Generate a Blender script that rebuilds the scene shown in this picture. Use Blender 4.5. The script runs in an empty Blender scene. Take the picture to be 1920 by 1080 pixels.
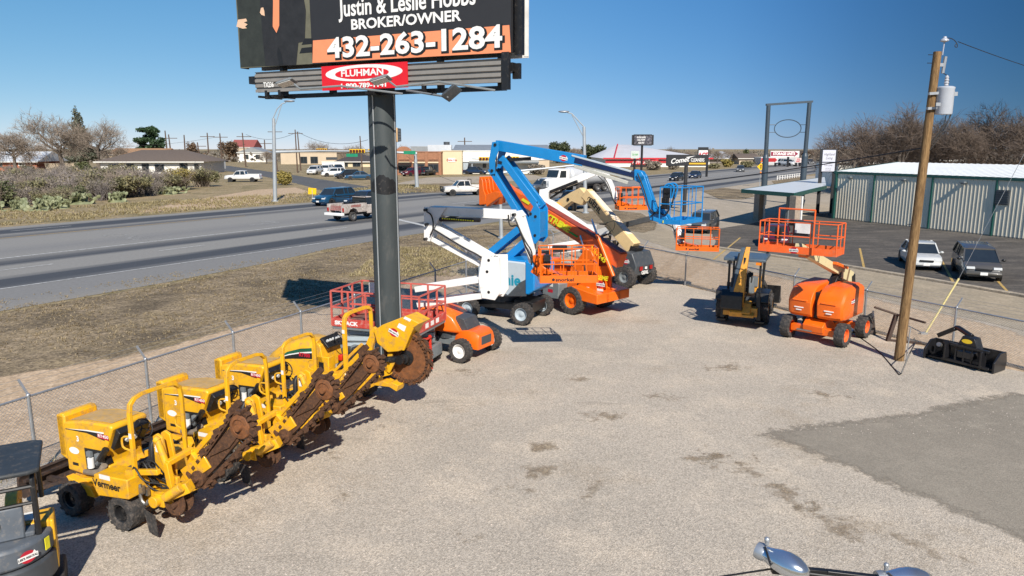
import bpy, bmesh, math, random
from mathutils import Vector, Matrix
R=math.radians
scene=bpy.context.scene
COL=scene.collection
random.seed(7)
# ---------------------------------------------------------------- camera
F_PX=1380.0; CAM_H=7.0; PITCH=math.atan(263/1380.0)
CP,SP=math.cos(PITCH),math.sin(PITCH)
cam=bpy.data.cameras.new('camera'); cam_o=bpy.data.objects.new('camera',cam); COL.objects.link(cam_o)
cam.sensor_width=36; cam.lens=36*F_PX/1920; cam.clip_start=.1; cam.clip_end=6000
cam_o.location=(0,0,CAM_H); cam_o.rotation_euler=(math.pi/2-PITCH,0,0)
scene.camera=cam_o
# ---------------------------------------------------------------- sky, sun, exposure
SUN_ELEV=R(38.8); SUN_DIR=Vector((.24,-.97,0)).normalized()
w=bpy.data.worlds.new("World"); scene.world=w; w.use_nodes=True
nt=w.node_tree; bgn=nt.nodes['Background']
sky=nt.nodes.new('ShaderNodeTexSky'); sky.sky_type='NISHITA'; sky.sun_disc=False
sky.sun_elevation=SUN_ELEV; sky.sun_rotation=math.atan2(SUN_DIR.x,SUN_DIR.y)
sky.altitude=800; sky.air_density=1.0; sky.dust_density=.0; sky.ozone_density=1.0
sky.altitude=2500; sky.air_density=.7; sky.dust_density=0; sky.ozone_density=3.0
# clear winter sky: deepened blue, darkest at right angles to the sun (polarised band towards the east, plus lens vignette painted into the colour)
N_=nt.nodes.new; K_=nt.links.new
sep=N_('ShaderNodeSeparateColor'); K_(sky.outputs[0],sep.inputs[0]); comb=N_('ShaderNodeCombineColor')
for i,(mul,pw) in enumerate(((.80,1.0),(1.83,.60),(3.55,.38))):
    p_=N_('ShaderNodeMath'); p_.operation='POWER'; p_.inputs[1].default_value=pw; K_(sep.outputs[i],p_.inputs[0])
    m_=N_('ShaderNodeMath'); m_.operation='MULTIPLY'; m_.inputs[1].default_value=mul; K_(p_.outputs[0],m_.inputs[0]); K_(m_.outputs[0],comb.inputs[i])
tcw=N_('ShaderNodeTexCoord'); sxw=N_('ShaderNodeSeparateXYZ'); K_(tcw.outputs['Generated'],sxw.inputs[0])
mrw=N_('ShaderNodeMapRange'); mrw.inputs[1].default_value=-.6; mrw.inputs[2].default_value=.6; K_(sxw.outputs[0],mrw.inputs[0])
crw=N_('ShaderNodeValToRGB'); ew=crw.color_ramp.elements; crw.color_ramp.interpolation='B_SPLINE'
ew[0].position=0; ew[0].color=(1,1,.9,1); ew[1].position=1; ew[1].color=(.16,.25,.30,1)
for ps,c in((.5,(.86,.92,.94)),(.72,(.62,.74,.84)),(.84,(.38,.49,.60))):
    q=ew.new(ps); q.color=c+(1,)
K_(mrw.outputs[0],crw.inputs[0])
mxw=N_('ShaderNodeMix'); mxw.data_type='RGBA'; mxw.blend_type='MULTIPLY'; mxw.inputs['Factor'].default_value=1
K_(comb.outputs[0],mxw.inputs['A']); K_(crw.outputs[0],mxw.inputs['B']); K_(mxw.outputs['Result'],bgn.inputs[0]); bgn.inputs[1].default_value=.080
sl=bpy.data.lights.new('sun','SUN'); sl.energy=5.0; sl.angle=R(.53); sl.color=(1,.94,.85)
so=bpy.data.objects.new('sun',sl); COL.objects.link(so)
sd=Vector((SUN_DIR.x*math.cos(SUN_ELEV),SUN_DIR.y*math.cos(SUN_ELEV),math.sin(SUN_ELEV)))
so.rotation_euler=sd.to_track_quat('Z','Y').to_euler(); so.location=sd*200
scene.view_settings.view_transform='Standard'; scene.view_settings.look='None'
scene.view_settings.exposure=0.42; scene.view_settings.gamma=1
try: scene.cycles.max_bounces=6; scene.cycles.use_denoising=True
except Exception: pass
# ---------------------------------------------------------------- survey: photo pixel -> point in the place
def ray(px,py):
    a=(px-960)/F_PX; b=(540-py)/F_PX
    return Vector((a,CP+b*SP,-SP+b*CP))
def G(px,py,z=0.0):
    d=ray(px,py); t=(z-CAM_H)/d.z
    return Vector((d.x*t,d.y*t,z))
def D(px,py,Y):
    d=ray(px,py); t=Y/d.y
    return Vector((d.x*t,Y,CAM_H+d.z*t))
class Frame:
    "ground origin + heading; tr() measures a photo pixel in the vertical plane local y = const"
    def __init__(s,o,ang):
        s.o=Vector((o[0],o[1],0)); s.a=ang
        s.x=Vector((math.cos(ang),math.sin(ang),0)); s.y=Vector((-math.sin(ang),math.cos(ang),0))
    def w(s,x,y,z=0): return s.o+s.x*x+s.y*y+Vector((0,0,z))
    def loc(s,p):
        q=Vector(p)-s.o; return Vector((q.dot(s.x),q.dot(s.y),q.z))
    def tr(s,px,py,y=0.0):
        d=ray(px,py); c=Vector((0,0,CAM_H)); p0=s.o+s.y*y
        t=(p0-c).dot(s.y)/d.dot(s.y)
        return s.loc(c+d*t)
# ---------------------------------------------------------------- materials
MATS={}
def mat(name,rgb,rough=.5,metal=0.0,var=.18,scale=3.0,dirt=None,dirt_amt=.0,bump=0.0,bscale=40,coat=0,spec=.5,stretch=None):
    if name in MATS: return MATS[name]
    m=bpy.data.materials.new(name); m.use_nodes=True; MATS[name]=m
    n=m.node_tree.nodes; L=m.node_tree.links; b=n['Principled BSDF']
    tc=n.new('ShaderNodeTexCoord'); mp=n.new('ShaderNodeMapping'); L.new(tc.outputs['Object'],mp.inputs[0])
    if stretch: mp.inputs['Scale'].default_value=stretch
    no=n.new('ShaderNodeTexNoise'); no.inputs['Scale'].default_value=scale; no.inputs['Detail'].default_value=6; no.inputs['Roughness'].default_value=.65
    L.new(mp.outputs[0],no.inputs['Vector'])
    cr=n.new('ShaderNodeValToRGB'); e=cr.color_ramp.elements
    e[0].position=.3; e[1].position=.72
    e[0].color=tuple(c*(1-var) for c in rgb)+(1,); e[1].color=tuple(min(1,c*(1+var*.7)) for c in rgb)+(1,)
    L.new(no.outputs[0],cr.inputs[0]); out=cr.outputs[0]
    if dirt:
        n2=n.new('ShaderNodeTexNoise'); n2.inputs['Scale'].default_value=scale*2.7; n2.inputs['Detail'].default_value=9; n2.inputs['Roughness'].default_value=.75
        L.new(mp.outputs[0],n2.inputs['Vector'])
        mr=n.new('ShaderNodeMapRange'); mr.inputs[1].default_value=.62-dirt_amt*.35; mr.inputs[2].default_value=.78-dirt_amt*.2
        L.new(n2.outputs[0],mr.inputs[0])
        mx=n.new('ShaderNodeMix'); mx.data_type='RGBA'; L.new(mr.outputs[0],mx.inputs['Factor'])
        L.new(out,mx.inputs['A']); mx.inputs['B'].default_value=tuple(dirt)+(1,); out=mx.outputs['Result']
        ra=n.new('ShaderNodeMapRange'); ra.inputs[3].default_value=rough; ra.inputs[4].default_value=min(1,rough+.35)
        L.new(mr.outputs[0],ra.inputs[0]); L.new(ra.outputs[0],b.inputs['Roughness'])
    else: b.inputs['Roughness'].default_value=rough
    L.new(out,b.inputs['Base Color']); b.inputs['Metallic'].default_value=metal
    b.inputs['Specular IOR Level'].default_value=spec
    if coat: b.inputs['Coat Weight'].default_value=coat
    if bump:
        n3=n.new('ShaderNodeTexNoise'); n3.inputs['Scale'].default_value=bscale; n3.inputs['Detail'].default_value=5
        L.new(mp.outputs[0],n3.inputs['Vector']); bp=n.new('ShaderNodeBump'); bp.inputs['Strength'].default_value=bump; bp.inputs['Distance'].default_value=.02
        L.new(n3.outputs[0],bp.inputs['Height']); L.new(bp.outputs[0],b.inputs['Normal'])
    return m
DUST=(.28,.21,.14)
YEL=mat('yellow_paint',(.74,.385,.008),.45,0,.14,2.2,(.36,.20,.07),.38,coat=.12)
ORG=mat('orange_paint',(.80,.135,.006),.34,0,.10,2.0,(.38,.12,.04),.12,coat=.25)
ORGF=mat('faded_orange_paint',(.78,.12,.02),.45,0,.16,2.5,(.5,.16,.08),.3)
BLUE=mat('blue_paint',(.008,.20,.50),.35,0,.1,2.0,(.05,.13,.25),.1,coat=.25)
WHITE=mat('white_paint',(.78,.77,.74),.38,0,.06,2.5,(.42,.38,.33),.12)
LGREY=mat('pale_grey_paint',(.40,.46,.50),.4,0,.06,2,(.35,.33,.3),.1)
DGREY=mat('dark_grey_paint',(.055,.062,.07),.45,0,.2,3,(.16,.14,.12),.2)
MGREY=mat('mid_grey_paint',(.17,.19,.2),.45,0,.15,3,(.25,.22,.18),.2)
CREAM=mat('cream_paint',(.72,.52,.26),.42,0,.08,2.2,(.45,.33,.2),.15)
BEIGE=mat('beige_boom_paint',(.62,.53,.30),.42,0,.08,2.2,(.4,.32,.2),.15)
RED=mat('faded_red_paint',(.50,.055,.04),.5,0,.22,3,(.55,.24,.2),.35)
BLACK=mat('black_paint',(.012,.012,.013),.4,0,.3,4,(.07,.06,.05),.2)
RUST=mat('rusty_steel',(.085,.042,.024),.75,.25,.45,7,(.19,.085,.035),.45,bump=.35,bscale=60)
RUSTO=mat('orange_rust_steel',(.22,.085,.03),.7,.2,.4,6,(.10,.05,.03),.4,bump=.25)
STEEL=mat('worn_steel',(.38,.38,.37),.38,.85,.2,6,(.2,.17,.13),.25)
CHROME=mat('chrome_rod',(.7,.7,.7),.15,1,.05)
GALV=mat('galvanised_steel',(.42,.44,.46),.45,.7,.15,6)
GALVP=mat('galvanised_pole',(.40,.43,.45),.5,.35,.1,2)
RUBBER=mat('tyre_rubber',(.032,.031,.031),.8,0,.35,5,(.14,.115,.095),.4,bump=.2)
HOSE=mat('hose_rubber',(.012,.012,.012),.6)
SEATM=mat('black_seat_vinyl',(.02,.02,.022),.55,0,.2,4,(.09,.08,.07),.2)
GLASS=mat('dark_window_glass',(.02,.026,.03),.07,0,.2,1,spec=.9)
LENS=mat('clear_lens',(.55,.56,.55),.15,0,.1,9,spec=.8)
REDL=mat('red_lens',(.35,.01,.01),.2)
AMB=mat('amber_lens',(.7,.2,.01),.25)
WDECAL=mat('white_decal',(.78,.77,.74),.5)
RDECAL=mat('red_decal',(.45,.012,.03),.5)
BDECAL=mat('black_decal',(.012,.012,.012),.5)
GDECAL=mat('green_decal',(.02,.30,.03),.5)
YDECAL=mat('lime_yellow_decal',(.80,.72,.02),.5)
# ---------------------------------------------------------------- mesh builder
def V3(p): return p if isinstance(p,Vector) else Vector(p)
class MB:
    def __init__(s): s.v=[]; s.f=[]
    def add(s,vs,fs):
        o=len(s.v); s.v+= [tuple(v) for v in vs]; s.f+=[tuple(i+o for i in f) for f in fs]; return s
    def box(s,c,size,rz=0,ry=0):
        hx,hy,hz=[k/2 for k in size]; M=Matrix.Rotation(rz,3,'Z')@Matrix.Rotation(ry,3,'Y')
        vs=[V3(c)+M@Vector((x*hx,y*hy,z*hz)) for x in(-1,1) for y in(-1,1) for z in(-1,1)]
        return s.add(vs,[(0,1,3,2),(4,6,7,5),(0,4,5,1),(2,3,7,6),(0,2,6,4),(1,5,7,3)])
    def bar(s,p,q,w,h,up=(0,0,1),w2=None,h2=None):
        p,q=V3(p),V3(q); d=(q-p).normalized(); up=V3(up)
        if abs(d.dot(up.normalized()))>.97: up=Vector((1,0,0)) if abs(d.x)<.9 else Vector((0,1,0))
        a=d.cross(up).normalized(); b=a.cross(d).normalized()
        w2=w if w2 is None else w2; h2=h if h2 is None else h2
        vs=[p+a*(i*w/2)+b*(j*h/2) for i in(-1,1) for j in(-1,1)]+[q+a*(i*w2/2)+b*(j*h2/2) for i in(-1,1) for j in(-1,1)]
        return s.add(vs,[(0,2,3,1),(4,5,7,6),(0,4,6,2),(1,3,7,5),(0,1,5,4),(2,6,7,3)])
    def cyl(s,p,q,r,r2=None,n=14,cap=True):
        p,q=V3(p),V3(q); r2=r if r2 is None else r2; d=(q-p).normalized()
        a=d.orthogonal().normalized(); b=d.cross(a)
        vs=[]
        for k in range(n):
            t=2*math.pi*k/n; e=a*math.cos(t)+b*math.sin(t); vs+= [p+e*r,q+e*r2]
        fs=[(2*k,2*((k+1)%n),2*((k+1)%n)+1,2*k+1) for k in range(n)]
        if cap: fs+=[tuple(2*k for k in reversed(range(n))),tuple(2*k+1 for k in range(n))]
        return s.add(vs,fs)
    def tube(s,pts,r,n=8,closed=False,smooth=0):
        pts=[V3(p) for p in pts]
        for _ in range(smooth):
            q=[pts[0]]
            for a,b in zip(pts,pts[1:]): q+=[a*.75+b*.25,a*.25+b*.75]
            q.append(pts[-1]); pts=q
        m=len(pts)
        if isinstance(r,(list,tuple)):
            rs=[]
            for i in range(m):
                f=i/(m-1)*(len(r)-1); k=min(int(f),len(r)-2); rs.append(r[k]+(r[k+1]-r[k])*(f-k))
        else: rs=[r]*m
        vs=[]; fs=[]; a=None
        for i,p in enumerate(pts):
            if closed: d=pts[(i+1)%m]-pts[i-1]
            else: d=pts[min(i+1,m-1)]-pts[max(i-1,0)]
            d=d.normalized() if d.length>1e-9 else Vector((0,0,1))
            if a is None: a=d.orthogonal().normalized()
            else:
                a=a-d*a.dot(d); a=a.normalized() if a.length>1e-6 else d.orthogonal().normalized()
            b=d.cross(a)
            vs+=[p+(a*math.cos(2*math.pi*k/n)+b*math.sin(2*math.pi*k/n))*rs[i] for k in range(n)]
        seg=m if closed else m-1
        for i in range(seg):
            j=(i+1)%m
            fs+=[(i*n+k,i*n+(k+1)%n,j*n+(k+1)%n,j*n+k) for k in range(n)]
        if not closed: fs+=[tuple(reversed(range(n))),tuple((m-1)*n+k for k in range(n))]
        return s.add(vs,fs)
    def prism(s,poly,y0,y1,axis='y',inset=0):
        "poly in the (x,z) plane extruded along y (axis='y'); 'z': (x,y) along z; 'x': (y,z) along x"
        n=len(poly)
        def P(u,v,t): return (u,t,v) if axis=='y' else ((u,v,t) if axis=='z' else (t,u,v))
        vs=[P(u,v,y0) for u,v in poly]+[P(u,v,y1) for u,v in poly]
        fs=[tuple(range(n)),tuple(reversed(range(n,2*n)))]+[(i,i+n,(i+1)%n+n,(i+1)%n) for i in range(n)]
        return s.add(vs,fs)
    def lathe(s,prof,c=(0,0,0),axis='y',n=24):
        c=V3(c); vs=[]; m=len(prof); fs=[]
        for k in range(n):
            t=2*math.pi*k/n; ca,sa=math.cos(t),math.sin(t)
            for r,h in prof:
                p=(r*ca,h,r*sa) if axis=='y' else ((r*ca,r*sa,h) if axis=='z' else (h,r*ca,r*sa))
                vs.append(c+Vector(p))
        for k in range(n):
            j=(k+1)%n
            fs+=[(k*m+i,j*m+i,j*m+i+1,k*m+i+1) for i in range(m-1)]
        return s.add(vs,fs)
    def loft(s,rings,caps=True):
        n=len(rings[0]); vs=[p for r in rings for p in r]; fs=[]
        for i in range(len(rings)-1):
            fs+=[(i*n+k,i*n+(k+1)%n,(i+1)*n+(k+1)%n,(i+1)*n+k) for k in range(n)]
        if caps: fs+=[tuple(reversed(range(n))),tuple((len(rings)-1)*n+k for k in range(n))]
        return s.add(vs,fs)
    def ell(s,c,r,n=12,m=8):
        c=V3(c); prof=[(math.sin(math.pi*i/m),-math.cos(math.pi*i/m)) for i in range(m+1)]
        o=len(s.v); s.lathe(prof,(0,0,0),'z',n)
        for i in range(o,len(s.v)):
            x,y,z=s.v[i]; s.v[i]=(c.x+x*r[0],c.y+y*r[1],c.z+z*r[2])
        return s
    def mesh(s,name,mt,smooth=35):
        me=bpy.data.meshes.new(name); me.from_pydata(s.v,[],s.f); me.validate()
        if mt: me.materials.append(mt)
        bm=bmesh.new(); bm.from_mesh(me); bmesh.ops.remove_doubles(bm,verts=bm.verts,dist=1e-5)
        bmesh.ops.recalc_face_normals(bm,faces=bm.faces); bm.to_mesh(me); bm.free()
        if smooth:
            for p in me.polygons: p.use_smooth=True
            me.set_sharp_from_angle(angle=R(smooth))
        return me
    def build(s,name,mt,parent=None,loc=None,rot=None,bevel=0,smooth=35):
        o=bpy.data.objects.new(name,s.mesh(name,mt,smooth)); COL.objects.link(o)
        if parent: o.parent=parent
        if loc is not None: o.location=loc
        if rot is not None: o.rotation_euler=rot
        if bevel:
            bv=o.modifiers.new('bevel','BEVEL'); bv.width=bevel; bv.segments=2; bv.limit_method='ANGLE'; bv.angle_limit=R(38)
        return o
def tag(o,label=None,cat=None,group=None,kind=None):
    if label: o['label']=label
    if cat: o['category']=cat
    if group: o['group']=group
    if kind: o['kind']=kind
    return o
def thing(name,label,cat,loc=(0,0,0),rz=0,group=None,scale=1):
    o=bpy.data.objects.new(name,None); COL.objects.link(o); o.empty_display_size=.3
    o.location=loc; o.rotation_euler=(0,0,rz); o.scale=(scale,)*3
    return tag(o,label,cat,group)
def dup(root,loc,rz=None,label=None,group=None,scale=None,name=None):
    def cp(o,par):
        c=o.copy(); COL.objects.link(c)
        if par: c.parent=par
        for ch in o.children: cp(ch,c)
        return c
    r=cp(root,None); r.location=loc
    if rz is not None: r.rotation_euler=(0,0,rz)
    if scale: r.scale=(scale,)*3
    if label: r['label']=label
    if group: r['group']=group
    return r
def text(s,size,mt,parent,loc,rot,name='lettering',ext=.004,bold=0.0,align='CENTER',sx=1.0,shear=0.0,space=1.0):
    c=bpy.data.curves.new(name,'FONT'); c.body=s; c.size=size; c.extrude=ext; c.offset=bold; c.align_x=align; c.align_y='CENTER'; c.shear=shear; c.space_character=space; c.resolution_u=3
    t=bpy.data.objects.new('tmp_text',c); COL.objects.link(t)
    dg=bpy.context.evaluated_depsgraph_get(); dg.update()
    me=bpy.data.meshes.new_from_object(t.evaluated_get(dg)); me.name=name
    bpy.data.objects.remove(t); me.materials.clear(); me.materials.append(mt)
    o=bpy.data.objects.new(name,me); COL.objects.link(o)
    if parent: o.parent=parent
    o.location=loc; o.rotation_euler=rot; o.scale=(sx,1,1)
    return o
def disc_poly(cx,cy,rx,ry,n=28): return [(cx+rx*math.cos(2*math.pi*k/n),cy+ry*math.sin(2*math.pi*k/n)) for k in range(n)]
def rental_sticker(parent,loc,rot,s=.3):
    "oval dealer sticker: dark red oval, white band with the shop's lettering"
    o=MB().prism(disc_poly(0,0,s*.5,s*.42),0,.003,'z').build('sticker',RDECAL,parent,loc,rot,smooth=0)
    MB().prism([(-s*.62,-s*.2),(s*.62,-s*.2),(s*.62,s*.14),(s*.5,s*.18),(s*.42,s*.34),(s*.3,s*.16),(-s*.62,s*.14)],.003,.006,'z').build('sticker_band',WDECAL,o,smooth=0)
    text("LEE'S RENTAL",s*.2,BDECAL,o,(0,-s*.04,.0065),(0,0,0),ext=.001,bold=.002)
    return o
# ---------------------------------------------------------------- wheels
WC={}
def wheel(parent,c,r,w,rim_mat,style='lug',rim_r=.55,face=1,name='wheel',n_lug=20):
    "tyre (wheel) with its rim as sub-part; axle along local y, outer face towards face*y"
    key=(round(r,3),round(w,3),rim_mat.name,style,round(rim_r,2),face)
    if key not in WC:
        b=MB(); h=w/2; rr=r*rim_r
        prof=[(rr,-h*.75),(rr*1.12,-h*.95),(r*.84,-h),(r*.955,-h*.86),(r*.97,-h*.5),(r*.97,h*.5),(r*.955,h*.86),(r*.84,h),(rr*1.12,h*.95),(rr,h*.75),(rr*.96,0),(rr,-h*.75)]
        b.lathe(prof,n=32)
        if style in('lug','block'):
            for k in range(n_lug):
                for sgn in(-1,1):
                    a=2*math.pi*(k+(.5 if sgn>0 else 0))/n_lug
                    da=.9*2*math.pi/n_lug if style=='lug' else .12*2*math.pi/n_lug
                    def P(t,y,rad): return Vector((rad*math.cos(t),y,rad*math.sin(t)))
                    th=(2*math.pi/n_lug)*(.30 if style=='lug' else .62)
                    y0=sgn*h*.02; y1=sgn*h*1.0
                    vs=[P(a,y0,r*.95),P(a+th,y0,r*.95),P(a+th,y0,r*1.0),P(a,y0,r*1.0),
                        P(a+da,y1,r*.86),P(a+da+th,y1,r*.86),P(a+da+th,y1,r*.985),P(a+da,y1,r*.985)]
                    b.add(vs,[(0,1,2,3),(4,7,6,5),(0,4,5,1),(1,5,6,2),(2,6,7,3),(3,7,4,0)])
        tm=b.mesh('tyre',RUBBER,30)
        q=MB(); f=face
        q.lathe([(rr*1.0,f*h*.80),(rr*.9,f*h*.74),(rr*.82,f*h*.30),(rr*.42,f*h*.24),(rr*.38,f*h*.42),(rr*.22,f*h*.45),(rr*.2,f*h*.55),(.001,f*h*.55)],n=24)
        q.lathe([(rr*1.0,-f*h*.80),(rr*.9,-f*h*.74),(rr*.88,f*h*.2)],n=24)
        for k in range(8):
            t=2*math.pi*k/8; q.cyl((rr*.32*math.cos(t),f*h*.24,rr*.32*math.sin(t)),(rr*.32*math.cos(t),f*h*.48,rr*.32*math.sin(t)),rr*.045,n=6)
        qm=q.mesh('rim',rim_mat,30)
        WC[key]=(tm,qm)
    tm,qm=WC[key]
    o=bpy.data.objects.new(name,tm); COL.objects.link(o); o.parent=parent; o.location=c
    for nm,me in(('rim',qm),):
        k=bpy.data.objects.new(nm,me); COL.objects.link(k); k.parent=o
    return o
# ================================================================ ground materials
def gmat(name,cols,s_big=.25,s_fine=18,speck=.35,bump=.4,bscale=30,patch=None,patch_s=.35,patch_lo=.55,patch_hi=.68,stretch=None,rough=.92,patch2=None):
    m=bpy.data.materials.new(name); m.use_nodes=True; n=m.node_tree.nodes; L=m.node_tree.links; b=n['Principled BSDF']
    tc=n.new('ShaderNodeTexCoord'); vec=tc.outputs['Object']
    def noise(sc,det=6,ro=.6,st=None):
        v=vec
        if st:
            mp=n.new('ShaderNodeMapping'); mp.inputs['Scale'].default_value=st; L.new(vec,mp.inputs[0]); v=mp.outputs[0]
        x=n.new('ShaderNodeTexNoise'); x.inputs['Scale'].default_value=sc; x.inputs['Detail'].default_value=det; x.inputs['Roughness'].default_value=ro
        L.new(v,x.inputs['Vector']); return x.outputs[0]
    def mixc(f,a,bb):
        x=n.new('ShaderNodeMix'); x.data_type='RGBA'; L.new(f,x.inputs['Factor'])
        for s,k in((a,'A'),(bb,'B')):
            if isinstance(s,tuple): x.inputs[k].default_value=s+(1,)
            else: L.new(s,x.inputs[k])
        return x.outputs['Result']
    def rng(s,lo,hi,a=0,c=1):
        x=n.new('ShaderNodeMapRange'); x.inputs[1].default_value=lo; x.inputs[2].default_value=hi; x.inputs[3].default_value=a; x.inputs[4].default_value=c; L.new(s,x.inputs[0]); return x.outputs[0]
    out=mixc(rng(noise(s_big,7,.65,stretch),.35,.65),cols[0],cols[1])
    if len(cols)>2: out=mixc(rng(noise(s_big*4.3,6,.7,stretch),.48,.66),out,cols[2])
    if patch: out=mixc(rng(noise(patch_s,8,.72),patch_lo,patch_hi,0,.75),out,patch)
    if patch2: out=mixc(rng(noise(patch2[1],7,.7,patch2[3] if len(patch2)>3 else None),patch2[2],patch2[2]+.12,0,.8),out,patch2[0])
    vo=n.new('ShaderNodeTexVoronoi'); vo.inputs['Scale'].default_value=s_fine; L.new(vec,vo.inputs['Vector'])
    bw=n.new('ShaderNodeRGBToBW'); L.new(vo.outputs['Color'],bw.inputs[0])
    sp=rng(bw.outputs[0],.15,.85,1-speck,1+speck*.8)
    f2=rng(noise(s_fine*.35,8,.8),.3,.7,1-speck*.6,1+speck*.5)
    mu=n.new('ShaderNodeMath'); mu.operation='MULTIPLY'; L.new(sp,mu.inputs[0]); L.new(f2,mu.inputs[1])
    vm=n.new('ShaderNodeVectorMath'); vm.operation='SCALE'; L.new(out,vm.inputs[0]); L.new(mu.outputs[0],vm.inputs['Scale'])
    L.new(vm.outputs[0],b.inputs['Base Color']); b.inputs['Roughness'].default_value=rough; b.inputs['Specular IOR Level'].default_value=.25
    if bump:
        bp=n.new('ShaderNodeBump'); bp.inputs['Strength'].default_value=bump; bp.inputs['Distance'].default_value=.03
        ad=n.new('ShaderNodeMath'); L.new(vo.outputs['Distance'],ad.inputs[0]); L.new(noise(bscale,6,.7),ad.inputs[1])
        L.new(ad.outputs[0],bp.inputs['Height']); L.new(bp.outputs[0],b.inputs['Normal'])
    return m
M_GROUND=gmat('dry_ground',[(.30,.23,.13),(.205,.165,.085),(.36,.27,.17)],.09,9,.35,.5,6,patch=(.13,.115,.05),patch_s=.22,patch_lo=.52,patch_hi=.64)
M_VERGE=gmat('dry_grass_verge',[(.27,.205,.125),(.17,.13,.08),(.34,.26,.17)],.3,14,.45,.7,9,patch=(.095,.072,.045),patch_s=.32,patch_lo=.47,patch_hi=.60,patch2=((.29,.22,.115),.14,.54))
M_DIRT=gmat('tan_dirt',[(.46,.335,.22),(.40,.29,.185),(.50,.38,.26)],.5,12,.22,.35,12,patch=(.24,.2,.15),patch_s=.7,patch_lo=.6,patch_hi=.75)
M_GRAVEL=gmat('yard_gravel',[(.475,.41,.33),(.395,.345,.28),(.53,.45,.352)],.11,40,.30,.42,55,patch=(.33,.26,.18),patch_s=.19,patch_lo=.54,patch_hi=.72,patch2=((.30,.26,.21),.5,.60,(.35,1.6,1)))
M_PATCH=gmat('old_asphalt_patch',[(.265,.232,.184),(.235,.206,.164),(.295,.258,.205)],.25,44,.18,.3,60,patch=(.29,.25,.2),patch_s=.35,patch_lo=.52,patch_hi=.75)
M_CONC=gmat('worn_concrete',[(.36,.30,.225),(.31,.265,.205),(.40,.335,.26)],.2,10,.12,.1,20,patch=(.25,.22,.18),patch_s=.4,patch_lo=.55,patch_hi=.75,stretch=(1,.25,1))
M_LANE=gmat('dusty_access_road',[(.34,.275,.19),(.28,.235,.17),(.38,.31,.22)],.25,12,.14,.12,20,patch=(.22,.19,.15),patch_s=.35,patch_lo=.55,patch_hi=.7)
M_LOT=gmat('parking_asphalt',[(.105,.092,.078),(.062,.056,.05),(.15,.13,.108)],.22,12,.2,.15,30,patch=(.045,.042,.04),patch_s=.3,patch_lo=.52,patch_hi=.7,stretch=(.35,1,1),patch2=((.22,.195,.16),.3,.62))
M_STREET=gmat('street_asphalt',[(.10,.10,.10),(.085,.085,.087),(.12,.118,.112)],.15,12,.12,.1,30)
M_KERB=gmat('kerb_concrete',[(.36,.30,.22),(.30,.25,.19),(.4,.34,.26)],.6,12,.15,.2,20)
M_MARK=mat('worn_road_paint',(.62,.62,.60),.7,0,.15,1.2,(.25,.25,.24),.75)
M_MARKY=mat('worn_yellow_road_paint',(.55,.33,.05),.7,0,.15,1.2,(.25,.22,.16),.6)
def highway_mat():
    m=bpy.data.materials.new('highway_asphalt'); m.use_nodes=True; n=m.node_tree.nodes; L=m.node_tree.links; b=n['Principled BSDF']
    tc=n.new('ShaderNodeTexCoord'); sx=n.new('ShaderNodeSeparateXYZ'); L.new(tc.outputs['Object'],sx.inputs[0])
    mp=n.new('ShaderNodeMapping'); mp.inputs['Scale'].default_value=(.02,.55,1); L.new(tc.outputs['Object'],mp.inputs[0])
    no=n.new('ShaderNodeTexNoise'); no.inputs['Scale'].default_value=1; no.inputs['Detail'].default_value=7; no.inputs['Roughness'].default_value=.6; L.new(mp.outputs[0],no.inputs['Vector'])
    ad=n.new('ShaderNodeMath'); ad.operation='MULTIPLY_ADD'; ad.inputs[1].default_value=3.0; L.new(no.outputs[0],ad.inputs[0]); L.new(sx.outputs[1],ad.inputs[2])
    mr=n.new('ShaderNodeMapRange'); mr.inputs[1].default_value=36.5; mr.inputs[2].default_value=75.5; L.new(ad.outputs[0],mr.inputs[0])
    cr=n.new('ShaderNodeValToRGB'); e=cr.color_ramp.elements
    D_=(.056,.059,.066); Md=(.105,.103,.102); Lt=(.225,.215,.197); G_=(.19,.184,.175); T=(.235,.215,.185)
    stops=[(35.5,T),(38,G_),(41.2,G_),(42.2,D_),(44.3,D_),(45.3,Lt),(48.6,Lt),(49.6,D_),(51.4,Md),(52.6,Lt),(56,G_),(59,Lt),(63.5,Lt),(65.5,Md),(67.2,Lt),(68.2,D_),(70.8,D_),(71.8,Lt),(74,T)]
    f=lambda v:(v-35)/39.0
    e[0].position=f(stops[0][0]); e[0].color=stops[0][1]+(1,); e[1].position=f(stops[-1][0]); e[1].color=stops[-1][1]+(1,)
    for p,c in stops[1:-1]:
        q=e.new(f(p)); q.color=c+(1,)
    L.new(mr.outputs[0],cr.inputs[0])
    n2=n.new('ShaderNodeTexNoise'); n2.inputs['Scale'].default_value=5; n2.inputs['Detail'].default_value=9; n2.inputs['Roughness'].default_value=.8; L.new(tc.outputs['Object'],n2.inputs['Vector'])
    r2=n.new('ShaderNodeMapRange'); r2.inputs[1].default_value=.3; r2.inputs[2].default_value=.7; r2.inputs[3].default_value=.82; r2.inputs[4].default_value=1.18; L.new(n2.outputs[0],r2.inputs[0])
    vm=n.new('ShaderNodeVectorMath'); vm.operation='SCALE'; L.new(cr.outputs[0],vm.inputs[0]); L.new(r2.outputs[0],vm.inputs['Scale'])
    L.new(vm.outputs[0],b.inputs['Base Color']); b.inputs['Roughness'].default_value=.85; b.inputs['Specular IOR Level'].default_value=.3
    return m
M_HWY=highway_mat()
RT=math.atan2(.845,.535)
def RW(u,v,z=0): return Vector((.535*u-.845*v,.845*u+.535*v,z))
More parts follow.
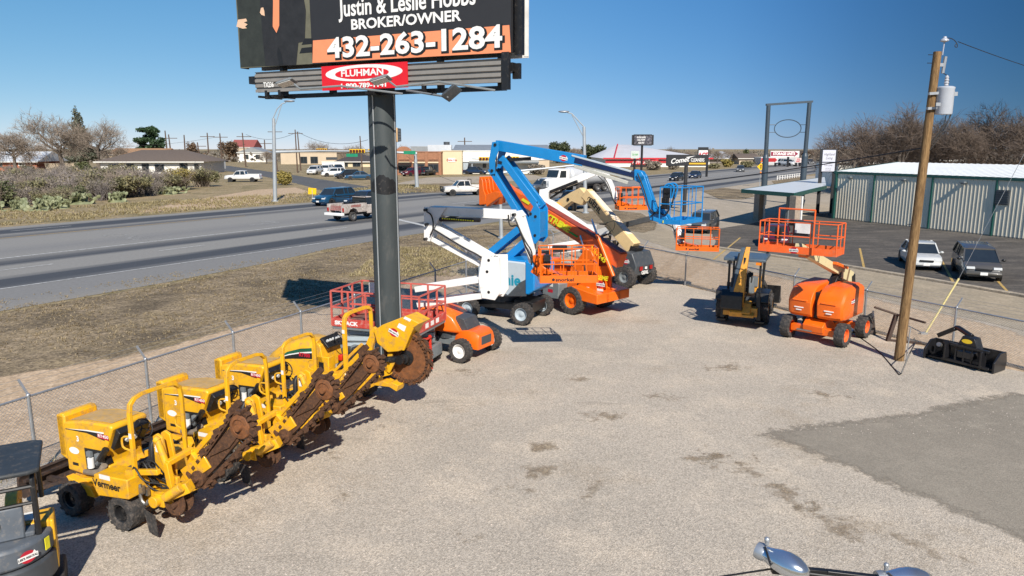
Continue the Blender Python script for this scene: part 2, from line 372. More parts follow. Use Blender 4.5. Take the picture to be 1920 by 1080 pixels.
def sheet(name,pts,z,m,jit=0,step=.5,kind='structure',rot=0,seed=1):
    rnd=random.Random(seed); q=[]
    for a,b in zip(pts,list(pts[1:])+[pts[0]]):
        a=Vector(a[:2]); b=Vector(b[:2]); d=b-a; k=max(1,min(160,int(d.length/step))) if jit else 1
        nrm=Vector((-d.y,d.x)).normalized(); j=0
        for i in range(k):
            p=a+d*(i/k)
            if jit and i>0: j=j*.6+rnd.uniform(-jit,jit); p=p+nrm*j
            q.append(p)
    c,s=math.cos(-rot),math.sin(-rot)
    vs=[(p.x*c-p.y*s,p.x*s+p.y*c,0) for p in q]
    me=bpy.data.meshes.new(name); me.from_pydata(vs,[],[tuple(range(len(vs)))]); me.materials.append(m)
    if me.polygons[0].normal.z<0: me.flip_normals()
    o=bpy.data.objects.new(name,me); COL.objects.link(o); o.location=(0,0,z); o.rotation_euler=(0,0,rot); o['kind']=kind
    return o
def soften(m):
    n=m.node_tree.nodes; L=m.node_tree.links; b=n['Principled BSDF']; out=[x for x in n if x.type=='OUTPUT_MATERIAL'][0]
    at=n.new('ShaderNodeAttribute'); at.attribute_name='edge'
    tc=n.new('ShaderNodeTexCoord'); no=n.new('ShaderNodeTexNoise'); no.inputs['Scale'].default_value=2.2; no.inputs['Detail'].default_value=9; no.inputs['Roughness'].default_value=.78; L.new(tc.outputs['Object'],no.inputs['Vector'])
    a=n.new('ShaderNodeMath'); a.operation='MULTIPLY_ADD'; a.inputs[1].default_value=1.5; a.inputs[2].default_value=-.95; L.new(no.outputs[0],a.inputs[0])
    d=n.new('ShaderNodeMath'); L.new(at.outputs['Fac'],d.inputs[0]); L.new(a.outputs[0],d.inputs[1])
    r=n.new('ShaderNodeMapRange'); r.inputs[1].default_value=.0; r.inputs[2].default_value=.35; L.new(d.outputs[0],r.inputs[0])
    t=n.new('ShaderNodeBsdfTransparent'); mx=n.new('ShaderNodeMixShader'); L.new(r.outputs[0],mx.inputs[0]); L.new(t.outputs[0],mx.inputs[1]); L.new(b.outputs[0],mx.inputs[2]); L.new(mx.outputs[0],out.inputs[0])
    return m
for m_ in(M_DIRT,M_PATCH,M_VERGE): soften(m_)
def soft_sheet(name,pts,z,m,fade=.6,step=.5,seed=1,full=1.0):
    "ground sheet whose border thins out into what lies below over `fade` metres"
    from mathutils.geometry import delaunay_2d_cdt
    pts=[Vector(p[:2]) for p in pts]; q=[]
    for a,b in zip(pts,pts[1:]+pts[:1]):
        k=max(1,min(60,int((b-a).length/step))); q+=[a+(b-a)*(i/k) for i in range(k)]
    n=len(q); seg=[(q[i],q[(i+1)%n]) for i in range(n)]
    def dist(p):
        best=1e9
        for a,b in zip(pts,pts[1:]+pts[:1]):
            d=b-a; t=max(0,min(1,(p-a).dot(d)/max(1e-9,d.length_squared))); best=min(best,(p-a-d*t).length)
        return best
    def inside(p):
        c=False
        for a,b in zip(pts,pts[1:]+pts[:1]):
            if (a.y>p.y)!=(b.y>p.y) and p.x<(b.x-a.x)*(p.y-a.y)/(b.y-a.y)+a.x: c=not c
        return c
    x0=min(p.x for p in pts);x1=max(p.x for p in pts);y0=min(p.y for p in pts);y1=max(p.y for p in pts)
    g=max(fade*.45,max(x1-x0,y1-y0)/70); extra=[]; y=y0+g/2; row=0
    while y<y1:
        x=x0+g*(.25 if row%2 else .75)
        while x<x1:
            p=Vector((x,y))
            if inside(p) and dist(p)>g*.35: extra.append(p)
            x+=g
        y+=g; row+=1
    vs,es,fs,_,_,_=delaunay_2d_cdt(q+extra,[(i,(i+1)%n) for i in range(n)],[],1,1e-5)
    me=bpy.data.meshes.new(name); me.from_pydata([(p.x,p.y,0) for p in vs],[],fs)
    me.materials.append(m); at=me.attributes.new('edge','FLOAT','POINT')
    for i,p in enumerate(vs): at.data[i].value=full*min(1,dist(p)/fade)
    if me.polygons and me.polygons[0].normal.z<0: me.flip_normals()
    o=bpy.data.objects.new(name,me); COL.objects.link(o); o.location=(0,0,z); o['kind']='structure'; return o
def pxs(*pts): return [G(*p) for p in pts]
# ================================================================ ground, roads
g=MB().add([(-2500,-300,0),(2500,-300,0),(2500,3500,0),(-2500,3500,0)],[(0,1,2,3)]).build('ground',M_GROUND,smooth=0); g['kind']='structure'
FL=lambda y,off=0: Vector((-10.17+.4287*(y-15.17)+off,y,0))       # left fence line
FR=lambda y,off=0: Vector((6.87-.4989*(y-41.6)+off,y,0))          # right fence line
CORN=Vector((3.78,47.7,0))
soft_sheet('verge',[RW(-60,34),RW(-10,34.5)]+pxs((0,586),(310,532),(492,497),(620,469))+[RW(40,38.9),RW(52,39)]+pxs((930,420),(1040,430))+[(4,50,0),FL(30,-2.5),FL(10,-4),(-22,0,0)],.004,M_VERGE,.5,1.0)
soft_sheet('dirt_strip',pxs((0,703),(150,680),(310,648),(437,612),(583,584),(700,548),(850,497),(960,455),(1060,436),(1150,442),(1190,452),(1280,478),(1400,505),(1547,538),(1700,572),(1830,600),(1919,625))+[FR(14,1.8),FR(8,1.8),(0,0,0),(-18,0,0)],.008,M_DIRT,.5,.4)
sheet('gravel_yard',[FL(6,-.5),FL(20,-.45),FL(30,-.3),FL(42,.2),(3.9,46.6,0),FR(40,-.2),FR(32,-.1),FR(25,-.3),FR(18,-.3),FR(6,-.5),(24,-3,0),(-20,-3,0)],.012,M_GRAVEL,.10,.3,seed=8)
soft_sheet('asphalt_patch',pxs((1360,818),(1430,800),(1520,788),(1620,777),(1700,766),(1790,748),(1880,730),(1930,732),(2150,780),(2150,1080),(1930,1035),(1850,1000),(1760,962),(1660,922),(1560,880),(1460,838)),.016,M_PATCH,1.1,.3)
hw=[RW(-160,34),RW(-20,34.2)]+pxs((0,584),(310,530),(492,495),(620,466))+[RW(45,39),RW(1400,39),RW(1400,73.3),RW(-160,73.5)]
sheet('highway',hw,.012,M_HWY,0,rot=RT-math.pi/2+math.pi/2)
sheet('side_street',pxs((380,307),(430,311),(560,330),(690,350),(760,358),(800,362),(640,374),(595,355),(540,340),(500,332),(430,321),(370,316)),.008,M_STREET,.2,2.0)
sheet('concrete_apron',[RW(60,39.2),RW(95,39.2),RW(200,39.2),(150,150,0),(90,60,0),(60,10,0),FR(8,3),FR(30,2.2),FR(41,2.0),(7.5,46,0),(9,52,0)],.006,M_CONC,.1,1.0)
lane_pts=pxs((1105,412),(1190,443),(1290,476),(1400,502),(1547,536),(1700,570),(1925,622))+[FR(8,3.5),(33,15,0)]+pxs((1900,556),(1582,502),(1360,470),(1290,448),(1230,420),(1190,400))
sheet('access_road',lane_pts,.016,M_LANE,.1,.6)
kerb_line=[G(1345,466),G(1400,474),G(1582,500),G(1740,526),G(1897,553),G(2150,600)]
def offset_line(l,d):
    out=[]
    for i,p in enumerate(l):
        t=(l[min(i+1,len(l)-1)]-l[max(i-1,0)]).normalized(); out.append(p+Vector((-t.y,t.x,0))*d)
    return out
sheet('parking_lot',kerb_line+[Vector((52,26,0)),Vector((60,62,0)),Vector((36,82,0)),G(1415,418),G(1330,432)],.020,M_LOT,.12,.8)
kb=MB()
for a,b in zip(kerb_line,kerb_line[1:]): kb.bar(a+Vector((0,0,.06)),b+Vector((0,0,.06)),.35,.16)
kb=kb.build('kerb',M_KERB,bevel=.03); kb['kind']='structure'
for nm,p in (('grass_island',((1060,399),(1145,394),(1205,400),(1236,418),(1232,432),(1205,438),(1150,428),(1095,414))),
             ('grass_island',((1312,358),(1355,352),(1402,357),(1420,368),(1395,374),(1345,373))),
             ('grass_island',((1445,340),(1500,331),(1512,336),(1480,344),(1450,346))),
             ('grass_island',((740,357),(810,344),(930,345),(960,352),(900,360),(800,362)))):
    soft_sheet(nm,pxs(*p),.030,M_VERGE,.7,.8)
sheet('forecourt',pxs((738,345),(800,333),(1000,328),(1040,336),(900,343),(790,345)),.008,M_CONC,.2,3)
soft_sheet('dirt_clearing',pxs((225,402),(330,378),(470,356),(560,350),(600,362),(520,378),(420,390)),.004,M_DIRT,2.0,2)
# painted markings
def strip(name,a,b,wd,m,z=.026):
    a=V3(a);b=V3(b); d=(b-a).normalized(); nn=Vector((-d.y,d.x,0))*wd/2
    k=max(1,int((b-a).length/6)); L=[]
    for i in range(k+1): L.append(a+(b-a)*(i/k)+nn)
    for i in range(k,-1,-1): L.append(a+(b-a)*(i/k)-nn)
    return sheet(name,L,z,m)
strip('lane_line',RW(-60,52.6),RW(49,52.7),.22,M_MARK)
for u in (-14,-2.6,8.4,19,29.5,44): strip('lane_dash',RW(u,47.5),RW(u+3.6,47.5),.16,M_MARK)
strip('edge_line',RW(8,41.2),RW(41,41.2),.15,M_MARK)
strip('centre_line',RW(-60,64.6),RW(50,64.6),.18,M_MARKY); strip('lane_line',RW(75,56.5),RW(420,56.5),.25,M_MARK)
for u in (-30,-10,10,30,90,110,135,165): strip('lane_dash',RW(u,69.6),RW(u+5,69.6),.16,M_MARK)
for u in (80,100,122,150): strip('lane_dash',RW(u,47.5),RW(u+4.5,47.5),.18,M_MARK)
strip('stop_line',G(742,411),G(799,424),.55,M_MARK)
# turn arrow and ONLY lettering on the highway
M_MARKF=mat('faded_road_paint',(.30,.295,.28),.8,0,.2,1.5,(.17,.165,.155),.8)
def flat_mark(pts,z=.02,name='lane_arrow'): return sheet(name,[RW(u,v) for u,v in pts],z,M_MARKF)
flat_mark([(44,56.0),(47.2,56.0),(47.6,56.4),(47.6,57.3),(48.3,57.3),(47.3,59.0),(46.3,57.3),(47.0,57.3),(47.0,56.7),(44,56.6)])
o=text('ONLY',2.6,M_MARKF,None,RW(32.9,56.3,.02),(0,0,RT-math.pi/2+0.0),name='lane_lettering',ext=0.002,sx=1.1); o['kind']='structure'
for k,(a,b) in enumerate((((1338,487),(1388,446)),((1612,466),(1620,503)),((1755,470),(1790,535)),((1871,528),(1894,553)))):
    strip('parking_line',G(*a),G(*b),.13,M_MARKY)
# ================================================================ chain link fences
WIRE=mat('galvanised_wire',(.40,.41,.42),.5,.6,.15,5)
def fence(label,pf,y0,y1,h,out,post_step,first):
    """pf(y) gives the fence line; out: unit vector to the outside"""
    A=pf(y0); B=pf(y1); d=(B-A).normalized(); Ln=(B-A).length
    t=thing('chain_link_fence',label,'fence',A,0,None)
    up=Vector((0,0,1)); out=Vector(out).normalized()
    s=first
    while s<Ln+.1:
        p=d*s
        q=MB(); q.cyl(p,p+up*h,.038,n=10); q.ell(p+up*h,(.045,.045,.03),10,6)
        po=q.build('post',GALV,t)
        a=MB(); a.bar(p+up*h,p+up*(h+.30)+out*.26,.035,.045); a.build('barbed_arm',GALV,po)
        s+=post_step
    r=MB(); r.cyl(up*(h-.04),d*Ln+up*(h-.04),.026,n=8); r.build('top_rail',GALV,t)
    r=MB(); r.cyl(up*.08,d*Ln+up*.08,.006,n=4); r.build('tension_wire',WIRE,t)
    m=MB(); pitch=.085; hh=h-.1
    nrm=d.cross(up); rr=.0027
    k=-int(hh/pitch)-1
    while k*pitch<Ln:
        for sg in(1,-1):
            s0=k*pitch; s1=s0+hh
            if sg<0: s0,s1=s1,s0
            z0,z1=.05,.05+hh
            def clip(sa,za,sb,zb):
                if (sa<0 and sb<0) or (sa>Ln and sb>Ln): return None
                def cl(s_,z_,so,zo):
                    if s_<0: f=(0-s_)/(so-s_); return 0,z_+(zo-z_)*f
                    if s_>Ln: f=(Ln-s_)/(so-s_); return Ln,z_+(zo-z_)*f
                    return s_,z_
                return cl(sa,za,sb,zb)+cl(sb,zb,sa,za)
            c=clip(s0,z0,s1,z1)
            if c:
                p=d*c[0]+up*c[1]; q=d*c[2]+up*c[3]; e=(q-p).normalized(); a=e.cross(nrm)*rr*1.2; b_=nrm*rr*1.2
                m.add([p+a,p-a*.5+b_,p-a*.5-b_,q+a,q-a*.5+b_,q-a*.5-b_],[(0,1,4,3),(1,2,5,4),(2,0,3,5)])
        k+=1
    m.build('wire_mesh',WIRE,t,smooth=0)
    w=MB()
    for f in (.35,.68,1.0):
        o_=up*(h+.30*f)+out*.26*f; w.tube([o_+d*(Ln*i/20)+up*(-.015*(i%2)) for i in range(21)],.0035,4)
    w.build('barbed_wire',WIRE,t)
    return t
fence('chain link fence beside the highway verge with a line of yellow trenchers in front',FL,6.7,47.4,1.85,(-.92,.39,0),2.95,.1)
fence('chain link fence along the dusty access road behind the backhoe and orange lifts',FR,47.5,12.0,1.62,(.9,.44,0),3.55,.6)
# ================================================================ metal building at the right
M_SIDING=mat('tan_metal_siding',(.68,.61,.48),.5,.0,.06,1.5,(.36,.33,.27),.1)
M_GREEN=mat('dark_green_trim',(.012,.075,.06),.4,0,.1)
M_ROOFW=mat('white_metal_roof',(.58,.60,.60),.4,.0,.06,.6,(.55,.55,.52),.15)
M_BRICKT=mat('tan_brick_column',(.33,.26,.20),.8,0,.25,6,bump=.3)
def build_metal():
    A=Vector((32.31,73.94,0)); d=Vector((.3835,-.9235,0)); e=Vector((.9235,.3835,0)); L=46.0; W=17.0; H=4.65
    t=thing('metal_building','long tan ribbed metal building with white roof and dark green trim beside the parking lot','building',A,0)
    loc=lambda s,w,z: d*s+e*w+Vector((0,0,z))
    def ribs(p,dirv,nrm,Ln,z0,z1):
        m=MB(); q=[]; s=0
        while s<Ln:
            for ds,off in((0,0),(.19,0),(.225,.022),(.275,.022),(.31,0)):
                if s+ds<=Ln: q.append((s+ds,off))
            s+=.33
        q.append((Ln,0))
        vs=[]
        for s_,o_ in q:
            b=p+dirv*s_+nrm*o_; vs+=[b+Vector((0,0,z0)),b+Vector((0,0,z1))]
        m.add(vs,[(2*i,2*i+2,2*i+3,2*i+1) for i in range(len(q)-1)]); return m
    wl=ribs(Vector(),d,-e,L,.12,H-.1); 
    wl.build('wall',M_SIDING,t,smooth=0)
    ribs(Vector(),e,-d,W,.12,H-.1).build('wall',M_SIDING,t,smooth=0)
    m=MB(); m.add([loc(0,0,.0),loc(L,0,0),loc(L,W,0),loc(0,W,0)]+[loc(0,0,.12),loc(L,0,.12),loc(L,W,.12),loc(0,W,.12)],[(0,1,5,4),(3,0,4,7),(2,3,7,6),(1,2,6,5)]); m.build('foundation',M_CONC,t)
    m=MB(); m.add([loc(0,W,.1),loc(L,W,.1),loc(L,W,H),loc(0,W,H)],[(0,1,2,3)]); m.add([loc(L,0,.1),loc(L,W,.1),loc(L,W,H),loc(L,0,H)],[(0,1,2,3)]);m.build('wall',M_SIDING,t)
    m=MB(); rh=H+.85
    n=int(L/.6)
    vs=[]
    for i in range(n+1):
        s=-.3+(L+.6)*i/n
        for ds,dz in((0,0),(.04,.04),(.08,.04),(.12,0)):
            vs+=[loc(s+ds,-.07,H+dz),loc(s+ds,W/2,rh+dz),loc(s+ds,W+.35,H+dz)]
    k=len(vs)//3
    m.add(vs,[(3*i+j,3*i+3+j,3*i+4+j,3*i+1+j) for i in range(k-1) for j in(0,1)]); m.build('roof',M_ROOFW,t,smooth=0)
    g_=MB(); g_.bar(loc(-.35,-.05,H-.06),loc(L,-.05,H-.06),.10,.24); g_.build('gutter',M_GREEN,t)
    g_=MB(); g_.bar(loc(-.36,-.05,H-.08),loc(-.36,W/2,rh-.08),.12,.3); g_.bar(loc(-.36,W/2,rh-.08),loc(-.36,W+.4,H-.08),.12,.3); g_.build('rake_trim',M_GREEN,t)
    g_=MB(); g_.bar(loc(-.03,-.05,0),loc(-.03,-.05,H),.22,.22,up=d); g_.build('corner_trim',M_GREEN,t)
    fr=MB(); fr.add([loc(.0,0,H-.12),loc(0,W,H-.12),loc(0,W/2,rh-.05)],[(0,1,2)]); fr.build('gable',M_SIDING,t)
    F=Frame(A,math.atan2(d.y,d.x))
    for px,py in((1635,395),(1743,400),(1862,410)):
        s=F.tr(px,py,0).x
        m=MB(); m.bar(loc(s,-.06,.05),loc(s,-.06,H-.15),.13,.10,up=e); m.build('downspout',M_GREEN,t)
    for px in(1596,1697,1810):
        s=F.tr(px,331,0).x
        m=MB(); m.box((0,0,0),(.42,.34,.12)); m.prism([(-.16,-.06),(.16,-.06),(.12,-.14),(-.12,-.14)],-.1,.1)
        m.build('wall_light',MGREY,t,loc(s,-.20,4.2),(0,0,F.a))
    s=F.tr(1880,370,0).x; z=F.tr(1880,370,0).z
    m=MB()
    for i in range(6): m.box((0,0,-.45+i*.18),(1.0,.16,.1))
    m.box((0,.02,0),(1.1,.1,1.15)); m.build('vent_louver',DGREY,t,loc(s,-.08,z),(0,0,F.a))
    m=MB(); m.box((0,0,0),(1.6,1.0,.45)); m.build('roof_vent',M_ROOFW,t,loc(16,W/2,rh+.16),(0,0,F.a))
    # canopy
    zc=3.15
    P=[G(1391,357,zc),G(1490,364.5,zc),G(1549,350,zc),G(1546,333,zc)]
    ov=A
    m=MB(); m.add([p-ov+Vector((0,0,.10)) for p in P]+[p-ov+Vector((0,0,.03)) for p in P],[(0,1,2,3),(7,6,5,4),(0,4,5,1),(1,5,6,2),(2,6,7,3),(3,7,4,0)]); cn=m.build('canopy_roof',M_ROOFW,t)
    m=MB()
    for a,b in((0,1),(1,2),(3,0)):
        m.bar(P[a]-ov+Vector((0,0,-.06)),P[b]-ov+Vector((0,0,-.06)),.14,.34)
    m.build('fascia',M_GREEN,cn)
    soff=MB(); soff.add([p-ov+Vector((0,0,-.2)) for p in P],[(0,1,2,3)]); soff.build('soffit',M_SIDING,cn)
    for px,py,ww in((1421,413,.75),(1487,436,.7)):
        p=G(px,py)-ov; m=MB(); m.bar(p,p+Vector((0,0,zc-.1)),ww,ww*.8,up=e); m.build('column',M_BRICKT,t)
        m=MB(); q=p+Vector((.42,-.2,0)); m.bar(q,q+Vector((0,0,zc-.1)),.3,.12,up=e); m.build('column_trim',WDECAL,t)
    # dim entry recess in the end wall under the canopy
    m=MB(); m.bar(loc(-.06,1.5,0.02),loc(-.06,1.5,2.5),2.4,.06,up=d); dr=m.build('door',GLASS,t)
    m=MB()
    for w_ in(.2,1.4,1.6,2.8): m.bar(loc(-.1,w_,0.02),loc(-.1,w_,2.55),.1,.06,up=d)
    m.build('door_frame',DGREY,dr)
    wl=MB(); c0=G(1470,425)-ov; wl.bar(c0+e*1.0,c0+e*1.0+Vector((0,0,3.0)),1.6,.3,up=d); wl.build('screen_wall',MGREY,t)
    return t
build_metal()

M_STAIN=soften(gmat('brown_dirt_stain',[(.33,.26,.18),(.29,.225,.155),(.37,.30,.21)],.6,26,.35,.4,40))
M_OIL=soften(gmat('dark_oil_stain',[(.12,.09,.065),(.10,.08,.06),(.16,.125,.09)],.8,26,.3,.3,40))
def stain(cx,cy,rx,ry,m,z,tilt=0,full=.9,seed=0):
    rnd=random.Random(seed); P=[]
    for k in range(18):
        a=2*math.pi*k/18; r=rnd.uniform(.75,1.15); x=rx*r*math.cos(a); y=ry*r*math.sin(a)
        P.append(G(cx+x*math.cos(tilt)-y*math.sin(tilt),cy+x*math.sin(tilt)+y*math.cos(tilt)))
    w=min((P[0]-P[9]).length,(P[4]-P[13]).length)
    return soft_sheet('dirt_stain',P,z,m,fade=w*.48,step=.3,full=full)
for i,(cx,cy,rx,ry,mm,tl,fu) in enumerate(((740,799,58,17,M_OIL,0,.42),(1015,838,40,14,M_STAIN,0,.95),(1008,886,42,20,M_STAIN,.1,.9),(1090,712,34,9,M_STAIN,0,.7),(1130,782,60,14,M_STAIN,0,.55),(1000,930,60,34,M_STAIN,.3,.5),(1110,920,34,20,M_STAIN,-.6,.5),
    (1340,862,80,26,M_STAIN,.05,.7),(1430,890,120,30,M_STAIN,.35,.6),(1490,940,90,22,M_STAIN,.5,.75),(1570,985,110,26,M_STAIN,.45,.75),(1720,1020,160,40,M_STAIN,.35,.55),(1250,745,50,12,M_STAIN,0,.5),(1310,862,46,12,M_STAIN,0,.8),(570,790,40,14,M_OIL,0,.35),(300,968,46,16,M_OIL,0,.8),
    (640,930,60,24,M_STAIN,.2,.5),(620,860,44,18,M_STAIN,0,.45),(880,700,60,12,M_STAIN,0,.45),(860,1000,80,30,M_STAIN,.2,.35),(1360,690,60,10,M_STAIN,0,.5),(1560,742,60,9,M_STAIN,.1,.5),(1835,690,50,9,M_STAIN,.2,.6))):
    stain(cx,cy,rx*1.25,ry*1.25,mm,.0165+.0004*i,tl,fu*.68,i)

# ================================================================ trenchers
PI=math.pi
def chain_loop(c0,r0,c1,r1,n=60):
    "points of a belt around two wheels in the (x,z) plane, with unit tangents"
    d=Vector((c1[0]-c0[0],c1[1]-c0[1])); Ld=d.length; a=math.atan2(d.y,d.x); be=math.acos((r0-r1)/Ld)
    pts=[]
    for k in range(13):
        t=a+be+(2*PI-2*be)*k/12; pts.append((c0[0]+r0*math.cos(t),c0[1]+r0*math.sin(t)))
    for k in range(13):
        t=a-be+(2*be)*k/12; pts.append((c1[0]+r1*math.cos(t),c1[1]+r1*math.sin(t)))
    out=[]; P=pts+[pts[0]]; tot=sum(math.dist(P[i],P[i+1]) for i in range(len(P)-1)); st=tot/n; acc=0; i=0
    for k in range(n):
        s=k*st
        while acc+math.dist(P[i],P[i+1])<s: acc+=math.dist(P[i],P[i+1]); i+=1
        f=(s-acc)/max(1e-9,math.dist(P[i],P[i+1])); x=P[i][0]+(P[i+1][0]-P[i][0])*f; z=P[i][1]+(P[i+1][1]-P[i][1])*f
        tx=P[i+1][0]-P[i][0]; tz=P[i+1][1]-P[i][1]; l=math.hypot(tx,tz); out.append((x,z,tx/l,tz/l))
    return out
def stencil(*polys): return polys
def trencher_common(t,hood=True):
    for sx in(-.69,.69):
        for sy in(-1,1): wheel(t,(sx,sy*.63,.34),.34,.32,BLACK,'lug',.5,face=sy,n_lug=13)
    m=MB(); m.box((.1,0,.52),(2.0,.62,.22)); m.box((.69,0,.36),(.2,1.0,.2)); m.box((-.69,0,.36),(.2,1.0,.2)); m.prism([(.3,.4),(.95,.4),(1.1,.62),(.2,.75)],.2,.5); m.prism([(.3,.4),(.95,.4),(1.1,.62),(.2,.75)],-.5,-.2)
    m.prism([(.28,.62),(.95,.72),(.5,.42),(.15,.42)],.45,.62)
    m.build('chassis',YEL,t,bevel=.015)
def make_trencher():
    t=thing('trencher','x','trencher',(0,0,0))
    trencher_common(t)
    # hood
    m=MB(); pr=[(-.20,.74),(.02,1.02),(.02,1.34),(-.22,1.79),(-.15,1.85),(.6,1.82),(1.12,1.73),(1.17,1.67),(1.17,.72),(.6,.68)]
    m.prism(pr,-.40,.40); hood=m.build('hood',YEL,t,bevel=.045)
    m=MB(); m.prism([(-.10,1.854),(.58,1.824),(1.08,1.744),(1.08,1.748),(.58,1.829),(-.10,1.859)],-.30,.30); m.build('hood_top_dust',mat('dusty_yellow_top',(.46,.30,.13),.8,0,.25,4,(.55,.30,.04),.45),hood,smooth=0)
    m=MB(); m.box((1.29,0,1.40),(.24,.72,.86)); m.prism([(1.2,.9),(1.4,.98),(1.4,1.8),(1.32,1.86),(1.2,1.86)],-.36,.36)
    rd=m.build('radiator_guard',YEL,t,bevel=.03)
    m=MB()
    for k in range(7): m.box((1.408,0,1.12+k*.09),(.02,.56,.04))
    m.build('grille',BLACK,rd)
    m=MB(); m.prism([(.02,1.52),(.5,1.60),(1.1,1.585),(1.1,1.60),(.5,1.645),(.02,1.66)],.402,.406); hs=m.build('hood_stripe',BDECAL,hood,smooth=0)
    m=MB(); m.prism([(.02,1.655),(.5,1.64),(1.1,1.595),(.5,1.662),(.02,1.685)],.402,.407); m.build('stripe_edge',WDECAL,hood,smooth=0)
    m=MB(); m.prism([(-.1,1.54),(.2,1.56),(.2,1.64),(-.1,1.64)],.4065,.409); st=m.build('model_plate',RDECAL,hood,smooth=0)
    text('RT450',.085,WDECAL,hood,(.04,.411,1.6),(PI/2,0,PI),ext=.001,sx=1.25,bold=.002)
    text('3',.15,WDECAL,hood,(.78,.404,1.43),(PI/2,0,PI),ext=.001,bold=.006)
    m=MB(); m.prism(disc_poly(.92,1.17,.14,.07,18),.402,.405); m.build('decal',WDECAL,hood,smooth=0)
    m=MB(); m.prism([(.84,.86),(1.0,.86),(1.0,.92),(.84,.92)],.402,.405); m.build('decal',BDECAL,hood,smooth=0)
    # engine bay opening: dark recess with filter, manifold and pipe
    m=MB(); m.prism([(.62,1.28),(.05,1.30),(-.02,1.05),(.12,.85),(.6,.80)],.30,.404); bay=m.build('engine_bay',BLACK,t,smooth=0)
    m=MB(); m.cyl((.42,.44,.92),(.42,.44,1.12),.062,n=14); m.build('oil_filter',WDECAL,bay)
    m=MB(); m.tube([(.62,.44,.80),(.3,.47,.84),(.1,.47,.9),(.02,.46,1.05)],[.05,.06,.08,.06],10,smooth=2); m.build('exhaust_pipe',mat('dusty_exhaust',(.25,.2,.15),.8,.2,.3),bay)
    m=MB(); m.box((.16,.43,1.16),(.18,.10,.16)); m.box((.45,.42,1.19),(.12,.08,.1)); m.tube([(.2,.46,1.05),(.05,.5,1.2),(-.08,.48,1.36)],.05,8,smooth=1); m.tube([(.5,.42,1.2),(.35,.45,1.0),(.55,.43,.9)],.02,6,smooth=2); m.build('engine',MGREY,bay)
    m=MB(); m.tube([(.18,.45,1.1),(.02,.50,1.22),(-.1,.48,1.40)],.065,8,smooth=1); m.build('air_duct',BLACK,bay)
    # dash, steering wheel
    m=MB(); m.prism([(-.24,1.77),(-.04,1.36),(-.12,1.32),(-.34,1.69)],-.34,.34); da=m.build('dashboard',BLACK,t,bevel=.01)
    m=MB()
    for yy,zz in((.2,1.6),(.05,1.62),(-.12,1.6),(.12,1.5),(-.05,1.5)): m.cyl((-.20,yy,zz),(-.26,yy,zz-.02),.045,n=12)
    m.build('gauge',LENS,da)
    m=MB(); q=[]
    for k in range(20):
        a=2*PI*k/20; q.append(Vector((-.52+.09*math.cos(a)*1.0,.19*math.sin(a)-.02,1.70+.17*math.cos(a))))
    m.tube(q,.014,6,closed=True); m.cyl((-.35,-.02,1.6),(-.5,-.02,1.70),.02)
    for k in(0,7,13): m.tube([(-.5,-.02,1.70),q[k]],.01,5)
    m.build('steering_wheel',HOSE,t)
    for yy in(.44,-.44): m=MB(); m.tube([(-.12,yy,1.66),(-.18,yy+.03*(1 if yy>0 else -1),1.62),(-.16,yy+.04*(1 if yy>0 else -1),1.45),(-.08,yy,1.38)],.018,6,smooth=1)
    m.build('grab_handle',YEL,t)
    # fender box with lettering
    m=MB(); m.prism([(-.12,.72),(-.12,1.04),(-1.0,1.08),(-1.0,.70),(-.2,.62)],.32,.80); fb=m.build('fender',YEL,t,bevel=.02)
    text('Vermeer',.20,BDECAL,fb,(-.45,.804,.88),(PI/2,0,PI),ext=.001,bold=.006)
    m=MB(); m.prism([(-.10,.72),(-.10,1.06),(-.82,1.12),(-.82,.70)],-.78,-.32); m.build('fender',YEL,t,bevel=.02)
    m=MB(); m.box((-.42,.803,1.03),(.28,.004,.09)); m.build('sticker',WDECAL,fb,smooth=0)
    m=MB(); m.box((-.42,0,.78),(.75,.62,.2)); m.build('operator_deck',DGREY,t,bevel=.01)
    # seat
    m=MB(); m.prism([(-.50,1.0),(-1.0,.98),(-1.02,1.08),(-.50,1.12)],-.26,.22); m.loft([[Vector((-.98+dx,y,z)) for dx,y,z in((0,-.25*s,zz),(0,.22*s,zz),(.10,.2*s,zz),(.10,-.23*s,zz))] for s,zz in((1,1.08),(1.05,1.3),(.95,1.52),(.6,1.62))]); m.build('seat',SEATM,t,bevel=.03)
    # ROPS bar
    m=MB(); x=-.96
    m.tube([(x,.58,1.05),(x,.58,2.25),(x,.555,2.42),(x,.45,2.52),(x,.3,2.56),(x,-.3,2.56),(x,-.45,2.52),(x,-.555,2.42),(x,-.58,2.25),(x,-.58,1.05)],.052,4,smooth=0)
    ro=m.build('rollover_bar',YEL,t,bevel=.008,smooth=20)
    for sy in(1,-1):
        m=MB(); m.tube([(x+.06,sy*.58,1.82),(x+.22,sy*.60,1.80),(x+.25,sy*.60,1.68),(x+.22,sy*.60,1.58),(x+.05,sy*.58,1.55)],.02,6,smooth=1); m.build('grab_handle',YEL,ro)
    m=MB(); m.box((x,.615,1.85),(.07,.004,.10)); m.build('sticker',WDECAL,ro,smooth=0)
    # mast, lift arms, cylinders
    m=MB(); m.prism([(-1.05,.55),(-1.05,1.72),(-1.15,1.78),(-1.28,1.72),(-1.36,1.2),(-1.30,.5)],.16,.22); m.prism([(-1.05,.55),(-1.05,1.72),(-1.15,1.78),(-1.28,1.72),(-1.36,1.2),(-1.30,.5)],-.02,.04)
    m.bar((-.7,.55,1.08),(-1.5,.52,1.22),.09,.1); m.bar((-1.55,.30,.62),(-1.45,.30,1.30),.10,.12); m.bar((-1.45,-.28,.6),(-1.45,-.28,1.35),.12,.14); m.bar((-1.45,.3,1.28),(-1.45,-.3,1.33),.12,.1,up=(0,0,1))
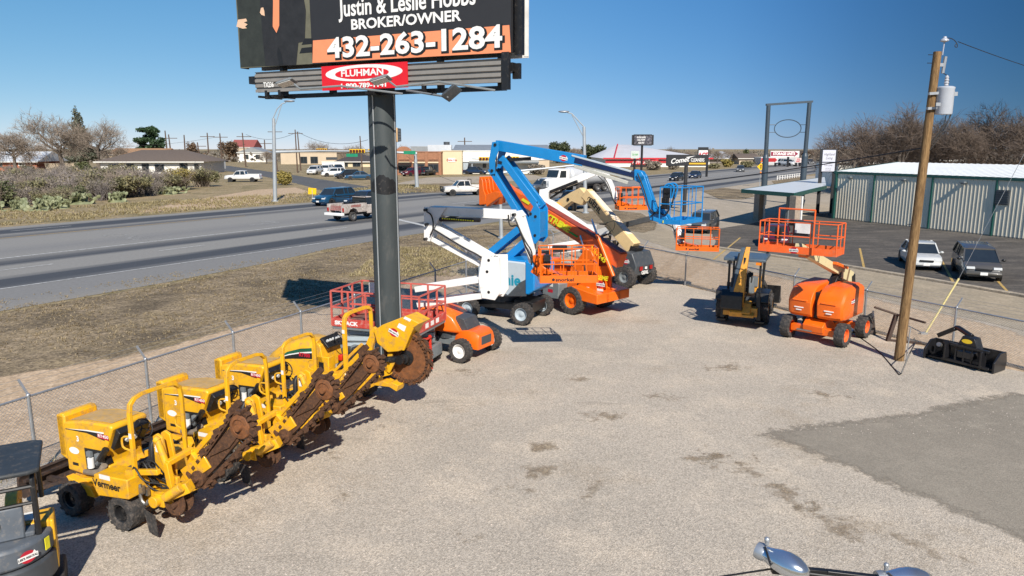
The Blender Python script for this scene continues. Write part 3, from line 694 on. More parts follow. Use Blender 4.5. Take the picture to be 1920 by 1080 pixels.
    m.box((-1.25,0,.62),(.5,.8,.22)); m.bar((-1.3,.42,.68),(-1.75,.50,.80),.16,.18); m.bar((-1.75,.45,.84),(-2.05,.34,.98),.22,.2); m.box((-1.5,.48,.68),(.22,.2,.24)); m.bar((-1.05,.2,.9),(-1.6,.2,.9),.08,.2)
    m.bar((-1.4,-.28,1.3),(-1.75,-.2,1.08),.1,.12)
    m.bar((-1.6,0,.95),(-2.2,0,1.38),.16,.3)
    m.build('boom_mount',YEL,t,bevel=.012)
    m=MB(); m.cyl((-1.22,.26,1.68),(-1.50,.26,.98),.062,n=14); m.cyl((-1.18,.26,1.70),(-1.25,.26,1.66),.07,n=12); cy=m.build('lift_cylinder',YEL,t)
    m=MB(); m.cyl((-1.50,.26,.98),(-1.62,.26,.70),.03); m.build('cylinder_rod',CHROME,cy)
    m=MB(); m.cyl((-1.70,.62,.80),(-2.02,.52,1.02),.085,n=12); m.cyl((-1.45,.42,.68),(-1.45,.68,.68),.11,n=14); m.build('drive_motor',YEL,t,bevel=.01)
    m=MB(); m.box((-1.08,.225,1.5),(.004,.01,.01)); m.prism([(-1.10,1.42),(-1.18,1.42),(-1.18,1.66),(-1.10,1.66)],.222,.226); m.build('warning_decal',WDECAL,t,smooth=0)
    # hoses and valve block
    m=MB(); rnd=random.Random(4)
    for k in range(11):
        y=.28+.34*rnd.random(); z=.7+.35*rnd.random()
        m.tube([(-.92,y,z+.2),(-1.05,y+.1*rnd.uniform(-1,1),z+.32),(-1.25,y+.12*rnd.uniform(-1,1),z+.2*rnd.random()),(-1.42,y*.7,z-.05),(-1.55,.3,.75)],.016,6,smooth=2)
    m.build('hydraulic_hoses',HOSE,t)
    m=MB()
    for k in range(4): m.box((-1.02-.05*(k%2),.42+.05*k,.72+.08*(k//2)),(.1,.06,.12))
    m.tube([(-1.0,.55,.9),(-1.0,.56,.6),(-1.12,.55,.5),(-1.2,.55,.62)],.03,7,smooth=1); m.build('valve_block',STEEL,t)
    m=MB(); m.add([(-1.2,.68,.5),(-1.62,.80,.50),(-1.62,.78,.12),(-1.35,.72,.10),(-1.2,.655,.5),(-1.62,.775,.50),(-1.62,.755,.12),(-1.35,.695,.10)],[(0,1,2,3),(7,6,5,4),(0,4,5,1),(1,5,6,2),(2,6,7,3),(3,7,4,0)]); m.build('mud_flap',RUBBER,t)
    # digging boom with chain
    c0=(-1.98,1.0); c1=(-3.06,2.16); r0,r1=.17,.255
    m=MB(); ang=math.atan2(c1[1]-c0[1],c1[0]-c0[0]); ux,uz=math.cos(ang),math.sin(ang); nx,nz=-uz,ux
    P=lambda s,n_:(c0[0]+ux*s+nx*n_,c0[1]+uz*s+nz*n_)
    Lb=math.hypot(c1[0]-c0[0],c1[1]-c0[1])
    m.prism([P(.05,-.09),P(.05,.09),P(.5,.12),P(Lb-.1,.13),P(Lb+.02,.06),P(Lb+.02,-.06),P(Lb-.22,-.16),P(.45,-.16)],-.05,.05)
    m.prism([P(.55,-.10),P(Lb-.5,.09),P(Lb+.03,.07),P(Lb+.06,0),P(Lb+.03,-.07),P(Lb-.45,-.09)],.05,.09)
    bm_=m.build('digging_boom',RUST,t,bevel=.008)
    m=MB(); m.lathe([(.001,-.1),(.21,-.1),(.225,-.07),(.19,-.03),(.19,.03),(.225,.07),(.21,.1),(.15,.11),(.14,.08),(.07,.09),(.06,.16),(.001,.16)],(c1[0],0,c1[1]),n=26); m.build('idler_wheel',RUSTO,bm_)
    m=MB(); m.lathe([(.001,-.12),(.15,-.12),(.15,.12),(.06,.13),(.05,.2),(.001,.2)],(c0[0],0,c0[1]),n=18); m.build('drive_sprocket',RUST,bm_)
    m=MB(); N=46
    for k,(x,z,tx,tz) in enumerate(chain_loop(c0,r0,c1,r1,N)):
        nx_,nz_=-tz,tx
        cxm,czm=(c0[0]+c1[0])/2,(c0[1]+c1[1])/2
        if (x-cxm)*nx_+(z-czm)*nz_<0: nx_,nz_=-nx_,-nz_
        m.prism([(x-tx*.042-nx_*.028,z-tz*.042-nz_*.028),(x+tx*.042-nx_*.028,z+tz*.042-nz_*.028),(x+tx*.042+nx_*.036,z+tz*.042+nz_*.036),(x-tx*.042+nx_*.036,z-tz*.042+nz_*.036)],-.065,.065)
        if k%2==0:
            s=(k//2)%3-1; y=s*.075
            m.prism([(x-tx*.05,z-tz*.05),(x+tx*.04,z+tz*.04),(x+tx*.085+nx_*.105,z+tz*.085+nz_*.105),(x+tx*.035+nx_*.115,z+tz*.035+nz_*.115),(x-tx*.03+nx_*.05,z-tz*.03+nz_*.05)],y-.045,y+.045)
            m.prism([(x-tx*.03,z-tz*.03),(x+tx*.03,z+tz*.03),(x+tx*.03+nx_*.06,z+tz*.03+nz_*.06),(x-tx*.03+nx_*.06,z-tz*.03+nz_*.06)],-.11,.11)
    m.build('digging_chain',RUST,t)
    # spoil auger
    m=MB(); cx,cz=-1.80,.62; m.cyl((cx,.1,cz),(cx,.56,cz),.05,n=10)
    vs=[];fs=[]; n=34
    for k in range(n):
        a=2*PI*k/16; y=.16+.40*k/n; r=.20
        for rr,dy in((.045,0),(r,0),(r,.018),(.045,.018)): vs.append((cx+rr*math.cos(a),y+dy,cz+rr*math.sin(a)))
    for k in range(n-1):
        for j in range(4): fs.append((k*4+j,k*4+(j+1)%4,k*4+4+(j+1)%4,k*4+4+j))
    m.add(vs,fs); m.build('spoil_auger',RUST,t)
    # crumber bar above the boom on the far side
    m=MB(); m.bar((-1.5,-.30,1.25),(-2.55,-.34,2.30),.07,.10); m.bar((-1.55,-.3,1.2),(-1.95,-.18,1.05),.08,.1)
    cb=m.build('crumber_bar',YEL,t,bevel=.008)
    m=MB(); m.bar((-2.47,-.34,2.22),(-2.68,-.345,2.43),.085,.12); m.build('crumber_tip',RUST,cb)
    # backfill blade
    m=MB(); pb=[(1.92,.16),(2.02,.18),(2.10,.34),(2.08,.56),(2.0,.64),(1.97,.6),(2.03,.52),(2.04,.36),(1.97,.22)]
    m.prism(pb,-.85,.85); m.bar((1.1,.3,.4),(1.98,.3,.36),.08,.1); m.bar((1.1,-.3,.4),(1.98,-.3,.36),.08,.1); m.bar((1.9,.75,.3),(1.4,.3,.4),.05,.06); m.box((1.93,0,.5),(.08,1.6,.05))
    m.build('backfill_blade',mat('blade_dirty_steel',(.05,.035,.03),.7,.3,.4,5,(.13,.07,.04),.4),t)
    return t
TRN=[((-7.56,13.55),156.4,'yellow chain trencher nearest the camera, beside the small grey excavator'),
     ((-6.58,15.6),156.0,'yellow chain trencher parked second from the excavator, between two like it'),
     ((-5.98,17.4),156.4,'yellow chain trencher parked between another chain trencher and the rock saw')]
t0=make_trencher(); ang0=R(TRN[0][1])
for i,(p,a,lab) in enumerate(TRN):
    if i==0:
        t0.location=(p[0],p[1],.012); t0.rotation_euler=(0,0,R(a)); t0['label']=lab; t0['group']='yellow trenchers along the fence'
    else: dup(t0,(p[0],p[1],.012),R(a),lab,'yellow trenchers along the fence')
def make_rock_saw():
    o=(-5.07,19.93); a=R(156.4); Fm=Frame(o,a)
    t=thing('trencher','yellow rock saw trencher with a big rusty toothed disc and green hood stripe','trencher',(o[0],o[1],.012),a,'yellow trenchers along the fence')
    trencher_common(t)
    m=MB(); rings=[]
    for x,zt,w in((.22,1.74,.44),(.6,1.78,.46),(1.1,1.66,.46),(1.6,1.42,.43),(1.95,1.18,.36),(2.08,1.02,.28)):
        rings.append([Vector((x,y,z)) for y,z in((-w,.66),(-w,zt-.28),(-w*.86,zt-.08),(-w*.5,zt),(w*.5,zt),(w*.86,zt-.08),(w,zt-.28),(w,.66))])
    m.loft(rings); hood=m.build('hood',YEL,t,smooth=50)
    def sp(pts,y=.464): return [(x,z) for x,z in pts]
    m=MB(); m.prism([(.3,1.56),(.7,1.50),(1.15,1.36),(1.6,1.08),(1.1,1.30),(.7,1.40),(.3,1.46)],.455,.468); m.build('hood_stripe',mat('dark_green_stripe',(.012,.10,.05),.45),hood,smooth=0)
    m=MB(); m.prism([(.3,1.46),(.7,1.40),(1.1,1.30),(1.5,1.14),(1.1,1.27),(.7,1.365),(.3,1.42)],.455,.470); m.build('stripe_edge',WDECAL,hood,smooth=0)
    m=MB(); m.prism([(.3,1.42),(.7,1.365),(1.1,1.27),(1.45,1.12),(1.0,1.18),(.3,1.26)],.455,.469); m.build('hood_stripe',BDECAL,hood,smooth=0)
    text('RT950',.14,RDECAL,hood,(.55,.472,1.33),(PI/2,0,PI),ext=.001,bold=.008)
    m=MB(); m.box((-.02,.30,1.05),(.46,.3,.6)); m.prism([(.2,1.0),(.2,1.6),(.12,1.72),(.02,1.66),(-.1,1.0)],-.42,.45); m.build('console',YEL,t,bevel=.02)
    m=MB(); m.box((-.0,.455,1.08),(.16,.01,.22)); m.build('console_panel',BLACK,t)
    m=MB(); m.prism([(.10,1.8),(-.16,1.55),(-.2,1.6),(.04,1.86)],-.36,.36); da=m.build('dashboard',BLACK,t,bevel=.01)
    m=MB()
    for k in range(5): m.cyl((-.07,-.24+.12*k,1.74),(-.10,-.24+.12*k,1.77),.04,n=10)
    m.build('gauge',LENS,da)
    m=MB(); q=[Vector((-.30+.1*math.cos(2*PI*k/20),.19*math.sin(2*PI*k/20),1.80+.16*math.cos(2*PI*k/20))) for k in range(20)]
    m.tube(q,.014,6,closed=True); m.cyl((-.1,0,1.65),(-.3,0,1.80),.02); m.build('steering_wheel',HOSE,t)
    m=MB(); m.prism([(-.3,.7),(-.3,1.02),(-.95,1.05),(-.95,.66)],.34,.82); fb=m.build('fender',YEL,t,bevel=.02)
    text('Vermeer',.16,BDECAL,fb,(-.55,.824,.9),(PI/2,0,PI),ext=.001,bold=.004)
    m=MB(); m.prism([(-.3,.7),(-.3,1.02),(-.95,1.05),(-.95,.66)],-.82,-.34); m.build('fender',YEL,t,bevel=.02)
    m=MB(); m.prism([(-.35,1.0),(-.8,.98),(-.82,1.08),(-.35,1.12)],-.24,.24); m.prism([(-.72,1.05),(-.86,1.65),(-.98,1.62),(-.84,1.05)],-.24,.24); m.build('seat',SEATM,t,bevel=.03)
    m=MB(); m.box((-.45,0,.78),(.7,.66,.2)); m.build('operator_deck',DGREY,t)
    m=MB(); m.box((-.28,-.1,1.22),(.12,.2,.16)); m.build('fuel_can',mat('red_plastic',(.6,.03,.01),.4),t,bevel=.02)
    m=MB(); x=-.95
    m.tube([(x,.62,.9),(x,.62,2.40),(x,.59,2.55),(x,.48,2.63),(x,.3,2.66),(x,-.3,2.66),(x,-.48,2.63),(x,-.59,2.55),(x,-.62,2.40),(x,-.62,.9)],.07,4)
    ro=m.build('rollover_bar',YEL,t,bevel=.008,smooth=20)
    for z in(1.0,2.2):
        m=MB(); m.box((x,.68,z),(.08,.005,.10)); m.build('sticker',WDECAL,ro,smooth=0)
    # disc
    cx,cz=-2.50,1.50; Rd=.70
    m=MB(); m.lathe([(.001,-.03),(Rd,-.03),(Rd,.03),(.001,.03)],(cx,0,cz),n=56); m.lathe([(Rd-.06,.03),(Rd-.05,.055),(Rd,.055),(Rd,-.055),(Rd-.05,-.055),(Rd-.06,-.03)],(cx,0,cz),n=56)
    for k in range(4):
        a_=PI/4+k*PI/2; m.prism([(cx+math.cos(a_+d)*r,cz+math.sin(a_+d)*r) for r,d in((.44,-.06),(.56,-.05),(.56,.05),(.44,.06))],.03,.045)
    dk=m.build('saw_disc',RUSTO,t)
    m=MB()
    for k in range(40):
        a_=2*PI*k/40; s=((k%3)-1)*.05
        er=Vector((math.cos(a_),0,math.sin(a_))); et=Vector((-math.sin(a_),0,math.cos(a_)))
        c=Vector((cx,s,cz))+er*(Rd-.02)
        m.bar(c-et*.05+er*.0,c+et*.055+er*.05,.07,.075,up=er); m.cyl(c+et*.05+er*.045,c+et*.12+er*.085,.026,.008,n=7)
        m.box((cx+math.cos(a_+.08)*(Rd-.07),.06,cz+math.sin(a_+.08)*(Rd-.07)),(.06,.05,.06),ry=-a_)
    m.build('saw_teeth',RUST,dk)
    m=MB(); m.lathe([(.001,.03),(.2,.03),(.2,.07),(.13,.09),(.13,.2),(.07,.22),(.001,.22)],(cx,0,cz),n=20)
    for k in range(8): m.cyl((cx+.165*math.cos(k*PI/4),.06,cz+.165*math.sin(k*PI/4)),(cx+.165*math.cos(k*PI/4),.10,cz+.165*math.sin(k*PI/4)),.02,n=6)
    m.build('disc_hub',BLACK,dk)
    tr=lambda px,py:(lambda v:(v.x,v.z))(Fm.tr(600+px/6,560+py/6,.3))
    cov=[tr(*p) for p in((600,365),(700,300),(960,200),(1118,285),(1035,340),(930,582),(880,600),(760,610),(640,505))]
    m=MB(); m.prism(cov,-.3,.3); cv=m.build('disc_guard',YEL,t,bevel=.02)
    a2=tr(830,385); m=None
    rental_sticker(cv,(a2[0],.303,a2[1]),(PI/2,R(25),PI),.26)
    p1=[tr(*p) for p in((890,280),(972,318),(948,375),(868,325))]; m=MB(); m.prism(p1,.302,.305); m.build('decal',WDECAL,cv,smooth=0)
    p1=[tr(*p) for p in((958,205),(1030,240),(1012,265),(940,228))]; m=MB(); m.prism(p1,.302,.305); m.build('decal',WDECAL,cv,smooth=0)
    p1=[tr(*p) for p in((1035,335),(1052,345),(950,585),(930,582))]; m=MB(); m.prism(p1,.28,.33); m.build('guard_lip',YEL,cv)
    m=MB(); A=[tr(*p) for p in((740,620),(790,640),(740,850),(700,840))]; m.prism(A,.1,.2); A=[tr(*p) for p in((800,680),(835,720),(770,850),(740,830))]; m.prism(A,.2,.26)
    A=[tr(*p) for p in((440,640),(580,330),(620,360),(560,600),(480,640))]; m.prism(A,.12,.22); m.bar((-1.0,0,.8),(-2.0,0,1.15),.4,.3); m.box((-1.15,0,.7),(.5,.9,.3))
    A=[tr(*p) for p in((110,880),(520,480),(545,500),(140,890))]; m.prism(A,.5,.56)
    A=[tr(*p) for p in((595,965),(700,930),(760,960),(800,945),(880,985),(860,1050),(780,1000),(600,980))]; m.prism(A,-.05,.3)
    m.build('saw_arm',YEL,t,bevel=.01)
    m=MB(); rnd=random.Random(9)
    for k in range(9):
        q0=Vector((cx+.28+.1*rnd.random(),.25,cz+.05*rnd.uniform(-1,1))); m.tube([q0,q0+Vector((.15,.12,.1*rnd.uniform(-1,1))),q0+Vector((.35,.05,-.15-.1*rnd.random())),Vector((-1.6,.25,.9))],.018,6,smooth=2)
    m.cyl((cx+.1,.2,cz),(cx+.42,.24,cz-.05),.09,n=12); m.cyl((cx+.05,.1,cz),(cx+.05,.36,cz),.12,n=14); m.build('drive_motor',BLACK,t)
    m=MB(); m.prism([(2.0,.16),(2.1,.18),(2.2,.34),(2.18,.62),(2.1,.7),(2.12,.36)],-.9,.9); m.bar((1.1,.3,.4),(2.05,.3,.4),.08,.1); m.bar((1.1,-.3,.4),(2.05,-.3,.4),.08,.1); m.build('backfill_blade',MATS['blade_dirty_steel'],t)
    return t
make_rock_saw()
# ================================================================ mini excavator (near left corner)
def make_excavator():
    c=G(22,1085); 
    o=Vector((-7.68,10.2)); a=R(120); Fm=Frame(o,a)   # local +x points away from the camera, tail towards it
    t=thing('mini_excavator','small grey and yellow excavator cut by the left edge of the view','excavator',(o.x,o.y,.012),a,None,.93)
    m=MB()
    for sy in(-.62,.62):
        rings=[]
        for (x,z) in [(-.85,.22),(-.8,.38),(-.65,.46),(.65,.46),(.8,.38),(.85,.22),(.75,.06),(.6,.0),(-.6,0),(-.75,.06)]: rings.append((x,z))
        m=MB(); m.prism(rings,sy-.16,sy+.16); m.build('track',RUBBER,t,bevel=.03)
    m=MB(); m.box((0,0,.48),(1.0,.9,.2)); m.cyl((0,0,.5),(0,0,.66),.4,n=24); m.build('undercarriage',DGREY,t)
    # rounded tail counterweight: half-round plan
    def plan(r,n=16,x0=.35,w=.70): return [(x0,-w)]+[(-r*math.cos(u)*1.02-.02,r*math.sin(u)*.98) for u in [(-PI/2+PI*k/n) for k in range(n+1)]][::1]+[(x0,w)]
    m=MB(); m.prism(plan(.74),.60,1.02,'z'); m.build('counterweight',DGREY,t,bevel=.05)
    m=MB(); m.prism(plan(.72),1.03,1.40,'z'); bd=m.build('engine_cover',mat('grey_plastic_cover',(.09,.105,.125),.5,0,.2,3,(.2,.18,.16),.25),t,bevel=.06)
    m=MB(); m.prism([(.38,-.72),(-.15,-.73),(-.15,-.66),(.38,-.6)],.62,1.5,'z'); m.box((.1,-.45,1.42),(.5,.45,.18)); m.build('side_panel',YEL,t,bevel=.03); m=MB(); m.prism([(.38,.74),(-.15,.75),(-.15,.66),(.38,.6)],.62,1.5,'z'); m.build('side_panel',YEL,t,bevel=.03)
    rental_sticker(bd,(-.765*math.cos(.5),-.765*math.sin(.5),1.2),(PI/2,0,-PI/2+.5),.24)
    m=MB(); m.box((0,0,0),(.012,.1,.2)); m.build('warning_decal',YDECAL,bd,(-.748*math.cos(.98),-.748*math.sin(.98),1.24),(0,0,.98),smooth=0)
    m=MB(); m.box((.0,.05,1.44),(.8,1.05,.10)); m.prism([(-.42,1.4),(-.36,1.92),(-.28,1.94),(-.25,1.4)],-.35,.5); s=m.build('seat_surround',MATS['grey_plastic_cover'],t,bevel=.03)
    text('1',.16,WDECAL,s,(-.425,-.02,1.66),(PI/2,0,-PI/2),ext=.002,sx=.7,bold=.004)
    m=MB(); m.box((.06,0,1.55),(.45,.45,.14)); m.build('seat',SEATM,t,bevel=.04)
    m=MB()
    for sy in(-.52,.55):
        m.tube([(-.36,sy,1.40),(-.34,sy,2.25),(-.30,sy,2.38),(-.15,sy,2.44),(.75,sy,2.44)],.045,8,smooth=1); m.tube([(.75,sy,2.44),(.85,sy,2.3),(.9,sy,1.5)],.04,8)
    m.tube([(-.35,-.52,1.95),(-.35,.55,1.95)],.03,8); m.tube([(-.34,-.52,2.22),(-.34,.55,2.22)],.035,8); m.build('canopy_frame',BLACK,t)
    m=MB(); m.prism([(-.42,-.64),(.9,-.64),(.98,-.5),(.98,.55),(.9,.68),(-.42,.68),(-.5,.5),(-.5,-.48)],2.46,2.54,'z'); m.build('canopy_roof',mat('dark_canopy',(.028,.033,.038),.6,0,.25,3,(.10,.09,.08),.25),t,bevel=.03)
    m=MB(); m.box((.12,-.38,1.52),(.3,.22,.02)); m.build('papers',WDECAL,t)
    m=MB(); m.prism([(.8,.6),(1.3,.7),(1.9,1.15),(2.1,1.1),(2.0,1.3),(1.7,1.3),(1.0,.95)],-.1,.1); m.bar((2.0,0,1.2),(2.6,0,.95),.16,.22); m.bar((2.6,0,1.0),(2.4,0,.4),.14,.18); bo=m.build('boom_arm',YEL,t,bevel=.02)
    m=MB(); m.prism([(2.2,.45),(2.55,.5),(2.65,.2),(2.4,.03),(2.15,.15)],-.25,.25); m.build('bucket',RUST,bo)
    return t
make_excavator()
# ================================================================ billboard
def make_billboard():
    L0=D(451,128,23.0); R0=D(958,98,19.13); base=Vector((-3.73,21.68,0))
    d=(R0-L0); d.z=0; W=d.length; d.normalize(); e=Vector((-d.y,d.x,0))   # e = away from the camera
    t=thing('billboard','tall billboard on one thick dark grey column above the red scissor lift','billboard',base,0)
    org=Vector((L0.x,L0.y,0))-base
    P=lambda s,z,o=0: org+d*s+e*o+Vector((0,0,z))
    rz=math.atan2(d.y,d.x); ROT=(PI/2,0,rz)
    zb=L0.z; H=3.85
    m=MB(); m.cyl((0,0,-.05),(0,0,8.75),.39,n=40); m.cyl((0,0,8.75),(0,0,12.4),.34,n=32); col=m.build('column',mat('dark_grey_column_paint',(.045,.055,.057),.55,0,.25,1.2,(.085,.085,.08),.25,stretch=(1,1,.25)),t,smooth=60)
    m=MB(); m.lathe([(.393,5.75),(.394,5.75),(.394,6.15),(.393,6.15)],(0,0,0),'z',40)
    n_=40; vs=[];fs=[]; rnd=random.Random(3)
    for k in range(n_):
        a=2*PI*k/n_; z1=6.13+.08*math.sin(a*3)+rnd.uniform(-.05,.05); z0=5.72+.05*math.sin(a*2+1)
        vs+=[(0.394*math.cos(a),0.394*math.sin(a),z0),(0.394*math.cos(a),0.394*math.sin(a),z1)]
    for k in range(n_): j=(k+1)%n_; fs.append((2*k,2*j,2*j+1,2*k+1))
    MB().add(vs,fs).build('tar_band',BLACK,col)
    for dx in(-.19,.38):
        m=MB(); y=-math.sqrt(max(0,.405**2-dx**2))-.01; m.tube([(dx,y,.0),(dx,y,8.4),(dx-.05,y-.1,8.6)],.018,6); m.build('conduit',GALVP,t)
    # face panel
    FACE=mat('poster_black',(.022,.022,.024),.55,0,.1,2)
    m=MB(); m.prism([(0,zb),(W,zb),(W,zb+H),(0,zb+H)],0,.12); fc=m.build('poster_panel',FACE,t,org,(0,0,rz))
    u=lambda px,py:(lambda p:(( p-base-org).dot(d),p.z))(plane_hit(px,py,org+base,e))
    def plane_hit(px,py,p0,n):
        r=ray(px,py); c=Vector((0,0,CAM_H)); k=(p0-c).dot(n)/r.dot(n); return c+r*k
    def flat(name,pts,mt,off,par=None,raw=False):
        q=[u(*p) for p in pts] if not raw else pts
        m=MB(); m.prism(q,-.004-off,-.001-off+.0005); return m.build(name,mt,par or fc,(0,0,0),smooth=0)
    OR=mat('poster_orange',(.78,.26,.12),.5,0,.05)
    SU=mat('poster_dark_suit',(.028,.032,.026),.6,0,.35,2.5)
    SK=mat('poster_skin',(.68,.45,.30),.6,0,.1)
    BG=mat('poster_backdrop',(.13,.125,.085),.6,0,.25,2)
    sx=u(586,118)[0]
    flat('photo_panel',[(0,zb),(sx,zb),(sx,zb+H),(0,zb+H)],BG,0,raw=True)
    flat('poster_stripe',[u(586,118),u(958,98),u(955,47),u(587,76)],OR,0,raw=True)
    # two figures in dark suits on the poster's photograph
    flat('poster_figure',[(451,126),(449,60),(441,-40),(486,-60),(490,20),(502,70),(500,124)],SU,.003)
    pf=flat('poster_figure',[(498,124),(492,60),(488,0),(484,-60),(560,-60),(574,20),(572,78),(560,80),(556,122)],mat('poster_black_suit',(.018,.018,.019),.6,0,.4,3),.006)
    flat('poster_tie',[(513,-20),(524,-20),(524,48),(519,62),(512,50)],OR,.010,pf)
    flat('poster_shirt',[(505,-40),(530,-40),(524,-8),(518,4),(511,-8)],WDECAL,.009,pf)
    flat('poster_leg_gap',[(524,122),(520,100),(522,88),(528,100),(532,121)],BDECAL,.010,pf)
    for pts in([(444,50),(447,37),(462,35),(464,40),(458,42),(465,46),(460,50),(464,53),(456,54)],[(488,24),(490,15),(494,14),(496,20),(497,30),(491,28)]):
        flat('poster_hand',pts,SK,.012)
    flat('poster_bench',[(572,72),(586,72),(586,82),(566,84)],BDECAL,.008)
    flat('poster_bench',[(566,90),(586,88),(586,98),(562,100)],BDECAL,.008)
    def tx(s,size,px,py,mt,bold,off,sxx=1,sh=0,rx=0,space=1.0,nm='lettering'):
        q=u(px,py); return text(s,size,mt,fc,(q[0],-.006-off,q[1]),(PI/2,rx,0),nm,ext=.003,bold=bold,sx=sxx,shear=sh,space=space)
    tx('Justin & Leslie Hobbs',.62,759,6,WDECAL,.012,.006,.80)
    tx('BROKER/OWNER',.37,757,39,WDECAL,.010,.006,1.2)
    for off,mt,bold,dx in((.006,BDECAL,.055,.03),(.012,WDECAL,.022,0)):
        q=u(769,82); text('432-263-1284',.74,mt,fc,(q[0]+dx,-.006-off,q[1]-dx*.8),(PI/2,0,0),ext=.002,bold=bold,sx=1.27,space=1.03)
    # frame edge, rear poster and structure
    m=MB()
    m.bar(P(W+.10,zb-.05,.3),P(W+.10,zb+H,.3),.20,.16,up=e); m.build('frame_edge',BLACK,t); m=MB(); m.bar(P(-.02,zb,.2),P(-.02,zb+H,.2),.05,.3,up=e); m.build('frame_edge',BLACK,t)
    m=MB(); m.bar(P(W+.16,zb-.06,.58),P(W+.16,zb+H,.58),.10,.08,up=e); m.bar(P(W-.6,zb-.02,.60),P(W+.2,zb-.02,.60),.10,.14); m.build('rear_panel_edge',WDECAL,t)
    m=MB(); m.prism([(.2,zb-.02),(W+.10,zb-.02),(W+.10,zb+H),(.2,zb+H)],.66,.78); m.build('rear_poster_panel',mat('rear_poster',(.25,.24,.23),.6),t,org,(0,0,rz))
    m=MB()
    for s in(1.4,3.2,5.0,6.8,8.6): m.bar(P(s,zb-.85,.3),P(s,zb+H-.1,.3),.12,.2,up=e)
    m.bar(P(.2,zb-.35,.35),P(W,zb-.35,.35),.5,.22); m.bar(P(.2,zb+H*.6,.35),P(W,zb+H*.6,.35),.3,.2)
    m.build('steel_frame',BLACK,t)
    # corrugated skirt
    SKM=mat('grey_skirt_metal',(.24,.225,.205),.5,.1,.12,2,(.17,.16,.15),.2)
    a=u(482,140);b_=u(486,173);c=u(941,158);dd=u(942,117)
    x0,x1=a[0]-.05,c[0]+.0; z0,z1=zb-.73,zb-.15
    m=MB(); prof=[]
    for k in range(4):
        zz=z0+(z1-z0)*k/4; h=(z1-z0)/4
        prof+=[(0,zz),(0,zz+h*.55),(.05,zz+h*.68),(.05,zz+h*.9)]
    prof.append((0,z1))
    vs=[];
    for o_,z in prof: vs+=[(x0,o_-.05,z),(x1,o_-.05,z)]
    m.add(vs,[(2*i,2*i+1,2*i+3,2*i+2) for i in range(len(prof)-1)]); m.add([(x0,.05,z0),(x1,.05,z0),(x1,.05,z1),(x0,.05,z1)],[(0,1,2,3)])
    sk=m.build('skirt',SKM,t,org,(0,0,rz),smooth=0)
    m=MB(); m.bar(P(x1+.12,z0-.18,0),P(x1+.12,zb,0),.2,.12,up=e); m.bar(P(x1+.28,z0+.1,.3),P(x1+.28,z1-.1,.3),.2,.12,up=e); m.build('skirt_end',BLACK,t)
    r0=u(607,131)[0]; r1=u(767,123)[0]
    m=MB(); m.prism([(r0,z0-.03),(r1,z0-.03),(r1,z1+.05),(r0,z1+.05)],-.10,-.06); nm=m.build('name_panel',mat('sign_red',(.62,.012,.02),.4,0,.06),t,org,(0,0,rz))
    mx=(r0+r1)/2; mz=z0+.40; rw=(r1-r0)/2
    m=MB(); m.prism(disc_poly(mx,mz,rw*.90,.22,40),-.106,-.101); m.build('oval_ring',WDECAL,nm,smooth=0)
    m=MB(); m.prism(disc_poly(mx-.05,mz-.01,rw*.63,.15,40),-.112,-.107); m.build('oval_centre',MATS['sign_red'],nm,smooth=0)
    text('FLUHMAN',.25,WDECAL,nm,(mx-.03,-.115,mz),(PI/2,0,0),ext=.002,bold=.006,sx=1.25)
    text('1-800-789-1141',.17,WDECAL,nm,(mx,-.115,z0+.065),(PI/2,0,0),ext=.002,bold=.006,sx=1.45)
    text('TX236',.20,WDECAL,sk,(u(506,160)[0],-.055,z0+.2),(PI/2,0,0),ext=.002,sx=.7,bold=.005)
    # lamps on outriggers in front of the skirt
    def lamp(px,py,armpx,ln):
        pp=plane_hit(px,py,org+base+e*(-1.35),e)-base; q=((pp-org).dot(d),pp.z); c=P(q[0],q[1],-1.35)
        lm=MB(); lm.prism([(-.26,-.025),(.20,-.025),(.26,0),(.20,.04),(-.21,.035),(-.28,.015)],-.15,.15)
        o=lm.build('floodlight',MGREY,t,c,(R(-18),R(-14),rz+.2),bevel=.015)
        m=MB(); m.prism([(-.23,-.038),(.18,-.038),(.18,-.027),(-.23,-.027)],-.13,.13); m.build('lamp_lens',LENS,o)
        m=MB()
        for k in range(8): m.box((-.19+.048*k,0,.05),(.010,.25,.03))
        m.build('cooling_fins',STEEL,o)
        z_=8.72
        m=MB(); m.tube([c+Vector((0,0,-.05))+d*.25,c+d*.45+Vector((0,0,-.18)),P(q[0]+1.4,z0+.0,-.9),P(q[0]+ln,z0-.2,-.15)],.028,6); m.build('lamp_arm',MGREY,t)
    lamp(538,155,0,2.9); lamp(715,150,0,2.6)
    pp=plane_hit(847,174,org+base+e*(-.9),e)-base; c=pp
    m=MB(); m.prism([(-.24,-.035),(.18,-.035),(.24,0),(.18,.05),(-.2,.045)],-.15,.15); m.build('floodlight',DGREY,t,c,(R(-30),R(-35),rz),bevel=.015)
    m=MB(); m.tube([c+Vector((-.1,0,-.1)),P(u(770,168)[0],z0-.12,-.2)],.028,6); m.build('lamp_arm',MGREY,t)
    m=MB()
    for px in(500,525,700,795): 
        s=u(px,160)[0]; m.bar(P(s,z0-.2,.0),P(s,z0+.05,.0),.1,.1,up=e); m.bar(P(s,z0-.15,-.35),P(s,z0-.15,.6),.06,.06)
    m.bar(P(x0+.2,z0-.12,.25),P(x1,z0-.12,.25),.1,.12); m.build('skirt_bracket',BLACK,t)
make_billboard()
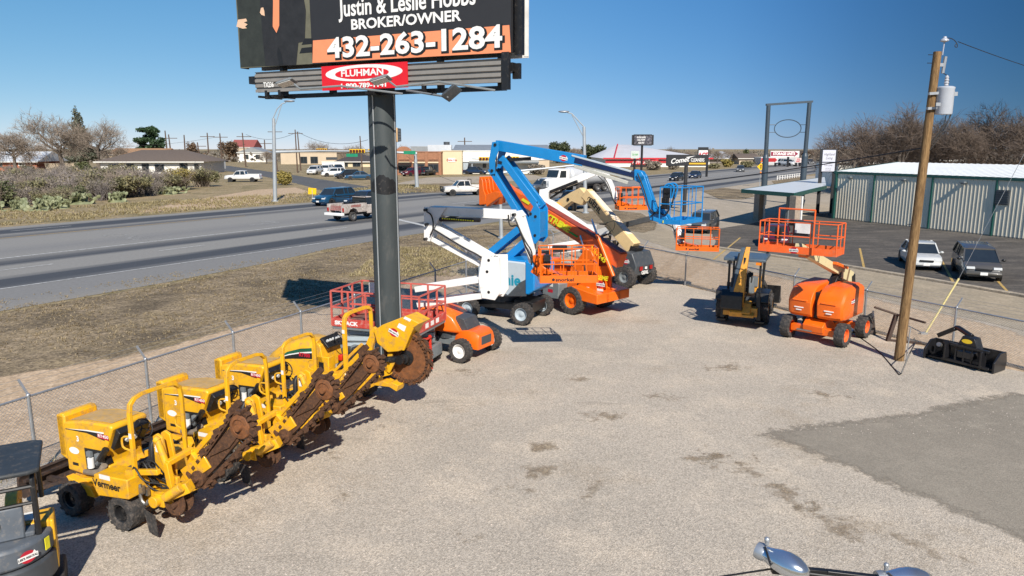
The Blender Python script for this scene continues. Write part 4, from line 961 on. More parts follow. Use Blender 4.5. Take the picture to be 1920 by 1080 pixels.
# ================================================================ shared boom-lift parts
def beam(parent,name,F,p,q,w,h,mt,y=0,h2=None,bevel=.012,px=True,pl=0.0):
    a=F.tr(p[0],p[1],pl) if px else V3(p); b=F.tr(q[0],q[1],pl) if px else V3(q)
    a=Vector((a.x,y+pl*0,a.z)); b=Vector((b.x,y+pl*0,b.z))
    return MB().bar(a,b,w,h,h2=h2).build(name,mt,parent,bevel=bevel)
def basket(parent,c,ang,Wd,Dp,Ht,mt,name='basket',toe=.2,text_s=None,cols=(5,3),gate=True,floor=DGREY):
    "work platform: floor tray with toe board, uprights, two rails, control box. local x = along width"
    M=Matrix.Translation(V3(c))@Matrix.Rotation(ang,4,'Z')
    def X(p): return M@V3(p)
    m=MB(); hw,hd=Wd/2,Dp/2
    m.add([X(p) for p in((-hw,-hd,0),(hw,-hd,0),(hw,hd,0),(-hw,hd,0),(-hw,-hd,.04),(hw,-hd,.04),(hw,hd,.04),(-hw,hd,.04))],[(0,3,2,1),(4,5,6,7),(0,1,5,4),(1,2,6,5),(2,3,7,6),(3,0,4,7)])
    fl=m.build(name+'_floor',floor,parent)
    m=MB()
    for a,b in(((-hw,-hd),(hw,-hd)),((hw,-hd),(hw,hd)),((hw,hd),(-hw,hd)),((-hw,hd),(-hw,-hd))):
        m.bar(X(a+(toe/2,)),X(b+(toe/2,)),.03,toe)
        for z in(Ht*.55,Ht): m.tube([X(a+(z,)),X(b+(z,))],.020,6)
    for k in range(cols[0]):
        x=-hw+Wd*k/(cols[0]-1)
        for y in(-hd,hd): m.tube([X((x,y,0)),X((x,y,Ht))],.018 if 0<k<cols[0]-1 else .024,6)
    for k in range(1,cols[1]-1):
        y=-hd+Dp*k/(cols[1]-1)
        for x in(-hw,hw): m.tube([X((x,y,0)),X((x,y,Ht))],.018,6)
    bk=m.build(name,mt,parent)
    m=MB(); Q=M
    for p,s in(((-hw*.25,hd*.9,Ht*.92),(.46,.22,.2)),((-hw*.7,hd*.8,Ht*.55),(.2,.2,.4))):
        b=MB().box((0,0,0),s); m.add([X(Vector(p)+Vector(v)) for v in b.v],b.f)
    m.build('control_box',BLACK,bk)
    if text_s:
        o=text(text_s,toe*.62,BDECAL,bk,X((-hw*.15,-hd-.02,toe*.42)),(PI/2,0,ang),ext=.002,bold=.004,sx=1.3)
        m=MB(); m.cyl(X((-hw*.15-.36,-hd-.016,toe*.45)),X((-hw*.15-.36,-hd-.022,toe*.45)),toe*.2,n=14); m.build('logo',BDECAL,bk)
    return bk
def cables(parent,pts_list,r=.02,name='cable'):
    for pts in pts_list: MB().tube(pts,r,6,smooth=2).build(name,HOSE,parent)
def pins(F,parent,pxs_,y,r=.06,mt=STEEL,pl=0):
    for p in pxs_:
        c=F.tr(p[0],p[1],pl); m=MB(); m.cyl((c.x,-y,c.z),(c.x,y,c.z),r,n=12); m.build('pivot_pin',mt,parent)
def wheels4(t,wb,tr,r,w,rim,style='block',rr=.55,x0=0,n_lug=20):
    for sx in(-1,1):
        for sy in(-1,1): wheel(t,(x0+sx*wb/2,sy*tr/2,r),r,w,rim,style,rr,face=sy,n_lug=n_lug)
# ---------------------------------------------------------------- white articulated lift with orange base
def snorkel_front():
    ch=R(-30.7); cx=Vector((math.cos(ch),math.sin(ch),0)); cy=Vector((-cx.y,cx.x,0))
    fa=(Vector((-1.73,23.45,0))+Vector((-.72,25.15,0)))/2          # front axle centre
    o=fa-cx*1.0; 
    t=thing('boom_lift','white boom lift on a low orange base with white rims behind the red scissor lift','boom lift',(o.x,o.y,.012),ch,'boom lifts in the yard')
    FC=Frame(o,ch)
    WR=WHITE
    wheels4(t,2.0,1.85,.40,.30,WR,'block',.60)
    m=MB(); m.box((0,0,.50),(2.3,.9,.24)); m.box((1.0,0,.42),(.24,1.6,.2)); m.box((-1.0,0,.42),(.24,1.6,.2)); m.box((.3,0,.68),(1.0,.8,.2)); m.build('chassis',MGREY,t,bevel=.02)
    for s in(1,-1):
        m=MB(); rings=[]
        for x,zt,w,zl in((.45,.80,.48,.42),(.6,.92,.52,.42),(1.0,.98,.56,.40),(1.25,.95,.56,.38),(1.42,.84,.50,.36)):
            rings.append([Vector((s*x,y,z)) for y,z in((-w,zl),(-w,zt-.18),(-w*.82,zt),(w*.82,zt),(w,zt-.18),(w,zl))])
        m.loft(rings); hd=m.build('hood',ORG,t,smooth=40,bevel=.02)
        m=MB(); m.prism([(-.30,.50),(.30,.50),(.30,.78),(-.30,.78)],s*1.405,s*1.43,'x'); g_=m.build('grille',DGREY,hd,bevel=.01)
    m=MB(); m.cyl((0,0,.6),(0,0,.85),.5,n=28); m.build('turntable',DGREY,t)
    # swung superstructure: counterweight hood and turret (heading of the boom plane)
    bh=math.atan2(-.397,.918); oo=Vector((o.x,o.y,0)); FB=Frame((oo.x,oo.y),bh)
    sw=thing('superstructure',None,None,(0,0,0),bh-ch); sw.parent=t
    for k in('label','category'): 
        if k in sw: del sw[k]
    m=MB(); rings=[]
    for y,s in((-.62,.86),(-.56,1.0),(.56,1.0),(.62,.86)):
        rings.append([Vector((x*s,y,1.18+(z-1.18)*s)) for x,z in((-1.05,.86),(-1.1,1.3),(-.85,1.62),(-.2,1.68),(.35,1.36),(.62,.92),(.55,.84))])
    m.loft(rings); m.build('engine_hood',ORG,sw,smooth=50)
    m=MB(); m.box((0,0,.87),(1.5,1.0,.1)); m.prism([(.3,.9),(.9,.9),(.7,1.3),(.4,1.4)],-.45,.45); m.build('turret_base',DGREY,sw,bevel=.01)
    def B(nm,p,q,w,h,y=0,mt=WHITE,h2=None): return beam(sw,nm,FB,p,q,w,h,mt,y,h2)
    for y in(-.26,.26):
        B('riser_arm',(786,541),(925,520),.12,.20,y)
        B('riser_arm',(790,569),(935,549),.13,.20,y)
    # link between the riser and upper arms
    q=[FB.tr(*p) for p in((912,480),(944,480),(946,545),(936,560),(912,556),(905,520))]
    for y0,y1 in((-.36,-.30),(.30,.36)):
        m=MB(); m.prism([(v.x,v.z) for v in q],y0,y1); m.build('link_plate',WHITE,sw,bevel=.01)
    q2=[FB.tr(*p) for p in((915,482),(943,482),(943,546),(915,546))]
    m=MB(); m.prism([(v.x,v.z) for v in q2],-.28,-.22); m.build('link_cover',LGREY,sw,bevel=.01)
    for y in(-.16,.16): B('upper_arm',(922,486),(822,427),.13,.27,y)
    B('upper_arm',(922,507),(806,446),.16,.16,0)
    for y in(-.2,.2):
        q3=[FB.tr(*p) for p in((801,388),(842,389),(836,398),(820,425),(812,452),(801,450))]
        m=MB(); m.prism([(v.x,v.z) for v in q3],y-.025,y+.025); m.build('knuckle_plate',WHITE,sw,bevel=.008)
    B('main_boom',(812,395),(965,403),.30,.30)
    b=FB.tr(830,410); e_=FB.tr(905,416)
    m=MB(); m.tube([Vector((b.x,-.2,b.z-.02)),Vector((e_.x,-.2,e_.z+.06))],.07,8); m.build('cable_chain',BLACK,sw)
    m=MB()
    for k in range(14):
        p=b+(e_-b)*(.1+.8*k/14); m.box((p.x,-.27,p.z+.03),(.05,.02,.04))
    m.build('chain_links',YDECAL,sw)
    B('boom_extension',(945,407),(972,410),.22,.22,0,MGREY)
    B('lift_cylinder',(826,414),(886,397),.1,.1,0,BLACK)
    B('lift_cylinder',(866,464),(895,489),.11,.11,0,LGREY); B('cylinder_rod',(862,459),(878,474),.06,.06,-.1,CHROME)
    q4=[FB.tr(*p) for p in((962,398),(975,395),(983,405),(975,418),(962,414))]
    m=MB(); m.prism([(v.x,v.z) for v in q4],-.2,.2); m.build('jib_knuckle',WHITE,sw,bevel=.01)
    for y in(-.12,.12): B('jib',(975,402),(1001,492),.12,.20,y)
    B('jib_cylinder',(970,414),(990,462),.07,.07,0,BLACK)
    bc=FB.tr(1064,527); jn=FB.tr(1003,500)
    bk=basket(sw,(bc.x,0,bc.z),PI/2-R(64)-(bh-ch)*0,1.80,.80,1.08,ORG,text_s='snorkel',toe=.24,cols=(6,3))
    m=MB(); m.bar((jn.x,0,jn.z),(jn.x+.35,0,jn.z-.2),.3,.4); m.bar((jn.x+.3,0,jn.z-.1),(bc.x,0,bc.z+.05),.3,.15); m.box((jn.x+.15,0,jn.z+.25),(.25,.5,.3)); m.build('basket_mount',ORG,sw,bevel=.015)
    v=lambda px,py,y=-.3:(lambda p:Vector((p.x,y,p.z)))(FB.tr(px,py))
    cables(sw,[[v(808,396),v(818,402),v(822,425),v(815,440)],[v(820,428),v(880,465),v(908,478),v(928,500)],[v(918,540),v(938,535),v(930,553),v(895,545)],[v(960,402),v(962,425),v(978,420),v(984,440),v(1000,480),v(1012,500)],[v(972,408),v(990,450),v(1005,470),v(1003,495)],[v(905,478),v(925,488),v(929,515)]],.026)
    pins(FB,sw,((806,393),(806,447),(808,420),(925,545),(925,486),(922,507),(970,402)),.37,.05,BLACK)
    return t
sn=snorkel_front()
# ---------------------------------------------------------------- two more white lifts further back (bases mostly hidden)
def snorkel_far(o,hd,label,spec):
    F_=Frame(o,hd); t=thing('boom_lift',label,'boom lift',(o[0],o[1],.012),hd,'boom lifts in the yard')
    wheels4(t,1.9,1.75,.40,.3,WHITE,'block',.6)
    m=MB(); m.box((0,0,.5),(2.3,.9,.3)); m.box((.95,0,.42),(.24,1.5,.2)); m.box((-.95,0,.42),(.24,1.5,.2)); m.build('chassis',MGREY,t,bevel=.02)
    m=MB(); m.box((0,0,1.05),(1.9,1.1,.6)); m.build('engine_hood',ORG,t,bevel=.12)
    for nm,p,q,w,h,y,mt in spec['arms']:
        beam(t,nm,F_,p,q,w,h,mt,y)
    v=lambda px,py,y=-.25:(lambda p:Vector((p.x,y,p.z)))(F_.tr(px,py))
    cables(t,[[v(*p) for p in c] for c in spec['cables']],.025)
    bc=F_.tr(*spec['basket'])
    basket(t,(bc.x,spec.get('by',0),bc.z),spec['bang']-hd,spec['bw'],.8,1.08,ORG,text_s='snorkel',toe=.2,cols=(6,3))
    q=F_.tr(*spec['tip']); m=MB(); m.bar(q,(bc.x,0,bc.z+.1),.25,.25); m.build('basket_mount',ORG,t,bevel=.01)
    return t
snorkel_far((1.5,38.3),R(-22),'white boom lift whose orange basket hangs before the highway above the cream boom',
 dict(arms=[('riser_arm',(1030,462),(1105,450),.12,.2,-.2,WHITE),('riser_arm',(1030,474),(1105,466),.12,.2,.2,WHITE),('link_plate',(1104,472),(1108,422),.5,.5,0,WHITE),
  ('upper_arm',(1106,432),(1026,376),.24,.3,0,WHITE),('upper_arm',(1100,442),(1022,388),.14,.15,0,WHITE),('knuckle_plate',(1021,388),(1023,356),.5,.5,0,WHITE),
  ('main_boom',(1020,362),(1100,330),.3,.34,0,WHITE),('cable_chain',(1034,360),(1085,340),.16,.15,-.22,BLACK),('boom_extension',(1085,338),(1122,322),.22,.26,0,WHITE),('lift_cylinder',(1028,375),(1062,352),.1,.1,0,BLACK),
  ('jib',(1136,326),(1156,374),.30,.26,0,WHITE),('jib_knuckle',(1120,324),(1140,328),.34,.34,0,WHITE)],
  cables=[[(1124,330),(1140,345),(1150,370),(1158,382)],[(1130,324),(1146,350),(1152,378),(1162,388)]],basket=(1185,393),bang=R(8),bw=1.5,tip=(1157,380)))
snorkel_far((5.0,40.5),R(-50),'white boom lift with long grey extension reaching low past the cream boom',
 dict(arms=[('upper_arm',(1108,440),(1090,470),.4,.4,0,WHITE),('main_boom',(1110,441),(1158,427),.34,.36,0,WHITE),('lift_cylinder',(1116,450),(1150,434),.1,.1,0,BLACK),('boom_extension',(1150,428),(1237,406),.26,.28,0,mat('oxidised_boom',(.13,.135,.135),.5,.3,.2,3)),
  ('jib_knuckle',(1234,406),(1262,412),.2,.2,0,WHITE),('jib',(1264,412),(1276,458),.34,.28,0,WHITE)],
  cables=[[(1240,410),(1252,420),(1268,425),(1274,440)],[(1266,420),(1272,440),(1278,458),(1290,455)]],basket=(1307,469),bang=R(-14),bw=2.0,tip=(1277,458)))
# ---------------------------------------------------------------- blue Z-boom lift with pale grey body
def blue_lift():
    hd=math.atan2(-.455,.89); o=(-.25,30.2); F_=Frame(o,hd)
    t=thing('boom_lift','big blue articulated boom lift with pale grey engine body and a blue basket','boom lift',(o[0],o[1],.012),hd,'boom lifts in the yard')
    wheels4(t,2.48,1.96,.45,.36,LGREY,'block',.58)
    m=MB(); m.box((0,0,.62),(2.3,1.1,.32)); m.box((1.24,0,.5),(.3,1.7,.28)); m.box((-1.24,0,.5),(.3,1.7,.28)); m.prism([(.6,.5),(1.5,.45),(1.55,.85),(.7,.92)],-.62,.62); m.build('chassis',BLACK,t,bevel=.02)
    m=MB(); m.cyl((0,0,.75),(0,0,.98),.6,n=28); m.build('turntable',DGREY,t)
    y=-.95
    tr=lambda px,py:(lambda v:(v.x,v.z))(F_.tr(px,py,y))
    body=[tr(*p) for p in((896,555),(896,500),(905,484),(985,493),(988,500),(988,552),(970,556),(920,556))]
    m=MB(); m.prism(body,-.95,-.30); bd=m.build('body_cover',LGREY,t,bevel=.06)
    m=MB(); m.prism(body,.30,.95); m.build('body_cover',LGREY,t,bevel=.06)
    lo=[tr(*p) for p in((950,556),(975,530),(987,524),(987,556))]; m=MB(); m.prism(lo,-.965,-.93); m.build('lower_cover',DGREY,bd,bevel=.005)
    lo=[tr(*p) for p in((896,556),(896,548),(950,552),(955,556))]; m=MB(); m.prism(lo,-.962,-.93); m.build('lower_cover',DGREY,bd,bevel=.005)
    g_=tr(945,525); text('Genie',.62,mat('teal_decal',(.005,.22,.33),.5),bd,(g_[0]-.0,-.956,g_[1]),(PI/2,0,0),ext=.002,bold=.02)
    e0=tr(988,500)[0]; cw=[tr(*p) for p in((985,490),(998,494),(1003,506),(1002,545),(992,553),(985,553))]
    m=MB(); m.prism(cw,-.98,.98); m.build('counterweight',BLUE,t,bevel=.05)
    m=MB(); m.prism([tr(*p) for p in((940,485),(985,490),(985,498),(940,495))],-.9,.9); m.build('top_cover',BLUE,t,bevel=.03)
    q=[tr(*p) for p in((893,545),(893,500),(897,497),(897,550))]; m=MB()
    for k in range(7): m.box((q[0][0]-.02,-.62,q[0][1]+.1+.16*k),(.05,.6,.05))
    m.build('radiator_louvres',DGREY,t)
    def B(nm,p,q,w,h,yy=0,mt=BLUE,h2=None): return beam(t,nm,F_,p,q,w,h,mt,yy,h2)
    for yy in(-.24,.24):
        B('lower_arm',(916,480),(1000,411),.16,.28,yy); 
        B('lower_arm',(940,498),(1012,433),.16,.30,yy)
        B('upper_arm',(925,316),(993,426),.15,.25,yy)
        B('upper_arm',(945,296),(1014,388),.15,.27,yy)
    q=[F_.tr(*p) for p in((1002,398),(1012,378),(1020,392),(1020,446),(1012,456),(996,452),(990,432))]
    for yy in(-.40,.34): 
        m=MB(); m.prism([(v.x,v.z) for v in q],yy,yy+.06); m.build('link_plate',BLUE,t,bevel=.01)
    q=[F_.tr(*p) for p in((1007,392),(1018,396),(1018,446),(1009,448))]; m=MB(); m.prism([(v.x,v.z) for v in q],-.3,.3); m.build('link_body',BLUE,t,bevel=.02)
    q=[F_.tr(*p) for p in((931,267),(942,266),(943,282),(936,300),(936,326),(926,328),(925,300))]
    for yy in(-.38,.32): 
        m=MB(); m.prism([(v.x,v.z) for v in q],yy,yy+.06); m.build('knuckle_plate',BLUE,t,bevel=.01)
    B('main_boom',(932,273),(1096,302),.34,.40,0)
    B('boom_tube',(1072,300),(1190,331),.30,.30,0,mat('aluminium_boom_cover',(.45,.46,.43),.5,.2,.1,3))
    B('boom_inner',(1080,301),(1200,330),.24,.20,-.06,mat('navy_boom',(.008,.02,.07),.4))
    B('cable_track',(1075,292),(1186,322),.10,.07,-.14,LGREY); B('cable_track',(1080,312),(1180,343),.10,.12,-.16,mat('pale_cable_chain',(.45,.45,.40),.6,0,.3,40))
    B('lift_cylinder',(944,301),(995,298),.12,.14,0,BLACK)
    a=F_.tr(1060,297); rental_sticker(t,(a.x,-.175,a.z),(PI/2,R(12),0),.28)
    q=[F_.tr(*p) for p in((1192,318),(1206,322),(1213,335),(1204,345),(1192,338))]; m=MB(); m.prism([(v.x,v.z) for v in q],-.2,.2); m.build('jib_knuckle',BLUE,t,bevel=.02)
    for yy in(-.13,.13): B('jib',(1204,330),(1229,404),.14,.27,yy)
    q=[F_.tr(*p) for p in((1218,395),(1240,390),(1258,412),(1248,420),(1222,412))]; m=MB(); m.prism([(v.x,v.z) for v in q],-.25,.25); m.build('basket_rotator',BLUE,t,bevel=.02)
    bc=F_.tr(1276,418)
    bk=basket(t,(bc.x,0,bc.z),PI/2+R(-14),1.62,.85,1.30,BLUE,toe=.16,cols=(4,3),floor=BLUE)
    m=MB()
    for k in range(5):
        s=-.7+.33*k; m.box((bc.x-.44,s,bc.z+.08),(.02,.16,.09))
    m.build('hazard_mark',YDECAL,bk)
    v=lambda px,py,y=-.3:(lambda p:Vector((p.x,y,p.z)))(F_.tr(px,py))
    m=MB(); q=[v(1246,372,-.2),v(1247,350,-.2),v(1258,343,-.2),v(1268,350,-.2),v(1262,372,-.2)]; m.tube(q,.03,6,smooth=2); m.tube([p+Vector((0,.5,0)) for p in q],.03,6,smooth=2); m.build('control_guard',BLUE,bk)
    m=MB(); c=v(1254,362,0); m.box((c.x,c.y,c.z),(.3,.5,.35)); m.build('control_box',BLACK,bk,bevel=.02)
    cables(t,[[v(1200,325),v(1214,360),v(1222,395),v(1240,400)],[v(1226,398,.1),v(1240,385,.1),v(1256,395,.1),v(1262,370,.1)],[v(1224,405),v(1238,395),v(1250,405),v(1258,395),v(1262,380)],[v(1230,400,-.1),v(1245,382,-.1),v(1258,388,-.1)],[v(936,272),v(938,300),v(934,330)],[v(1014,378),v(1000,400),v(1006,420)]],.028)
    pins(F_,t,((937,272),(931,320),(946,305),(1003,400),(1011,440),(1012,405),(998,428)),.42,.06,BLACK)
blue_lift()
# ================================================================ telehandlers
def text_along(s,size,mt,parent,p,q,y,frac,face,bold=.01,shear=.25,sx=1,nm='lettering'):
    # p -> q is the reading direction; face = +1 / -1 for the local +y / -y side
    p,q=V3(p),V3(q); c=p+(q-p)*frac; X=(q-p).normalized(); Z=Vector((0,face,0)); Y=Z.cross(X)
    M=Matrix((X,Y,Z)).transposed()
    return text(s,size,mt,parent,(c.x,y,c.z),M.to_euler(),nm,ext=.002,bold=bold,shear=shear,sx=sx)
def xtreme():
    f=Vector((-.70,.714,0)).normalized(); hd=math.atan2(f.y,f.x); lf=Vector((-f.y,f.x,0))
    rw=Vector((2.6,30.75,0))                       # rear left wheel contact
    o=rw-lf*1.0+f*1.55                              # centre of the machine
    F_=Frame((o.x,o.y),hd)
    t=thing('telehandler','orange telehandler with black wheels on orange rims and lime lettering along its raised boom','telehandler',(o.x,o.y,.012),hd,'telehandlers in the yard')
    wheels4(t,3.1,2.0,.60,.42,ORG,'block',.54,n_lug=18)
    m=MB(); m.box((0,0,.85),(4.0,.9,.5)); m.box((1.55,0,.62),(.35,1.6,.32)); m.box((-1.55,0,.62),(.35,1.6,.32)); m.build('chassis',ORG,t,bevel=.03)
    m=MB(); q=[(-2.75,.62),(-2.72,1.05),(-2.45,1.1),(-2.35,2.35),(-2.1,2.75),(-1.75,2.75),(-.95,1.75),(-.7,1.35),(-.7,.95),(-1.9,.72)]
    m.prism(q,.42,.55); m.prism(q,-.55,-.42); m.box((-2.2,0,1.35),(.25,1.0,1.4)); m.build('rear_frame',ORG,t,bevel=.02)
    m=MB(); m.prism([(-2.95,.62),(-2.95,1.02),(-1.55,1.22),(-1.4,1.05),(-2.0,.66)],.30,1.1); m.prism([(-2.95,.62),(-2.95,1.02),(-1.55,1.22),(-1.4,1.05),(-2.0,.66)],-1.1,-.30); m.box((-2.75,0,.82),(.4,1.0,.4)); m.build('rear_bumper',ORG,t,bevel=.03)
    m=MB(); m.prism([(-.75,.75),(1.2,.75),(1.2,1.55),(.9,1.75),(-.3,1.75),(-.75,1.3)],-1.12,-.5); m.build('engine_cover',ORG,t,bevel=.06)
    m=MB(); m.prism([(-.8,.55),(.1,.5),(.25,1.45),(-.5,1.62),(-.85,1.2)],.55,1.12); tb=m.build('tank',MGREY,t,bevel=.03)
    for z,mt in((1.38,WDECAL),(1.12,WDECAL),(.86,RDECAL)):
        m=MB(); m.box((-.35,1.123,z),(.28,.006,.14)); m.build('sticker',mt,tb,smooth=0)
    m=MB(); m.prism([(.1,1.0),(1.3,1.0),(1.35,1.7),(1.1,2.45),(.35,2.5),(.1,1.8)],.45,1.15); cb=m.build('cab',BLACK,t,bevel=.03)
    m=MB(); m.prism([(.2,1.75),(1.22,1.75),(1.02,2.38),(.38,2.42),(.22,2.0)],1.152,1.158); m.build('cab_window',GLASS,cb,smooth=0)
    # boom: pivot high at the rear, rising forwards
    piv=F_.tr(1158,484); tip=F_.tr(944,349)
    piv=Vector((piv.x,0,piv.z)); tip=Vector((tip.x,0,tip.z)); dv=(tip-piv); Lb=dv.length; dn=dv.normalized(); up=Vector((-dn.z,0,dn.x))
    if up.z<0: up=-up
    m=MB(); m.bar(piv-dn*.25,piv+dn*Lb*.80,.46,.62,h2=.52); bm_=m.build('main_boom',ORGF,t,bevel=.02)
    m=MB(); m.bar(piv+dn*Lb*.78,piv+dn*(Lb*.97),.34,.38); m.build('inner_boom',ORG,t,bevel=.015)
    m=MB(); m.bar(piv-dn*.2+up*.34,piv+dn*Lb*.72+up*.29,.40,.07); m.build('boom_top_rail',mat('dull_red_rail',(.28,.05,.025),.5,0,.25),bm_)
    m=MB(); m.bar(piv-dn*.2-up*.31,piv+dn*Lb*.55-up*.29,.10,.06); m.build('hose_guard',BLACK,bm_)
    text_along('XTREME',.42,YDECAL,bm_,tip,piv,.262,.535,1,.018,sx=1.0)
    def stripe(a,b,h0,h1,mt):
        P=[piv+dn*Lb*a+up*h0,piv+dn*Lb*b+up*h0,piv+dn*Lb*(b-.01)+up*h1,piv+dn*Lb*(a-.01)+up*h1]
        m=MB(); m.prism([(v.x,v.z) for v in P],.256,.259); m.build('boom_stripe',mt,bm_,smooth=0)
    stripe(.29,.36,-.1,-.02,GDECAL); stripe(.72,.79,-.02,.12,YDECAL); stripe(.47,.60,-.25,-.22,GDECAL); stripe(.40,.45,-.12,.14,YDECAL)
    for pa,pb,nm in (((1100,415),(1141,520),'lift_cylinder'),((1082,445),(1108,525),'lift_cylinder')):
        a=F_.tr(*pa,.62); b=F_.tr(*pb,.62); yy=.40 if nm and pa[0]>1090 else -.40
        yy=.42 if pa[0]<1090 else .30
        m=MB(); m.cyl((b.x,yy,b.z),((a.x*.75+b.x*.25),yy,(a.z*.75+b.z*.25)),.085,n=12); m.build(nm,ORG,t)
        m=MB(); m.cyl(((a.x*.75+b.x*.25),yy,(a.z*.75+b.z*.25)),(a.x,yy,a.z+.05),.045,n=10); m.build('cylinder_rod',CHROME,t)
    # gooseneck, carriage with a row of louvre holes and forks
    hx=tip; m=MB(); m.prism([(hx.x-.35,hx.z+.1),(hx.x+.2,hx.z+.12),(hx.x+.55,hx.z-.35),(hx.x+.62,hx.z-.85),(hx.x+.3,hx.z-.9),(hx.x-.1,hx.z-.35)],-.22,.22); m.build('gooseneck',ORG,t,bevel=.02)
    c0=F_.tr(922,362); cx_=c0.x; 
    m=MB()
    for k in range(7):
        y=-.66+.22*k; m.prism([(cx_+.16,c0.z-.55),(cx_+.16,c0.z+.62),(cx_+.04,c0.z+.78),(cx_-.08,c0.z+.62),(cx_-.14,c0.z+.2),(cx_-.3,c0.z-.1),(cx_-.25,c0.z-.5)],y-.025,y+.025)
    for z in(-.5,-.2,.1,.42,.72): m.box((cx_+.1,0,c0.z+z),(.07,1.35,.12))
    cr=m.build('fork_carriage',ORG,t,bevel=.01)
    m=MB(); m.prism([(cx_-.1,c0.z-.1),(cx_-.35,c0.z-.62),(cx_-1.2,c0.z-.12),(cx_-1.3,c0.z+.12),(cx_-.9,c0.z+.12)],.42,.66); m.build('carriage_side',ORG,cr,bevel=.02)
    for y in(-.4,.4):
        m=MB(); m.prism([(cx_+.14,c0.z+.2),(cx_+.14,c0.z-.62),(cx_+1.5,c0.z-.66),(cx_+1.5,c0.z-.63),(cx_+.2,c0.z-.56),(cx_+.2,c0.z+.2)],y-.06,y+.06); m.build('fork',BLACK,t)
    a=F_.tr(1122,521,.56); text('XTREME',.26,YDECAL,t,(a.x,.556,a.z),(PI/2,0,PI),ext=.002,shear=.25,bold=.008)
    a=F_.tr(1116,478,.56); text('XR1245',.30,YDECAL,t,(a.x,.40,a.z),(PI/2,R(32),PI),ext=.002,shear=.2,bold=.006)
    a=F_.tr(1126,534,.56); rental_sticker(t,(a.x,.556,a.z),(PI/2,0,PI),.36)
    for px,py,mt in((1099,541,WDECAL),(1125,545,WDECAL),(1125,549,RDECAL)):
        a=F_.tr(px,py,.56); m=MB(); m.box((a.x,.556,a.z),(.32,.006,.13)); m.build('sticker',mt,t,smooth=0)
    cables(t,[[(-1.3,.5,1.0),(-1.6,.62,1.5),(-1.2,.55,1.9),(-1.0,.4,2.2)],[(-1.4,.5,1.1),(-1.9,.6,1.7),(-1.7,.5,2.3)],[(-.9,.6,1.4),(-1.1,.7,1.7),(-1.5,.5,1.6)]],.03)
xtreme()
def gehl():
    f=Vector((-.70,.714,0)).normalized(); hd=math.atan2(f.y,f.x)
    o=Vector((6.35,36.9,0))+f*1.5-Vector((-f.y,f.x,0))*.25; F_=Frame((o.x,o.y),hd)
    t=thing('telehandler','cream boom telehandler on a dark grey body near the fence corner','telehandler',(o.x,o.y,.012),hd,'telehandlers in the yard')
    wheels4(t,2.5,1.7,.58,.42,MGREY,'block',.5,n_lug=18)
    m=MB(); m.prism([(-1.75,.65),(-1.85,1.15),(-1.55,1.80),(-1.1,1.85),(-.9,1.45),(1.6,1.2),(1.8,.7)],-.80,.80); bd=m.build('body',DGREY,t,bevel=.05)
    m=MB(); m.prism([(-1.1,2.1),(-.85,1.4),(-1.2,1.4),(-1.5,2.0)],-.3,.3); m.build('boom_well',BLACK,bd)
    m=MB(); m.prism([(.0,1.2),(1.2,1.2),(1.25,1.7),(1.0,2.35),(.2,2.4),(.0,1.8)],.35,.85); cb=m.build('cab',BLACK,t,bevel=.03)
    for y in(-.42,.42):
        m=MB(); m.box((-1.88,y,1.02),(.03,.22,.2)); tl=m.build('tail_light',REDL,bd)
    m=MB(); m.box((-1.87,0,1.02),(.03,.16,.12)); m.build('number_plate',WDECAL,bd)
    text('GEHL',.24,WDECAL,bd,(-1.845,.05,.78),(PI/2,0,-PI/2),ext=.003,bold=.008)
    rental_sticker(bd,(-1.2,.803,1.35),(PI/2,0,PI),.35)
    piv=F_.tr(1181,456); tip=F_.tr(1100,362); piv.y=tip.y=0
    dn=(tip-piv).normalized(); Lb=(tip-piv).length; up=Vector((-dn.z,0,dn.x)); up=up if up.z>0 else -up
    m=MB(); m.bar(piv-dn*.35,piv+dn*Lb*.42,.56,.66); m.bar(piv+dn*Lb*.40,piv+dn*Lb*1.0,.46,.56); bm_=m.build('main_boom',CREAM,t,bevel=.02)
    m=MB(); m.bar(piv+dn*.3+up*.335,piv+dn*Lb*.95+up*.28,.4,.04); m.build('boom_top_plate',mat('pale_cream_plate',(.78,.66,.5),.5),bm_)
    text_along('GEHL',.42,BDECAL,bm_,tip,piv,.236,.26,1,.012,.0)
    q=tip+(piv-tip)*.13; M=MB(); M.tube([Vector((q.x+.10*math.cos(a),.234,q.z+.12*math.sin(a))) for a in[x*.3 for x in range(14)]],.02,5); M.build('logo',BDECAL,bm_)
    # jib head bent back towards the highway, with a yellow coupler
    h=[F_.tr(*p) for p in((1092,352),(1104,366),(1094,385),(1076,378),(1058,392),(1046,390),(1050,376),(1072,362))]
    m=MB(); m.prism([(v.x,v.z) for v in h],-.2,.2); m.build('gooseneck',CREAM,t,bevel=.03)
    a=F_.tr(1052,384); m=MB()
    for y in(-.4,.4): m.cyl((a.x,y-.12,a.z),(a.x,y+.12,a.z),.16,n=14); m.bar((a.x-.1,y,a.z+.1),(a.x+.1,y,a.z-.5),.16,.2)
    m.bar((a.x,-.5,a.z),(a.x,.5,a.z),.2,.2); m.build('coupler',YEL,t,bevel=.01)
    b=F_.tr(1070,374); m=MB(); m.cyl((b.x,.21,b.z),(b.x,.24,b.z),.09,n=12); m.build('pivot_pin',BLACK,t)
    v=lambda px,py,y=.25:(lambda p:Vector((p.x,y,p.z)))(F_.tr(px,py))
    cables(t,[[v(1143,418),v(1160,412),v(1158,430),v(1146,436),v(1150,448)],[v(1140,424),v(1152,430),v(1150,450)],[v(1130,420),v(1146,420),v(1156,436)]],.035)
    m=MB(); p=v(1163,455,.5); m.box((p.x,.5,p.z),(.08,.22,.3)); m.tube([p,v(1150,480,.5)],.04,6); m.build('mirror',BLACK,t)
